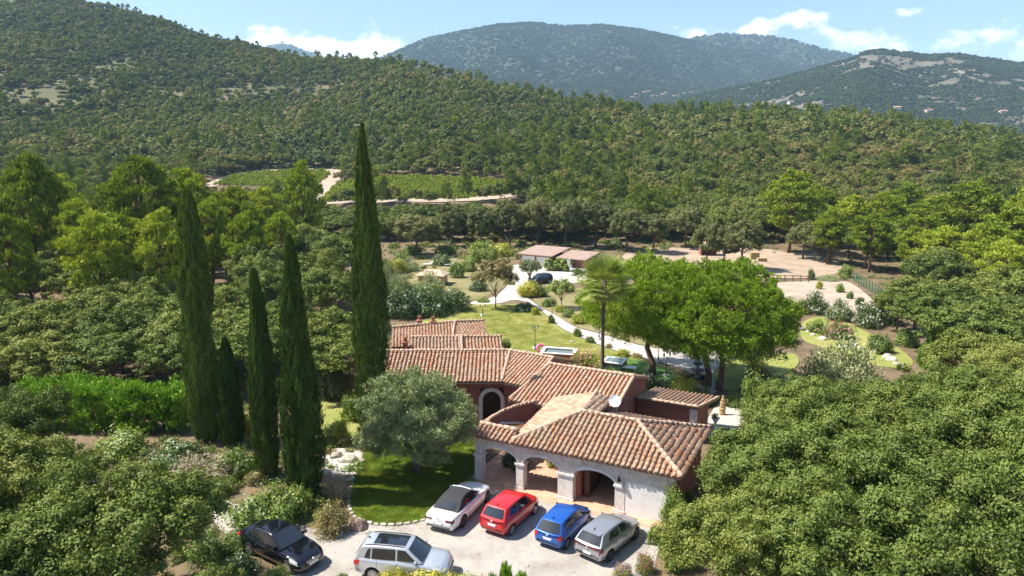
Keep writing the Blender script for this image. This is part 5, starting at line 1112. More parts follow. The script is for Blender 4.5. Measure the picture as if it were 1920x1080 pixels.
def wheel_meshes(tr, rimmat, spokes, width=0.21):
    t = MB(); rr = tr * 0.68; prof = [(rr, -width / 2 + .01), (tr * .93, -width / 2), (tr, -width / 2 + .04), (tr, width / 2 - .04), (tr * .93, width / 2), (rr, width / 2 - .01)]
    k = 22
    for (r, y) in prof:
        for j in range(k): a = 2 * math.pi * j / k; t.v.append((r * math.cos(a), y, r * math.sin(a)))
    n = len(prof)
    for i in range(n - 1):
        for j in range(k): t.f.append((i * k + j, (i + 1) * k + j, (i + 1) * k + (j + 1) % k, i * k + (j + 1) % k)); t.m.append(0)
    r = MB(); w = width / 2
    for s in (1,):
        ring = [(rr * 1.02, w - .012), (rr * .9, w - .02), (rr * .88, w - .07)]
        b = len(r.v)
        for (q, y) in ring:
            for j in range(k): a = 2 * math.pi * j / k; r.v.append((q * math.cos(a), y, q * math.sin(a)))
        for i in range(2):
            for j in range(k): r.f.append((b + i * k + j, b + (i + 1) * k + j, b + (i + 1) * k + (j + 1) % k, b + i * k + (j + 1) % k)); r.m.append(0)
        for q in range(spokes):
            a = 2 * math.pi * q / spokes; d = np.array([math.cos(a), 0, math.sin(a)]); p = np.array([-math.sin(a), 0, math.cos(a)])
            r.obox(d * rr * .5 + np.array([0, w - .035, 0]), d * rr * .46, p * (rr * 1.05 / spokes), np.array([0, .014, 0]))
        b = len(r.v)
        for (q, y) in ((rr * .2, w - .012), (rr * .2, w - .06)):
            for j in range(10): a = 2 * math.pi * j / 10; r.v.append((q * math.cos(a), y, q * math.sin(a)))
        r.f.append(tuple(b + j for j in range(10))); r.m.append(0)
    d = MB(); d.add([(rr * .95 * math.cos(2 * math.pi * j / 16), w - .075, rr * .95 * math.sin(2 * math.pi * j / 16)) for j in range(16)], [tuple(range(16))])
    return t.mesh('wheel', M['tyre_rubber'], True, R(40)), r.mesh('rim', M[rimmat]), d.mesh('brake_disc', M['arch_dark'])
def car(label, sp, x, y, yaw, z=0.0):
    L_, W, ro, wb, tr = sp['L'], sp['W'], sp['ro'], sp['wb'], sp['tr']; cs = CarShape(sp); P = M[sp['paint']]
    root = thing(sp.get('name', 'parked_car'), label, 'car', (x, y, z), yaw, 'parked cars')
    dx = -ro                                                   # shape x=0 is the rear bumper; root sits at the rear axle
    def put(o): o.location.x = dx; return o
    # body
    xs = sorted(set(np.concatenate([np.linspace(0, L_, 46), sp['body_x']]) if 'body_x' in sp else np.linspace(0, L_, 50))); qs = np.concatenate([np.linspace(0, .12, 2)[:-1], np.linspace(.12, .76, 14)[:-1], np.linspace(.76, 1, 6)])
    V = []; F = []; nq = len(qs)
    for xx in xs:
        hp = [cs.pt(xx, q, 1) for q in qs]; V += [tuple(p) for p in hp] + [(p[0], -p[1], p[2]) for p in hp[1:-1][::-1]]
    rn = 2 * nq - 2
    for i in range(len(xs) - 1):
        for j in range(rn): F.append((i * rn + j, i * rn + (j + 1) % rn, (i + 1) * rn + (j + 1) % rn, (i + 1) * rn + j))
    F.append(tuple(range(rn))[::-1]); F.append(tuple((len(xs) - 1) * rn + j for j in range(rn)))
    me = bpy.data.meshes.new('car_body'); me.from_pydata(V, [], F); bm = bmesh.new(); bm.from_mesh(me); bmesh.ops.recalc_face_normals(bm, faces=bm.faces); bm.to_mesh(me); bm.free(); me.materials.append(P)
    cut = MB()
    for xx in (ro, ro + wb):
        for s in (1, -1): cut.tube([(xx, s * (W / 2 - .30), tr + .01), (xx, s * (W / 2 + .2), tr + .01)], tr + .055, 24)
    cm = cut.mesh('cut', M['arch_dark']); bm = bmesh.new(); bm.from_mesh(cm); bmesh.ops.recalc_face_normals(bm, faces=bm.faces); bm.to_mesh(cm); bm.free()
    me = apply_boolean(me, cm); me.polygons.foreach_set('use_smooth', np.ones(len(me.polygons), bool)); me.set_sharp_from_angle(angle=R(38))
    put(link_mesh('body', me, None, root))
    # cabin
    c = sp['cabin']; xrb, xrt, xwt, xwb, zb, zr, wbt, wtp = (c[k] for k in ('xrb', 'xrt', 'xwt', 'xwb', 'zb', 'zr', 'wb', 'wt')); zrr = c.get('zrr', zr - .05)
    roofmat = M[c.get('mat', sp['paint'])]
    def zroof(x): return np.interp(x, [xrt, xrt * .6 + xwt * .4, xwt], [zrr, zr, zr - .035])
    prof = [(xrb, zb)] + [(xrb + (xrt - xrb) * f, zb + (zrr - zb) * f) for f in (.35, .7, .93)] + [(xrt + (xwt - xrt) * f, float(zroof(xrt + (xwt - xrt) * f))) for f in (0.05, .25, .5, .75, .95)] + [(xwt + (xwb - xwt) * f, zb + (zr - .035 - zb) * (1 - f)) for f in (.07, .3, .65)] + [(xwb, zb)]
    hw = lambda z: wbt + (wtp - wbt) * np.clip((z - zb) / (zr - zb), 0, 1) ** 1.25
    gs = np.linspace(-1, 1, 9); V = []; F = []
    for (x_, z_) in prof:
        f = (z_ - zb) / (zr - zb); sgn = 1 if x_ > (xrt + xwt) / 2 else -1
        for g in gs: V.append((x_ + sgn * .10 * (1 - f * .6) * (1 - g * g), g * hw(z_), z_ + .035 * f * (1 - g * g)))
    n = len(gs)
    for i in range(len(prof) - 1):
        for j in range(n - 1): F.append((i * n + j, i * n + j + 1, (i + 1) * n + j + 1, (i + 1) * n + j))
    F.append(tuple(i * n for i in range(len(prof)))); F.append(tuple(i * n + n - 1 for i in range(len(prof)))[::-1])
    me = bpy.data.meshes.new('roof'); me.from_pydata(V, [], F); bm = bmesh.new(); bm.from_mesh(me); bmesh.ops.recalc_face_normals(bm, faces=bm.faces); bm.edges.ensure_lookup_table()
    rail = [e for e in bm.edges if all(abs(abs(v.co.y) - hw(v.co.z)) < 1e-4 for v in e.verts) and (sum(v.co.z for v in e.verts) / 2 > zb + .05) and len(e.link_faces) == 2 and any(len(f.verts) > 4 for f in e.link_faces)]
    bmesh.ops.bevel(bm, geom=rail, offset=.055, segments=3, affect='EDGES', profile=0.6); bm.to_mesh(me); bm.free()
    me.materials.append(roofmat); me.polygons.foreach_set('use_smooth', np.ones(len(me.polygons), bool)); me.set_sharp_from_angle(angle=R(40))
    put(link_mesh('roof', me, None, root))
    # glass: windscreen, rear window, side windows
    def pane(pts, nm): m_ = MB(); m_.poly(pts); o = put(m_.build(nm, M['car_glass'], root)); return o
    def scr(front, g, f, off=.024):
        xb, xt, zt = (xwb, xwt, zr - .035) if front else (xrb, xrt, zrr); x_ = xb + (xt - xb) * f; z_ = zb + (zt - zb) * f; fl = (z_ - zb) / (zr - zb); s = 1 if front else -1
        nv = np.array([abs(zt - zb), 0, abs(xt - xb)]); nv /= np.linalg.norm(nv)
        return (x_ + s * .10 * (1 - fl * .6) * (1 - g * g) + s * nv[0] * off, g * hw(z_), z_ + .035 * fl * (1 - g * g) + nv[2] * off)
    for front, nm, (ga, fa, fb) in ((True, 'windscreen', (.90, .04, .93)), (False, 'rear_window', c.get('rw', (.84, .12, .9)))):
        m_ = MB(); nn = 8; V = []
        for f in (fa, (fa + fb) / 2, fb):
            for k in range(nn + 1): V.append(scr(front, -ga + 2 * ga * k / nn, f))
        F = [(i * (nn + 1) + k, i * (nn + 1) + k + 1, (i + 1) * (nn + 1) + k + 1, (i + 1) * (nn + 1) + k) for i in range(2) for k in range(nn)]
        m_.add(V, F if front else [f[::-1] for f in F]); put(m_.build(nm, M['car_glass'], root, smooth=True))
    for poly in c['win']:
        for s in (1, -1):
            pts = []
            for (x_, f) in poly: z_ = zb + (float(zroof(np.clip(x_, xrt, xwt))) - zb) * f; pts.append((x_, s * (hw(z_) + .012), z_ + .004))
            pane(pts if s > 0 else pts[::-1], 'side_window')
    # wheels
    tm, rm, dm = wheel_meshes(tr, sp.get('rim', 'alloy'), sp.get('spokes', 10))
    for xx in (ro, ro + wb):
        for s in (1, -1):
            o = link_mesh('wheel', tm, None, root); o.location = (xx + dx, s * (W / 2 - .125), tr); o.rotation_euler = (0, 0, 0 if s > 0 else math.pi); link_mesh('rim', rm, None, o); link_mesh('brake_disc', dm, None, o)
    # lights, plates, trim
    for s in (1, -1):
        for nm, (x0, x1, q0, q1, sk), mt in (('tail_light', sp['tail'], sp.get('tailmat', 'tail_red')), ('headlight', sp['head'], 'lamp_clear')):
            m_ = MB(); cs.patch(m_, x0, x1, q0, q1, s, .010, skew=sk)
            if nm == 'tail_light' and 'tailbox' in sp:
                y0, y1, z0, z1 = sp['tailbox']; xa = np.interp(z0, [.62, .82, .95], [0, .03, .09]) - .012; xb = np.interp(z1, [.62, .82, .95], [0, .03, .09]) - .012
                m_.prism([(xa, s * y0, z0), (xa + .03, s * y1, z0), (xb + .03, s * y1, z1), (xb, s * y0, z1)], (.06, 0, 0))
            put(m_.build(nm, M[mt], root, smooth=True, angle=R(30)))
        m_ = MB(); mx = c['xwb'] - .28; bw = hw(zb) + .02; m_.obox((mx, s * (bw + .11), zb + .07), (.05, .02 * s, 0), (.02, .10 * s, 0.01), (0, 0, .065)); put(m_.build('mirror', M[sp.get('mirror', sp['paint'])], root))
        for xh in sp['handles']:
            m_ = MB(); cs.patch(m_, xh, xh + .16, .60, .63, s, .022, 2, 1); put(m_.build('door_handle', M[sp.get('handlemat', sp['paint'])], root))
        m_ = MB()
        for xd in sp['seams']: cs.patch(m_, xd, xd + .014, .22, .75, s, .003, 1, 8)
        put(m_.build('door_seam', M['black_plastic'], root))
        m_ = MB(); cs.patch(m_, ro + tr + .05, ro + wb - tr - .05, .12, .21, s, .006, 6, 2); put(m_.build('sill', M['black_plastic'], root))
    m_ = MB(); zp = sp['plate']; m_.box(-.012, .02, -.26, .26, zp - .055, zp + .055); pl = put(m_.build('number_plate', M['plate_white'], root))
    m_ = MB(); m_.box(-.015, -.012, -.26, -.215, zp - .055, zp + .055); m_.box(-.015, -.012, .215, .26, zp - .055, zp + .055); m_.build('plate_band', M['plate_blue'], pl)
    m_ = MB(); m_.box(L_ - .02, L_ + .014, -.26, .26, .40, .51); put(m_.build('number_plate', M['plate_white'], root))
    m_ = MB(); m_.box(L_ - .06, L_ + .006, -.42, .42, .53, .64); put(m_.build('grille', M['black_plastic'], root))
    m_ = MB(); m_.box(0.0, .14, -W * .36, W * .36, sp['st'][0][2] - .02, sp['st'][0][2] + .10); put(m_.build('rear_bumper_skirt', M['black_plastic'], root))
    for nm, pts_, mt in sp.get('extra', ()): put(pts_(cs, c, scr).build(nm, M[mt], root))
    if 'badge' in sp:
        m_ = MB(); xb, zb_ = sp['badge']; k = 12
        m_.add([(xb - .02, .07 * math.cos(6.2832 * j / k), zb_ + .07 * math.sin(6.2832 * j / k)) for j in range(k)], [tuple(range(k))]); put(m_.build('emblem', M['chrome'], root))
    return root
def hatch_st(L, W, belt, hood, ro=.6):
    w = W / 2
    return [(0, .74 * w, .40, .62, .64), (.03, .84 * w, .30, .80, .84), (.09, .90 * w, .26, belt - .04, belt), (.3, .955 * w, .22, belt, belt + .02), (.8, .99 * w, .20, belt, belt + .02), (L * .5, w, .19, belt - .03, belt), (L - 1.15, .985 * w, .19, hood - .05, hood + .02), (L - .65, .96 * w, .20, hood - .13, hood - .03), (L - .28, .88 * w, .21, hood - .23, hood - .13), (L - .08, .76 * w, .22, hood - .36, hood - .26), (L, .60 * w, .26, .50, .56)]
def antenna(cs, c, scr):
    m = MB(); m.obox((c['xrt'] + .14, 0, c['zr'] + .035), (.05, 0, .01), (0, .012, 0), (-.02, 0, .03)); return m
SWIFT = dict(L=3.85, W=1.70, ro=.68, wb=2.43, tr=.30, paint='paint_red', st=hatch_st(3.85, 1.70, .97, .97), spokes=9, plate=.66, tail=(.004, .20, .56, .755, .04), tailbox=(.56, .70, .64, .88), head=(3.36, 3.72, .60, .76, -.06), handles=(1.25,), seams=(1.02, 2.28), badge=(.0, .90),
             cabin=dict(xrb=.06, xrt=.46, xwt=2.28, xwb=2.98, zb=.95, zr=1.50, zrr=1.45, wb=.745, wt=.59, rw=(.82, .22, .92), win=[[(.62, .16), (1.32, .06), (1.34, .84), (.82, .80)], [(1.42, .06), (2.72, .06), (2.20, .84), (1.42, .86)]]), extra=[('antenna', antenna, 'black_plastic')])
P206 = dict(L=3.83, W=1.66, ro=.64, wb=2.44, tr=.285, paint='paint_blue', st=hatch_st(3.83, 1.66, .93, .90), spokes=8, plate=.62, tail=(.004, .22, .58, .755, .02), tailbox=(.55, .68, .68, .86), head=(3.22, 3.66, .60, .755, -.06), handles=(1.30,), seams=(1.10, 2.32), badge=(.0, .86), mirror='black_plastic',
            cabin=dict(xrb=.06, xrt=.50, xwt=2.20, xwb=3.02, zb=.91, zr=1.42, zrr=1.36, wb=.73, wt=.56, rw=(.86, .10, .92), win=[[(.62, .12), (1.40, .06), (1.42, .86), (.80, .80)], [(1.50, .06), (2.74, .06), (2.12, .86), (1.50, .88)]]), extra=[('antenna', antenna, 'black_plastic')])
def band208(cs, c, scr):
    m = MB(); m.obox((-.005, 0, .86), (.012, 0, 0), (0, .62, 0), (0, 0, .045)); return m
def spoiler208(cs, c, scr):
    m = MB(); m.obox((c['xrt'] - .04, 0, c['zrr'] + .012), (.14, 0, .012), (0, .50, 0), (0, 0, .018)); return m
P208 = dict(L=4.06, W=1.75, ro=.74, wb=2.54, tr=.315, paint='paint_grey', st=hatch_st(4.06, 1.75, .95, .94), spokes=5, rim='dark_alloy', plate=.52, tail=(.004, .18, .60, .74, .02), tailbox=(.45, .72, .80, .87), tailmat='tail_dark', head=(3.46, 3.86, .62, .75, -.06), handles=(1.18, 2.0), seams=(1.0, 1.9, 2.62), handlemat='black_plastic', badge=(.0, .80),
            cabin=dict(xrb=.07, xrt=.52, xwt=2.30, xwb=3.12, zb=.93, zr=1.42, zrr=1.37, wb=.76, wt=.57, rw=(.86, .14, .86), win=[[(.78, .20), (1.74, .06), (1.76, .86), (1.02, .80)], [(1.84, .06), (2.84, .06), (2.22, .86), (1.84, .88)]]), extra=[('antenna', antenna, 'black_plastic'), ('tailgate_band', band208, 'tail_dark'), ('spoiler', spoiler208, 'paint_grey')])
def sedan_st(L, W, belt, deck, hood, rdeck):
    w = W / 2
    return [(0, .76 * w, .36, .62, .66), (.04, .86 * w, .28, .80, .84), (.12, .91 * w, .25, deck - .05, deck - .01), (.35, .95 * w, .21, deck - .02, deck + .03), (rdeck, .985 * w, .18, belt - .02, belt + .03), (1.6, w, .17, belt, belt + .02), (L * .5, w, .17, belt - .03, belt), (L - 1.5, .985 * w, .17, hood - .06, hood + .01), (L - .85, .965 * w, .18, hood - .11, hood - .02), (L - .35, .89 * w, .19, hood - .21, hood - .11), (L - .10, .76 * w, .20, hood - .33, hood - .22), (L, .60 * w, .24, .48, .58)]
def ws_frame(cs, c, scr):
    m = MB()
    for (a, fa), (b, fb) in (((-.93, 0), (-.93, .97)), ((-.93, .97), (0, 1.0)), ((0, 1.0), (.93, .97)), ((.93, .97), (.93, 0))): m.tube([scr(True, a, fa, .01), scr(True, (a + b) / 2, (fa + fb) / 2, .012), scr(True, b, fb, .01)], .035, 6)
    return m
CABRIO = dict(L=4.83, W=1.86, ro=1.08, wb=2.873, tr=.335, paint='paint_white', st=sedan_st(4.83, 1.86, .93, .93, .92, 1.0), spokes=10, rim='dark_alloy', plate=.56, tail=(.004, .16, .58, .72, .05), tailbox=(.42, .76, .72, .81), tailmat='tail_dark', head=(4.28, 4.62, .60, .75, -.06), handles=(1.9,), seams=(1.62, 3.02), badge=(.0, .80), name='parked_convertible',
              cabin=dict(xrb=.78, xrt=1.50, xwt=2.55, xwb=3.32, zb=.93, zr=1.40, zrr=1.33, wb=.77, wt=.56, mat='soft_top', rw=(.66, .14, .62), win=[[(1.55, .05), (2.05, .05), (2.05, .78), (1.85, .76)], [(2.12, .05), (3.06, .05), (2.52, .80), (2.12, .80)]]), extra=[('windscreen_frame', ws_frame, 'paint_white')])
SEDAN = dict(L=4.69, W=1.82, ro=1.02, wb=2.84, tr=.33, paint='paint_black', st=sedan_st(4.69, 1.82, .94, .98, .93, 1.0), spokes=10, plate=.56, tail=(.05, .34, .58, .74, .05), head=(4.05, 4.50, .58, .755, -.10), handles=(1.55, 2.45), seams=(1.30, 2.25, 3.15), handlemat='chrome', name='parked_saloon',
             cabin=dict(xrb=.62, xrt=1.35, xwt=2.45, xwb=3.28, zb=.93, zr=1.43, zrr=1.38, wb=.77, wt=.58, win=[[(.98, .10), (2.05, .06), (2.05, .86), (1.42, .80)], [(2.12, .06), (3.02, .06), (2.40, .84), (2.12, .88)]]))
def star(cs, c, scr):
    m = MB(); x = 4.70; z = .60; k = 16; P = [(x, .10 * math.cos(6.2832 * j / k), z + .10 * math.sin(6.2832 * j / k)) for j in range(k + 1)]; m.tube(P, .012, 5)
    for a in (90, 210, 330): m.tube([(x, 0, z), (x, .10 * math.cos(R(a)), z + .10 * math.sin(R(a)))], [.014, .006], 5)
    return m
def grille_bars(cs, c, scr):
    m = MB()
    for z in (.55, .62): m.box(4.66, 4.70, -.4, .4, z, z + .02)
    return m
SEDAN['extra'] = [('emblem', star, 'chrome'), ('grille_bar', grille_bars, 'chrome')]
def suv_st(L, W, belt, hood):
    w = W / 2
    return [(0, .76 * w, .46, .70, .74), (.04, .86 * w, .36, .92, .96), (.12, .92 * w, .32, belt - .05, belt), (.35, .96 * w, .28, belt, belt + .02), (1.0, .99 * w, .25, belt, belt + .02), (L * .5, w, .25, belt - .02, belt), (L - 1.35, .985 * w, .25, hood - .06, hood + .02), (L - .75, .965 * w, .26, hood - .11, hood - .02), (L - .3, .89 * w, .27, hood - .2, hood - .11), (L - .08, .78 * w, .29, hood - .38, hood - .28), (L, .62 * w, .34, .56, .62)]
def rails(cs, c, scr):
    m = MB()
    for s in (1, -1):
        xs = np.linspace(c['xrt'] + .15, c['xwt'] - .1, 7); m.tube([(x, s * .55, c['zr'] + (.02 if 0 < i < 6 else -.02)) for i, x in enumerate(xs)], .018, 6)
    return m
def sunroof(cs, c, scr):
    m = MB(); xa, xb = c['xrt'] + .48, c['xwt'] - .10; nx = 6
    def zr_(x): return np.interp(x, [c['xrt'], c['xrt'] * .6 + c['xwt'] * .4, c['xwt']], [c['zrr'], c['zr'], c['zr'] - .035])
    gy = [-.44, -.2, 0, .2, .44]
    V = [(x, y, zr_(x) + .034 * (1 - (y / .6) ** 2) + .012) for x in np.linspace(xa, xb, nx) for y in gy]
    m.add(V, [(i * 5 + j, (i + 1) * 5 + j, (i + 1) * 5 + j + 1, i * 5 + j + 1) for i in range(nx - 1) for j in range(4)]); return m
TIG = dict(L=4.43, W=1.81, ro=.96, wb=2.604, tr=.345, paint='paint_silver', st=suv_st(4.43, 1.81, 1.07, 1.06), spokes=10, plate=.80, tail=(.01, .30, .56, .72, .05), tailbox=(.55, .74, .86, 1.0), head=(3.78, 4.22, .60, .75, -.08), handles=(1.32, 2.2), seams=(1.15, 2.1, 3.0), name='parked_suv',
           cabin=dict(xrb=.10, xrt=.42, xwt=2.52, xwb=3.26, zb=1.05, zr=1.66, zrr=1.61, wb=.79, wt=.63, rw=(.88, .10, .86), win=[[(.55, .16), (.82, .08), (.85, .84), (.72, .80)], [(.90, .08), (2.02, .08), (2.02, .88), (.93, .84)], [(2.10, .08), (3.02, .08), (2.48, .86), (2.10, .88)]]), extra=[('roof_rail', rails, 'black_plastic'), ('glass_roof', sunroof, 'car_glass'), ('antenna', antenna, 'black_plastic')])
car('white convertible with closed black soft top, nose towards the first arch', CABRIO, -3.35, 33.17, R(66))
car('red hatchback parked between the white convertible and the blue hatchback', SWIFT, -.69, 32.46, R(58.8))
car('blue hatchback parked in front of the open garage arch', P206, 2.05, 31.2, R(58.5))
car('grey hatchback with black wheels nearest the oaks on the right', P208, 4.02, 30.2, R(50.6))
car('silver SUV with dark glass roof, parked across the front of the drive', TIG, -6.2, 28.95, R(-8.5))
car('black saloon with chrome emblem, half under the oak at the lower left', SEDAN, -12.3, 31.0, R(-33.5))
FAR = dict(TIG); FAR['paint'] = 'paint_black'; FAR['rim'] = 'alloy'; FAR['extra'] = [('roof_rail', rails, 'chrome')]
_p = ground(1024, 530); car('dark SUV parked far back on the white drive before the garages', FAR, _p[0], _p[1], R(215), _p[2])
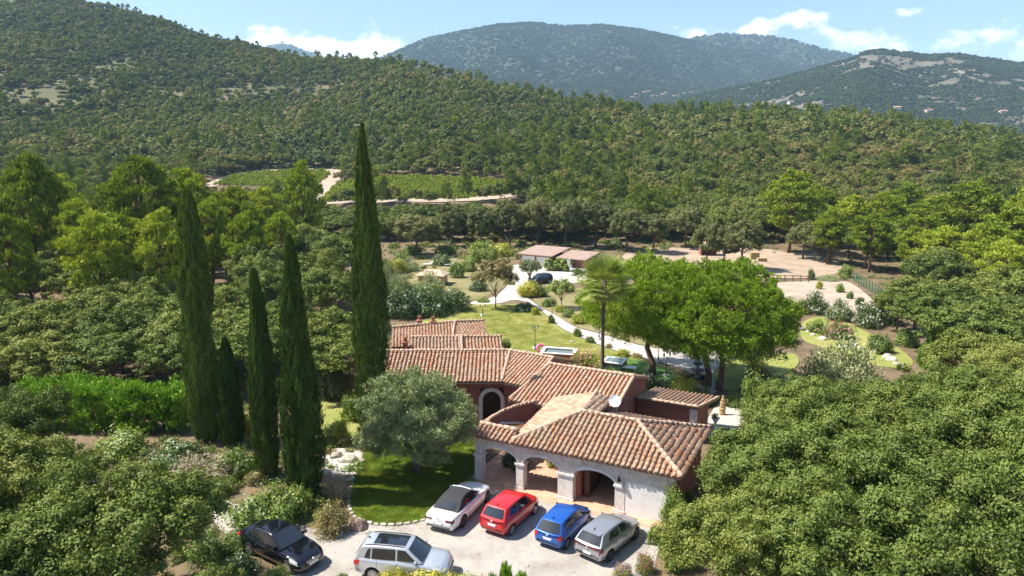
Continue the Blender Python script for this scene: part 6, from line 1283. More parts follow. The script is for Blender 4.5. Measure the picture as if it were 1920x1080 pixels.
# ------------------------------------------------------------------ shrubs and hedges
def bush(kind, px, py, wpx, hpx, label, name=None, group=None, i=0, dz=0.0):
    p = ground(px, py); d = p[1] * CP + (CAM_H - p[2]) * SP; s = wpx / 2 / FPX * d; h = hpx / FPX * d * 0.93
    nm = name or {'juniper': 'juniper_shrub'}.get(kind, 'shrub')
    return plant(kind, i, p[0], p[1], (s, s, h), label, 'shrub', nm, group, z=p[2] + dz)
BUSH = [
 ('shrub_dark', 757, 594, 84, 66, 'dark laurel at the left end of the tall hedge behind the guest house'), ('shrub_dark', 806, 590, 88, 62, 'dark laurel in the middle of the tall hedge behind the guest house'), ('shrub_dark', 854, 582, 66, 50, 'dark laurel at the right end of the tall hedge by the lawn'), ('shrub_dark', 722, 590, 60, 60, 'dark laurel half behind the tallest cypress'),
 ('shrub_olive', 752, 552, 62, 44, 'grey-green shrub left of the beige hut'), ('shrub_olive', 806, 550, 66, 46, 'grey-green shrub in front of the beige hut'), ('shrub_green', 856, 520, 34, 34, 'round green bush right of the beige hut'), ('shrub_dark', 828, 497, 42, 24, 'dark flat bush behind the beige hut'), ('shrub_olive', 768, 508, 40, 30, 'grey-green shrub up left of the beige hut'), ('shrub_yellow', 745, 512, 40, 34, 'yellowish grass clump far left of the beige hut'), ('shrub_green', 752, 490, 26, 18, 'small round bush under the dark round oak'), ('shrub_green', 905, 492, 70, 46, 'bright green bush behind the brown tree'), ('shrub_yellow', 940, 480, 50, 30, 'yellow-green bush left of the far garage'), ('shrub_dark', 898, 545, 40, 26, 'dark clipped bush left of the brown tree'), ('shrub_green', 905, 566, 30, 10, 'low ground cover at the left of the path fork'),
 ('shrub_yellow', 990, 556, 50, 36, 'yellow-green bush in the bed at the path fork'), ('shrub_green', 1012, 556, 34, 26, 'green bush in the bed at the path fork beside the dark SUV'), ('shrub_dark', 985, 583, 40, 20, 'low dark bush at the top corner of the lawn'), ('shrub_yellow', 1004, 590, 18, 18, 'spiky yellow plant at the lawn corner by the path'), ('shrub_green', 1033, 606, 16, 20, 'small bush in a pot beside the path'), ('shrub_green', 1030, 574, 34, 18, 'first bush of the border above the path'), ('shrub_yellow', 1050, 584, 30, 16, 'second bush of the border above the path'), ('shrub_green', 1066, 594, 30, 18, 'third bush of the border above the path'), ('shrub_yellow', 1084, 606, 36, 22, 'fourth bush of the border above the path'),
 ('shrub_green', 1082, 630, 20, 18, 'round bush on the lawn side of the path, highest of three'), ('shrub_green', 1106, 642, 22, 14, 'low round bush on the lawn side of the path, middle of three'), ('shrub_brown', 1142, 652, 16, 12, 'small brownish bush right of the palm stem'), ('shrub_yellow', 1168, 668, 30, 18, 'pale bush at the lower lawn edge by the path'), ('shrub_brown', 1193, 670, 26, 12, 'low dry bush at the lower lawn edge by the path'),
 ('shrub_pink', 1096, 694, 74, 44, 'pink flowering bush behind the main roof beside the palm stem'), ('shrub_green', 1142, 712, 54, 26, 'green bush behind the main roof ridge right of the palm'), ('shrub_green', 1180, 730, 40, 24, 'green bush at the end of the main roof ridge'), ('shrub_white', 1214, 742, 60, 46, 'white oleander behind the gable of the main house'), ('shrub_white', 1240, 744, 42, 36, 'white oleander left of the yellow bush'), ('shrub_yellow', 1280, 752, 64, 60, 'yellow-green bush above the annex roof'), ('shrub_dark', 1318, 760, 44, 44, 'dark bush between the yellow bush and the stone pine trunks'), ('shrub_green', 1378, 762, 44, 34, 'green bush beside the terracotta tower'), ('shrub_green', 1412, 780, 66, 96, 'tall deep green bush left of the oak grove'), ('shrub_brown', 1420, 712, 66, 40, 'dark reddish bush on the lawn right of the fountain'), ('shrub_dark', 1468, 640, 60, 40, 'dark bush at the foot of the biggest stone pine crown'),
 ('shrub_white', 1528, 588, 54, 46, 'white oleander, left of three below the planting plot'), ('shrub_white', 1572, 600, 54, 42, 'white oleander, middle of three below the planting plot'), ('shrub_white', 1622, 612, 60, 46, 'white oleander, right of three below the planting plot'), ('shrub_red', 1500, 588, 40, 36, 'reddish bush left of the white oleanders'), ('shrub_dark', 1660, 606, 70, 66, 'dark bush at the corner of the green fence'), ('shrub_pink', 1568, 632, 64, 36, 'pale pink bush in front of the rockery'), ('shrub_green', 1530, 622, 40, 26, 'green bush left of the rockery'), ('shrub_green', 1648, 660, 54, 40, 'round green bush right of the rockery'), ('shrub_green', 1700, 648, 48, 34, 'green bush below the dirt slope'),
 ('juniper', 1748, 690, 56, 84, 'upright dark conifer at the right of the rockery'), ('shrub_olive', 1572, 715, 140, 96, 'big grey-green bush above the oak grove'), ('shrub_green', 1575, 548, 18, 20, 'sapling at the top of the planting plot'), ('shrub_green', 1594, 560, 16, 16, 'sapling in the middle of the planting plot'), ('shrub_green', 1612, 572, 20, 18, 'lowest sapling of the planting plot'), ('shrub_yellow', 1536, 542, 14, 20, 'sapling near the wooden fence'), ('shrub_green', 1520, 524, 16, 24, 'tall weed at the end of the wooden fence'), ('shrub_olive', 1552, 526, 44, 14, 'low grey weeds behind the planting plot'), ('shrub_green', 1585, 520, 30, 28, 'green bush at the start of the mesh fence'),
 ('shrub_green', 775, 478, 40, 22, 'green bush at the foot of the dark round oak'), ('shrub_olive', 730, 540, 50, 50, 'grey-green bush beside the tallest cypress, left of the hut'), ('shrub_green', 880, 508, 40, 30, 'green bush between the round bush and the brown tree'), ('shrub_yellow', 905, 476, 60, 22, 'pale grassy clump under the cork oaks, left of the far garage'), ('shrub_green', 835, 476, 46, 20, 'bush below the third cork oak'), ('shrub_dark', 790, 566, 60, 36, 'dark shrub between the hut and the tall laurel hedge'), ('shrub_green', 722, 520, 40, 40, 'bush hugging the right side of the tallest cypress'), ('shrub_brown', 870, 480, 40, 14, 'dry brown tuft under the cork oaks'),
 ('shrub_red', 505, 975, 158, 82, 'broad green bush with orange flowers behind the black saloon'), ('shrub_olive_yellow', 626, 996, 74, 66, 'olive-yellow bush beside the boulder at the lawn corner'), ('shrub_grey', 632, 935, 56, 66, 'grey-leaved bush between the broad cypress and the lawn'), ('shrub_grey', 372, 912, 140, 66, 'dry grey leafless-looking bush left of the cypresses'), ('shrub_green', 440, 888, 86, 54, 'green bush at the foot of the shortest cypress'), ('shrub_dark', 330, 862, 110, 44, 'dark low bush in front of the conifer hedge'), ('shrub_green', 235, 850, 120, 50, 'dull green bush in front of the conifer hedge, left part'), ('shrub_yellow', 634, 826, 58, 52, 'yellow-green bush left of the olive tree'), ('shrub_green', 662, 790, 56, 60, 'green bush between the olive and the tallest cypress'), ('shrub_dark', 625, 745, 80, 90, 'dark bush left of the tallest cypress stem'), ('shrub_yellow', 470, 815, 40, 50, 'yellowish bush between the short and the slim cypress'), ('shrub_brown', 480, 905, 50, 30, 'brown dry tuft at the foot of the slim cypress'), ('shrub_green', 765, 664, 54, 46, 'round green bush left of the pool house chimney'), ('shrub_olive', 884, 632, 52, 30, 'silvery spiky plant behind the pool house'), ('shrub_green', 946, 656, 32, 24, 'green bush at the right end of the pool house roof'),
 ('shrub_green', 1268, 1062, 76, 84, 'dense ivy-like bush between the pink flowers and the nearest oak'), ('shrub_dark', 1300, 1030, 60, 60, 'dark bush under the nearest oak beside the drive'), ('shrub_green', 1290, 960, 44, 50, 'bush between the garage corner ivy and the oaks'), ('shrub_green', 440, 1030, 60, 40, 'bush beside the rear of the black saloon'), ('shrub_dark', 300, 905, 90, 50, 'dark bush on the pale bank left of the grey dry bush'), ('shrub_green', 410, 925, 70, 40, 'green bush left of the orange-flowered bush'), ('shrub_green', 560, 955, 60, 56, 'green bush at the foot of the broad cypress'), ('shrub_green', 392, 1046, 84, 56, 'bush below the rear wheel of the black saloon'), ('shrub_dark', 452, 1074, 80, 50, 'dark bush at the bottom edge beside the black saloon'), ('shrub_green', 515, 1100, 70, 44, 'yellow-green bush at the bottom edge under the saloon nose'), ('shrub_yellow', 735, 1118, 84, 56, 'yellow-green bush at the bottom edge under the silver SUV'), ('shrub_yellow', 810, 1116, 110, 54, 'yellow-green bush at the bottom edge before the SUV nose'), ('shrub_yellow', 880, 1118, 70, 52, 'small yellow-green bush at the bottom edge left of the juniper'), ('juniper', 947, 1116, 40, 76, 'pointed juniper at the bottom edge, tallest of three'), ('juniper', 976, 1118, 34, 58, 'pointed juniper at the bottom edge, right of the tallest'), ('juniper', 922, 1120, 30, 56, 'pointed juniper at the bottom edge, left of the tallest'), ('shrub_violet', 1166, 1084, 46, 36, 'violet flowers at the bottom edge by the drive'), ('shrub_pink', 1207, 1072, 40, 46, 'pink and white flowers at the right edge of the drive'), ('shrub_green', 1228, 1018, 34, 44, 'leafy bush between the drive and the grove'), ('shrub_green', 1262, 990, 54, 96, 'bright ivy climbing the right corner of the garage wall'), ('shrub_green', 640, 1096, 40, 24, 'yellow tuft at the bottom edge left of the SUV')]
for k, (kind, px, py, w, h, lab) in enumerate(BUSH): bush(kind, px, py, w, h, lab, i=k, name='ivy' if lab.startswith('bright ivy') else None)
VF = Frame((-2.0, 38.3), R(-27))
for (x, y, s, h, kind, lab) in [(1.3, 2.6, 1.0, 1.7, 'shrub_dark', 'dark bush in the patio seen through the first arch'), (3.3, 3.6, .55, 1.5, 'shrub_green', 'light green plant in the patio seen through the second arch')]:
    p = VF.w(x, y, 0.03); plant(kind, 0, p[0], p[1], (s, s, h), lab, 'shrub', 'shrub', z=0.06)
def hedge(name, label, pts, width, height, n, leafm, Ln, Wd, seed, needle=True):
    """clipped or loose hedge along a line of ground points"""
    g = np.random.default_rng(seed); P = np.array([p[:2] for p in pts]); seg = np.linalg.norm(np.diff(P, axis=0), axis=1); cum = np.concatenate([[0], np.cumsum(seg)]); Lt = cum[-1]
    K = int(Lt * width * height * 4.5); t = g.uniform(0, Lt, K); cx = np.interp(t, cum, P[:, 0]); cy_ = np.interp(t, cum, P[:, 1])
    d = (P[-1] - P[0]) / np.linalg.norm(P[-1] - P[0]); nrm = np.array([-d[1], d[0]]); a = g.uniform(-1, 1, K); zf = g.uniform(0.05, 1, K) ** 0.8
    off = a * width / 2 * np.where(zf > .75, 0.8, 1); x = cx + nrm[0] * off; y = cy_ + nrm[1] * off
    c0 = np.array([P[:, 0].mean(), P[:, 1].mean()]); z0 = gz(x, y); CC = np.stack([x - c0[0], y - c0[1], zf * height * (0.88 + .2 * vnoise(t / 1.3, a, seed))], -1); zb = gzf(*c0)
    V, F, v = foliage(g, CC, 0.40 * g.uniform(.7, 1.3, K), n, Ln, Wd, needle=needle, up=0.7, sub=7)
    me = np_mesh('hedge_foliage', V, F, v); me.materials.append(M[leafm]); o = thing(name, label, 'hedge', (c0[0], c0[1], zb)); link_mesh('foliage', me, None, o)
    st = MB()
    for q in np.arange(0.3, Lt, 1.0): st.tube([(np.interp(q, cum, P[:, 0]) - c0[0], np.interp(q, cum, P[:, 1]) - c0[1], -0.2), (np.interp(q, cum, P[:, 0]) - c0[0], np.interp(q, cum, P[:, 1]) - c0[1], height * .8)], [.06, .02], 5)
    tag(st.build('stem', M['bark'], o), kind='stuff')
hedge('conifer_hedge', 'tall bright green conifer hedge left of the cypresses', [ground(60, 800), ground(200, 806), ground(362, 806)], 3.0, 3.5, 52000, 'hedge_leaf', 0.26, 0.07, 31)
hedge('garage_hedge', 'clipped hedge hiding the right half of the far garage', [ground(1022, 507), ground(1072, 509)], 1.6, 2.2, 6000, 'shrub_leaf', 0.26, 0.16, 32, False)
hedge('boundary_hedge', 'low dark hedge in front of the left wood', [ground(-20, 735), ground(60, 722), ground(130, 716)], 1.6, 1.7, 9000, 'shrub_leaf', 0.2, 0.1, 33)

# ------------------------------------------------------------------ palm
leaf_mat('palm_leaf', [(0.075, 0.105, 0.03), (0.115, 0.15, 0.04), (0.165, 0.195, 0.06), (0.22, 0.23, 0.085)], 0.2, 0.03, gain=1.9)
leaf_mat('dead_palm_leaf', [(0.25, 0.19, 0.10), (0.34, 0.27, 0.15), (0.42, 0.34, 0.21)], 0.2, 0.03)
def palm():
    g = np.random.default_rng(88); Y = 56.5; top = at(1133, 533, Y); z0 = gzf(top[0], Y); h = top[2] - z0
    root = thing('palm_tree', 'tall slim fan palm with a skirt of dead leaves left of the stone pines', 'tree', (top[0], Y, z0))
    mb = MB(); mb.tube([(0, 0, -0.2), (.02, 0, h * .3), (-.03, 0, h * .6), (0, 0, h * .86), (0, 0, h + .3)], [.25, .17, .15, .16, .24], 12); mb.build('trunk', M['bark'], root, smooth=True)
    def fan(n, elev, L0, mat, nm, droop):
        parts = []
        for k in range(n):
            a = k * 2.399 + g.uniform(-.25, .25); e = elev(k / n) + g.normal(0, .1); d = np.array([math.cos(a) * math.cos(e), math.sin(a) * math.cos(e), math.sin(e)]); s = np.array([-math.sin(a), math.cos(a), 0]); upv = np.cross(d, s)
            st = np.array([0, 0, h]) + d * L0 * g.uniform(.5, .68); m = 26; th = np.linspace(-1.35, 1.35, m)
            D = np.cos(th)[:, None] * d + np.sin(th)[:, None] * s + np.array([0, 0, -droop]) * (np.abs(th) / 1.35)[:, None]
            Ls = L0 * .62 * (1 - .25 * (th / 1.35) ** 2); D = unit(D); C = st + D * (Ls * .5)[:, None] + g.normal(0, .015, (m, 3))
            V, F = leaf_quads(C, D, np.repeat(upv[None], m, 0) + g.normal(0, .15, (m, 3)), Ls, 0.085); parts.append((V, F, g.uniform(0, 1, m) * .6 + .4 * g.uniform()))
            pw = np.array([0, 0, h]) + d * L0 * .3; V, F = leaf_quads(pw[None], d[None], upv[None], L0 * .6, .05); parts.append((V, F, np.array([.3])))
        V, F, v = merge(parts); me = np_mesh(nm, V, F, v); me.materials.append(M[mat]); link_mesh(nm, me, None, root)
    fan(60, lambda f: 1.35 - 1.95 * f, 2.35, 'palm_leaf', 'crown', .3)
    fan(34, lambda f: -0.95 - .5 * f, 1.25, 'dead_palm_leaf', 'dead_fronds', .9)
palm()

# ------------------------------------------------------------------ rocks
def rock_mesh(seed, mat):
    bm = bmesh.new(); bmesh.ops.create_icosphere(bm, subdivisions=2, radius=1.0); r = random.Random(seed)
    off = Vector((r.uniform(0, 50), r.uniform(0, 50), r.uniform(0, 50)))
    for v in bm.verts:
        n = mnoise.noise(v.co * 1.1 + off) * 0.45 + mnoise.noise(v.co * 2.6 + off) * 0.18; v.co *= 1 + n; v.co.z *= 0.72
    me = bpy.data.meshes.new('rock'); bm.to_mesh(me); bm.free(); me.materials.append(M[mat]); return me
ROCKS = [rock_mesh(k, 'stone') for k in range(4)]; RED_ROCKS = [rock_mesh(k + 10, 'red_rock') for k in range(3)]
def rock(px, py, w, h, lab, red=False, group='garden rocks'):
    p = ground(px, py); d = p[1] * CP + (CAM_H - p[2]) * SP; s = w / 2 / FPX * d; o = link_mesh('rock', (RED_ROCKS if red else ROCKS)[int(px + py) % 3]); o.location = (p[0], p[1], p[2] + .1 * s); o.scale = (s, s * .85, h / FPX * d * .75); o.rotation_euler = (0, 0, px * .37); tag(o, lab, 'rock', group)
for a in [(672, 990, 34, 32, 'reddish boulder at the lawn corner behind the silver SUV', True), (634, 1000, 22, 18, 'pale stone left of the reddish boulder'), (655, 862, 34, 16, 'flat pale rock on the side path left of the olive'), (630, 856, 26, 14, 'pale rock at the start of the side path'), (612, 888, 20, 18, 'stone between the broad cypress and the side path'), (640, 905, 22, 16, 'stone at the lower end of the side path'), (676, 866, 18, 10, 'small rock beside the lawn and the side path'), (600, 866, 16, 12, 'small stone beside the broad cypress stem'), (690, 1000, 14, 10, 'small stone right of the reddish boulder'), (1072, 641, 8, 6, 'tiny white stone by the path bend')]: rock(*a)
def rockery():
    g = random.Random(4)
    pos = [(1505 + 11 * k + g.uniform(-4, 4), 624 + (k * 2.9) + g.uniform(-7, 7)) for k in range(13)] + [(1640 + 6 * k + g.uniform(-3, 3), 655 + 4.0 * k + g.uniform(-5, 5)) for k in range(10)]
    for k, (px, py) in enumerate(pos):
        w = g.uniform(10, 22); rock(px, py, w, w * .62, '%s rock from the left in the %s rockery line' % (ORD[k if k < 13 else k - 13], 'upper' if k < 13 else 'lower'), group='rockery stones')
    for k in range(12):
        px = 120 + k * 22 + g.uniform(-9, 9); py = 872 + k * 5 + g.uniform(-16, 16); w = g.uniform(8, 20); rock(px, py, w, w * .5, '%s stone from the left on the pale bank at the lower left' % ORD[k], red=k % 3 == 0, group='bank stones')
rockery()

# ------------------------------------------------------------------ garden things
plain('lamp_green', (0.03, 0.045, 0.04), 0.5, 0.4); plain('lamp_glass', (0.55, 0.55, 0.5), 0.2); surf('fountain_stone', [(0.10, 0.10, 0.085), (0.20, 0.195, 0.17), (0.30, 0.29, 0.26)], scale=4, rough=0.85)
surf('terracotta', [(0.28, 0.17, 0.075), (0.38, 0.24, 0.11), (0.45, 0.31, 0.16)], scale=4, rough=0.85); plain('pool_water', (0.14, 0.18, 0.185), 0.2, spec=0.5); plain('pink_vinyl', (0.75, 0.16, 0.30), 0.35); plain('dish_white', (0.74, 0.74, 0.73), 0.4); plain('white_stone_plain', (0.68, 0.66, 0.62), 0.8); plain('spa_dark', (0.03, 0.05, 0.05), 0.5)
def lamp_post(px, py, hpx, arms, label):
    p = ground(px, py); d = p[1] * CP + (CAM_H - p[2]) * SP; h = hpx / FPX * d * 1.0; o = thing('lamp_post', label, 'lamp post', tuple(p), 0.4, 'garden lamp posts')
    m = MB(); m.lathe([(.17, 0), (.17, .12), (.11, .18), (.09, .5), (.05, .56), (.038, .9), (.03, h * .86), (.03, h * .9)], k=8); m.build('post', M['lamp_green'], o, smooth=True)
    b = MB(); b.box(-.2, .2, -.2, .2, -.1, .3); b.build('plinth', M['white_stone_plain'], o)
    for k in range(arms):
        a = 2 * math.pi * k / max(1, arms); r = .34 if arms > 1 else 0; c = (r * math.cos(a), r * math.sin(a), h * .86)
        if arms > 1: m = MB(); m.tube([(0, 0, h * .78), (c[0] * .6, c[1] * .6, h * .80), (c[0], c[1], h * .86)], .018, 5); m.build('arm', M['lamp_green'], o)
        m = MB(); m.lathe([(.05, 0), (.10, .22), (.09, .24)], c, 6); ln = m.build('lantern', M['lamp_glass'], o); m = MB(); m.lathe([(.13, .235), (.06, .34), (.015, .42)], c, 6); m.build('cap', M['lamp_green'], ln)
for a in [(1003, 655, 46, 3, 'three-armed lamp post in the middle of the lawn'), (1035, 604, 36, 1, 'single lamp post beside the upper bend of the path'), (1123, 637, 36, 1, 'slim lamp post beside the path left of the palm stem'), (1234, 679, 38, 2, 'lamp post at the plaza beside the first stone pine trunk'), (1249, 707, 46, 2, 'two-armed lamp post on the round turf by the plaza'), (905, 593, 20, 2, 'small lamp at the upper left of the lawn')]: lamp_post(*a)
def fountain():
    p = ground(1307, 714); o = thing('fountain', 'dark three-tier stone fountain on the plaza under the stone pines', 'fountain', tuple(p))
    m = MB(); m.lathe([(1.15, 0), (1.2, .35), (1.25, .42), (1.12, .42), (1.05, .2), (0, .2)], k=18); m.build('basin', M['terracotta'], o, smooth=False)
    m = MB(); m.lathe([(.95, .3), (0.0, .3)], k=16); m.build('water', M['pool_water'], o)
    m = MB(); m.lathe([(.35, .2), (.28, .5), (.16, .7), (.2, 1.0), (.12, 1.3), (.1, 1.9), (.07, 2.3)], k=12); m.build('stem', M['fountain_stone'], o, smooth=True)
    for z, r in ((.95, .72), (1.6, .5), (2.15, .3)): m = MB(); m.lathe([(.1, z - .12), (r * .7, z - .02), (r, z + .12), (r * .96, z + .12), (r * .6, z + .03), (0, z + .01)], k=14); m.build('bowl', M['fountain_stone'], o, smooth=True)
    m = MB(); m.lathe([(.07, 2.25), (.12, 2.4), (.05, 2.55), (.0, 2.7)], k=8); m.build('finial', M['fountain_stone'], o, smooth=True)
fountain()
def terracotta_tower():
    p = ground(1354, 778); o = thing('terracotta_tower', 'ochre terracotta ornament of stacked jars on the side terrace', 'ornament', tuple(p), 0, None, (.62, .62, .8))
    for k, (z, r, h) in enumerate(((0, .40, .5), (.5, .44, .3), (.8, .36, .4), (1.2, .38, .2), (1.4, .24, .35), (1.75, .15, .25))): m = MB(); m.lathe([(r * .86, z), (r, z + h * .35), (r * .97, z + h * .7), (r * .84, z + h)], k=12); m.build('jar', M['terracotta'], o, smooth=True)
    p = ground(1341, 798); o = thing('stone_urn', 'small white urn with a plant at the terrace edge', 'urn', tuple(p)); m = MB(); m.lathe([(.2, 0), (.2, .08), (.09, .14), (.12, .3), (.28, .55), (.33, .62), (.26, .62)], k=12); m.build('bowl', M['white_stone_plain'], o, smooth=True)
    V, F, v = foliage(np.random.default_rng(3), np.array([[0, 0, .72]]), .25, 120, .16, .07); me = np_mesh('plant', V, F, v); me.materials.append(M['shrub_leaf']); link_mesh('plant', me, None, o)
terracotta_tower()
def dish():
    p = VF.w(6.62, 5.35, 3.75); o = thing('satellite_dish', 'white satellite dish on the roof beside the gable', 'dish', tuple(p)); k = 18; V = [(0, 0, 0)]; F = []
    for r in (.2, .38): V += [(.10 * (r / .38) ** 2, r * math.cos(6.2832 * j / k), r * math.sin(6.2832 * j / k)) for j in range(k)]
    F = [(0, 1 + j, 1 + (j + 1) % k) for j in range(k)] + [(1 + j, 1 + k + j, 1 + k + (j + 1) % k, 1 + (j + 1) % k) for j in range(k)]
    m = MB(); m.add(V, F); d = m.build('reflector', M['dish_white'], o, smooth=True); d.rotation_euler = (0, R(-28), R(-100)); d.location = (0, 0, .55)
    m = MB(); m.tube([(0.05, .1, -.5), (0.05, .1, .5)], .03, 6); m.tube([(0, 0, .2), (-.05, -.4, .5)], .012, 5); m.build('mast', M['black_iron'], o)
dish()
def pool_things():
    p = ground(1014, 668); o = link_mesh('swim_ring', None) if False else None
    m = MB(); k = 20; q = 8; V = []; F = []
    for i in range(k):
        a = 2 * math.pi * i / k
        for j in range(q): b = 2 * math.pi * j / q; r = .36 + .14 * math.cos(b); V.append((r * math.cos(a), .14 * math.sin(b), r * math.sin(a)))
    for i in range(k):
        for j in range(q): F.append((i * q + j, ((i + 1) % k) * q + j, ((i + 1) % k) * q + (j + 1) % q, i * q + (j + 1) % q))
    m.add(V, F); o = m.build('swim_ring', M['pink_vinyl'], smooth=True); tag(o, 'pink swim ring propped beside the pool wall behind the roof', 'swim ring'); o.location = (p[0], p[1], p[2] + .9); o.rotation_euler = (R(-25), 0, .1)
    pa, pb = ground(1022, 674), ground(1072, 686); c = (pa + pb) / 2; ang = R(-14); o = thing('raised_pool', 'raised white-edged pool behind the bent roof', 'pool', (c[0], c[1] - 1.0, c[2]), ang); hw = 1.7
    m = MB(); m.box(-hw, hw, -1.1, -.85, 0, 1.5); m.box(-hw, hw, .85, 1.1, 0, 1.5); m.box(-hw, -hw + .25, -.85, .85, 0, 1.5); m.box(hw - .25, hw, -.85, .85, 0, 1.5); m.build('wall', M['red_render'], o)
    m = MB(); m.box(-hw - .05, hw + .05, -1.15, -.85, 1.5, 1.56); m.box(-hw - .05, hw + .05, .75, 1.15, 1.5, 1.6); m.box(-hw - .05, -hw + .3, -.75, .75, 1.5, 1.6); m.box(hw - .3, hw + .05, -.75, .75, 1.5, 1.6); m.build('coping', M['white_stone_plain'], o)
    m = MB(); m.poly([(-hw + .2, -.9, 1.42), (hw - .2, -.9, 1.42), (hw - .2, .9, 1.42), (-hw + .2, .9, 1.42)]); m.build('water', M['pool_water'], o)
    p = ground(1152, 690); o = thing('hot_tub', 'dark square hot tub with pale rim beside the turf', 'hot tub', tuple(p), R(-25)); m = MB(); m.box(-1.0, 1.0, -1.0, 1.0, 0, .75); m.build('cabinet', M['spa_dark'], o); m = MB(); m.box(-1.05, 1.05, -1.05, -.8, .75, .85); m.box(-1.05, 1.05, .8, 1.05, .75, .85); m.box(-1.05, -.8, -.8, .8, .75, .85); m.box(.8, 1.05, -.8, .8, .75, .85); m.build('rim', M['dish_white'], o); m = MB(); m.poly([(-.8, -.8, .79), (.8, -.8, .79), (.8, .8, .79), (-.8, .8, .79)]); m.build('water', M['pool_water'], o)
    p = ground(1176, 696); o = thing('garden_table', 'low white table right of the hot tub', 'table', tuple(p), R(-20)); m = MB(); m.box(-.9, .9, -.4, .4, .42, .48); m.build('tabletop', M['white_paint'], o)
    for a in (-.8, .8):
        for b in (-.33, .33): m = MB(); m.box(a - .03, a + .03, b - .03, b + .03, 0, .42); m.build('leg', M['white_paint'], o)
pool_things()
# ------------------------------------------------------------------ far garage, huts, fences
def far_garage():
    p = ground(975, 500); q = ground(1095, 512); ang = math.atan2(q[1] - p[1], q[0] - p[0]); W_ = float(np.linalg.norm(q - p)); o = thing('far_garage', 'low garage block with two white doors at the end of the far drive', 'garage', tuple(p), ang); h = 2.5
    a = W_ * .52; b = W_ * .98; D = 6.0
    m = MB(); m.box(0, .35, -.02, .4, 0, h); m.box(a * .46, a * .5, -.02, .4, 0, h); m.box(a - .4, a, -.02, .4, 0, h); m.box(0, a, -.02, .4, h - .2, h); m.box(0, .3, .4, D, 0, h); m.box(a - .3, a, .4, D, 0, h); m.box(0, b, D, D + .3, 0, h); m.box(b - .3, b, 1.2, D, 0, h - .3); m.box(a, b, 1.2, 1.5, 0, h - .3); m.build('wall', M['red_render'], o)
    for x0, x1 in ((.35, a * .46), (a * .5, a - .4)): m = MB(); m.box(x0, x1, .1, .16, 0.02, h - .2); dr = m.build('garage_door', M['white_paint'], o); m = MB(); [m.box(x0, x1, .085, .098, z, z + .02) for z in (.6, 1.15, 1.7)]; m.build('door_groove', M['black_plastic'], dr)
    m = MB(); m.prism([(-.3, -.5, h + .02), (a + .2, -.5, h + .02), (a + .2, D + .6, h + .95), (-.3, D + .6, h + .95)], (0, 0, .16)); m.prism([(a + .22, .6, h - .32), (b + .3, .6, h - .32), (b + .3, D + .6, h + .5), (a + .22, D + .6, h + .5)], (0, 0, .16)); m.build('roof', M['far_tile'], o)
    t = ground(1088, 512); o = thing('trailer', 'white flatbed trailer with ramps up at the right end of the far garage', 'trailer', tuple(t), ang + .2); m = MB(); m.box(-1.6, 1.2, -.8, .8, .5, .62); m.build('bed', M['white_paint'], o); m = MB(); m.box(-1.6, 1.2, -.85, -.78, .62, .95); m.box(1.14, 1.2, -.78, .78, .62, .95); m.build('side_board', M['white_paint'], o)
    for s in (-.5, .5): m = MB(); m.obox((-2.0, s, 1.5), (.06, 0, .02), (0, .22, 0), (-.35, 0, 1.0)); m.build('ramp', M['white_paint'], o)
    for s in (-.85, .85): m = MB(); m.tube([(0, s - .08, .3), (0, s + .08, .3)], .3, 12); m.build('wheel', M['tyre_rubber'], o)
surf('far_tile', [(0.22, 0.15, 0.125), (0.30, 0.21, 0.175), (0.34, 0.25, 0.21)], scale=1.5, rough=0.95, detail=6)
far_garage()
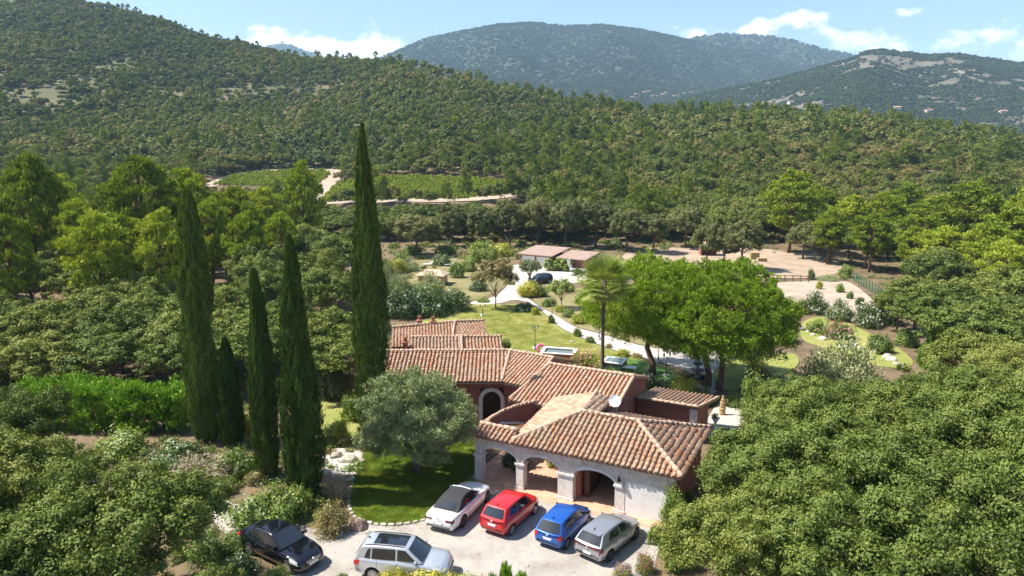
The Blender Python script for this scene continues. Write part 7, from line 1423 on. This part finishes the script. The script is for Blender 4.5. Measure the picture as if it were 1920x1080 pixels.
def huts():
    p = ground(812, 532); o = thing('garden_hut', 'small hut with beige tiled roof among grey-green shrubs', 'hut', tuple(p), R(-12)); m = MB(); m.box(-2.1, 2.1, -1.5, 1.5, 0, 1.6); m.build('wall', M['ochre_render'], o)
    m = MB(); m.prism([(-2.5, -1.9, 1.55), (2.5, -1.9, 1.55), (1.2, 0, 2.35), (-1.2, 0, 2.35)], (0, 0, .1)); m.prism([(2.5, 1.9, 1.55), (-2.5, 1.9, 1.55), (-1.2, 0, 2.35), (1.2, 0, 2.35)], (0, 0, .1)); m.prism([(-2.5, 1.9, 1.56), (-2.5, -1.9, 1.56), (-1.2, 0, 2.36)], (0, 0, .1)); m.prism([(2.5, -1.9, 1.56), (2.5, 1.9, 1.56), (1.2, 0, 2.36)], (0, 0, .1)); m.build('roof', M['beige_roof'], o)
    p = ground(1327, 478); o = thing('stable', 'little open stable with red posts in the sandy yard', 'stable', tuple(p), R(-5)); m = MB(); m.box(-1.7, -1.5, -1.2, 1.4, 0, 2.2); m.box(1.5, 1.7, -1.2, 1.4, 0, 2.2); m.box(-1.5, 1.5, 1.2, 1.4, 0, 2.3); m.build('wall', M['red_render'], o); m = MB(); m.prism([(-2, -1.6, 2.25), (2, -1.6, 2.25), (2, 1.7, 2.75), (-2, 1.7, 2.75)], (0, 0, .12)); m.build('roof', M['beige_roof'], o)
    for px, py, lab in ((1414, 486, 'taller stack of hay bales in the sandy yard'), (1428, 490, 'low hay bale block right of the taller stack')):
        p = ground(px, py); m = MB()
        for k in range(2 if px < 1420 else 1):
            for j in range(2): m.box(-.9, .88, -.6 + j * .62, j * .62 - .02, k * .72, k * .72 + .7)
        o = m.build('hay_bale', M['hay']); o.location = p; tag(o, lab, 'hay bale', 'hay bales')
    for px, py, lab in ((802, 498, 'white sun lounger left of the dark flat bush'), (842, 499, 'white sun lounger right of the dark flat bush')):
        p = ground(px, py); o = thing('sun_lounger', lab, 'sun lounger', tuple(p), .3, 'white sun loungers'); m = MB(); m.box(-.9, .5, -.35, .35, .3, .38); m.build('seat', M['white_paint'], o); m = MB(); m.obox((.78, 0, .55), (.28, 0, .2), (0, .35, 0), (-.03, 0, .04)); m.build('backrest', M['white_paint'], o)
        for a in (-.8, .4):
            for b in (-.3, .3): m = MB(); m.box(a - .03, a + .03, b - .03, b + .03, 0, .3); m.build('leg', M['white_paint'], o)
surf('beige_roof', [(0.40, 0.28, 0.19), (0.50, 0.37, 0.26), (0.55, 0.42, 0.31)], scale=2.5, rough=0.95, bump=.5); surf('hay', [(0.30, 0.22, 0.10), (0.42, 0.32, 0.16)], scale=6, rough=1); surf('fence_wood', [(0.13, 0.08, 0.05), (0.24, 0.16, 0.10)], scale=5, rough=.9); plain('fence_green', (0.03, 0.12, 0.06), .5)
huts()
def fences():
    a, b = ground(1442, 527), ground(1516, 529); d = (b - a) / np.linalg.norm(b - a); Lf = float(np.linalg.norm(b - a)); o = thing('wooden_fence', 'brown wooden post-and-rail fence between the sandy yard and the planting plot', 'fence', tuple(a), math.atan2(d[1], d[0]))
    for x in np.linspace(0, Lf, 6): m = MB(); m.box(x - .07, x + .07, -.07, .07, -.1, 1.15); m.build('post', M['fence_wood'], o)
    for z in (.5, .95): m = MB(); m.box(.07, Lf, -.045, .045, z, z + .1); m.build('rail', M['fence_wood'], o)
    pts = [ground(1600, 527), ground(1640, 552), ground(1688, 590)]; o = thing('mesh_fence', 'green wire-mesh fence along the right side of the planting plot', 'fence', tuple(pts[0]))
    for k in range(2):
        p, q = pts[k] - pts[0], pts[k + 1] - pts[0]; n = 8
        for j in range(n + (k == 1)): c = p + (q - p) * j / n; m = MB(); m.box(c[0] - .04, c[0] + .04, c[1] - .04, c[1] + .04, c[2] - .1, c[2] + 1.7); m.build('post', M['fence_green'], o)
        m = MB(); Lf = np.linalg.norm(q - p); dn = (q - p) / Lf
        for z in np.arange(.1, 1.65, .17): m.tube([p + np.array([0, 0, z]), q + np.array([0, 0, z])], .010, 3)
        for s in np.arange(0, Lf, .22): c = p + dn * s; m.tube([c + np.array([0, 0, .05]), c + np.array([0, 0, 1.62])], .009, 3)
        tag(m.build('wire_mesh', M['fence_green'], o), kind='stuff')
fences()
# ------------------------------------------------------------------ far valley: houses, mast
def valley():
    g = random.Random(12); wall = surf('far_wall', [(0.55, 0.46, 0.38), (0.66, 0.60, 0.52)], scale=1, objrand=.5); X, Y, Z = MTN['mountain_big']; X3, Y3, Z3 = MTN['rocky_hill']
    m = MB(); m.box(-6, 6, -4, 4, 0, 5.5); wm = m.mesh('wall', M['far_wall']); m = MB(); m.prism([(-6.6, -4.6, 5.5), (6.6, -4.6, 5.5), (6.6, 0, 7.3), (-6.6, 0, 7.3)], (0, 0, .3)); m.prism([(6.6, 4.6, 5.5), (-6.6, 4.6, 5.5), (-6.6, 0, 7.3), (6.6, 0, 7.3)], (0, 0, .3)); surf('far_roof', [(0.36, 0.20, 0.13), (0.42, 0.27, 0.19)], scale=1, objrand=.4); rm = m.mesh('roof', M['far_roof'])
    m = MB()
    for x in (-3.5, 0, 3.5): m.box(x - .7, x + .7, -4.06, -4.0, 1.2, 3.6)
    win = m.mesh('window', M['window_glass'])
    from itertools import product
    def spot(A, px, py):
        X_, Y_, Z_ = A; qx, qy = proj(np.stack([X_, Y_, Z_], -1)); k = np.argmin((qx - px) ** 2 + (qy - py) ** 2); i, j = np.unravel_index(k, X_.shape); return X_[i, j], Y_[i, j], Z_[i, j]
    for k in range(16):
        px = 1182 + k * 8.3 + g.uniform(-3, 3); py = 184 - (k % 5) * 2.6 + g.uniform(-2, 2); x, y, z = spot(MTN['mountain_big'], px, py)
        o = thing('village_house', '%s pale house from the left in the far village on the mountain foot' % ORD[k], 'house', (x, y, z - 1), g.uniform(-.5, .5), 'far village houses', (.9, .9, .9)); link_mesh('wall', wm, None, o); link_mesh('roof', rm, None, o); link_mesh('window', win, None, o)
    for k, (px, py, lab) in enumerate([(1484, 196, 'pale house just over the ridge below the rocky hill'), (1738, 212, 'house with orange roof just over the ridge on the right'), (1680, 206, 'house at the foot of the rocky hill'), (1880, 214, 'house at the right frame edge over the ridge')]):
        x, y, z = spot(MTN['rocky_hill'], px, py); o = thing('village_house', lab, 'house', (x, y, z), g.uniform(-.4, .4), 'far village houses'); link_mesh('wall', wm, None, o); link_mesh('roof', rm, None, o); link_mesh('window', win, None, o)
    p = at(812, 66, 3300); m = MB(); z0 = -20
    for s in ((-2, -2), (2, -2), (2, 2), (-2, 2)): m.tube([(s[0], s[1], z0), (0, 0, 38)], [.8, .3], 4)
    o = m.build('radio_mast', M['far_wall']); o.location = p; tag(o, 'thin radio mast on the crest of the big mountain', 'mast')
valley()
# ------------------------------------------------------------------ the air between
def haze():
    m, nt, N, L, out = new_mat('haze_air')
    pv = N('ShaderNodeVolumePrincipled'); pv.inputs['Color'].default_value = (0.50, 0.74, 1.0, 1); pv.inputs['Density'].default_value = 0.0001; pv.inputs['Anisotropy'].default_value = 0.0
    L(pv.outputs[0], out.inputs['Volume'])
    mb = MB(); mb.box(-9600, 9600, -60, 7000, -60, 1010)
    tag(mb.build('haze', m), 'thin pale summer haze over the valley and hills', 'haze', kind='stuff')
haze()
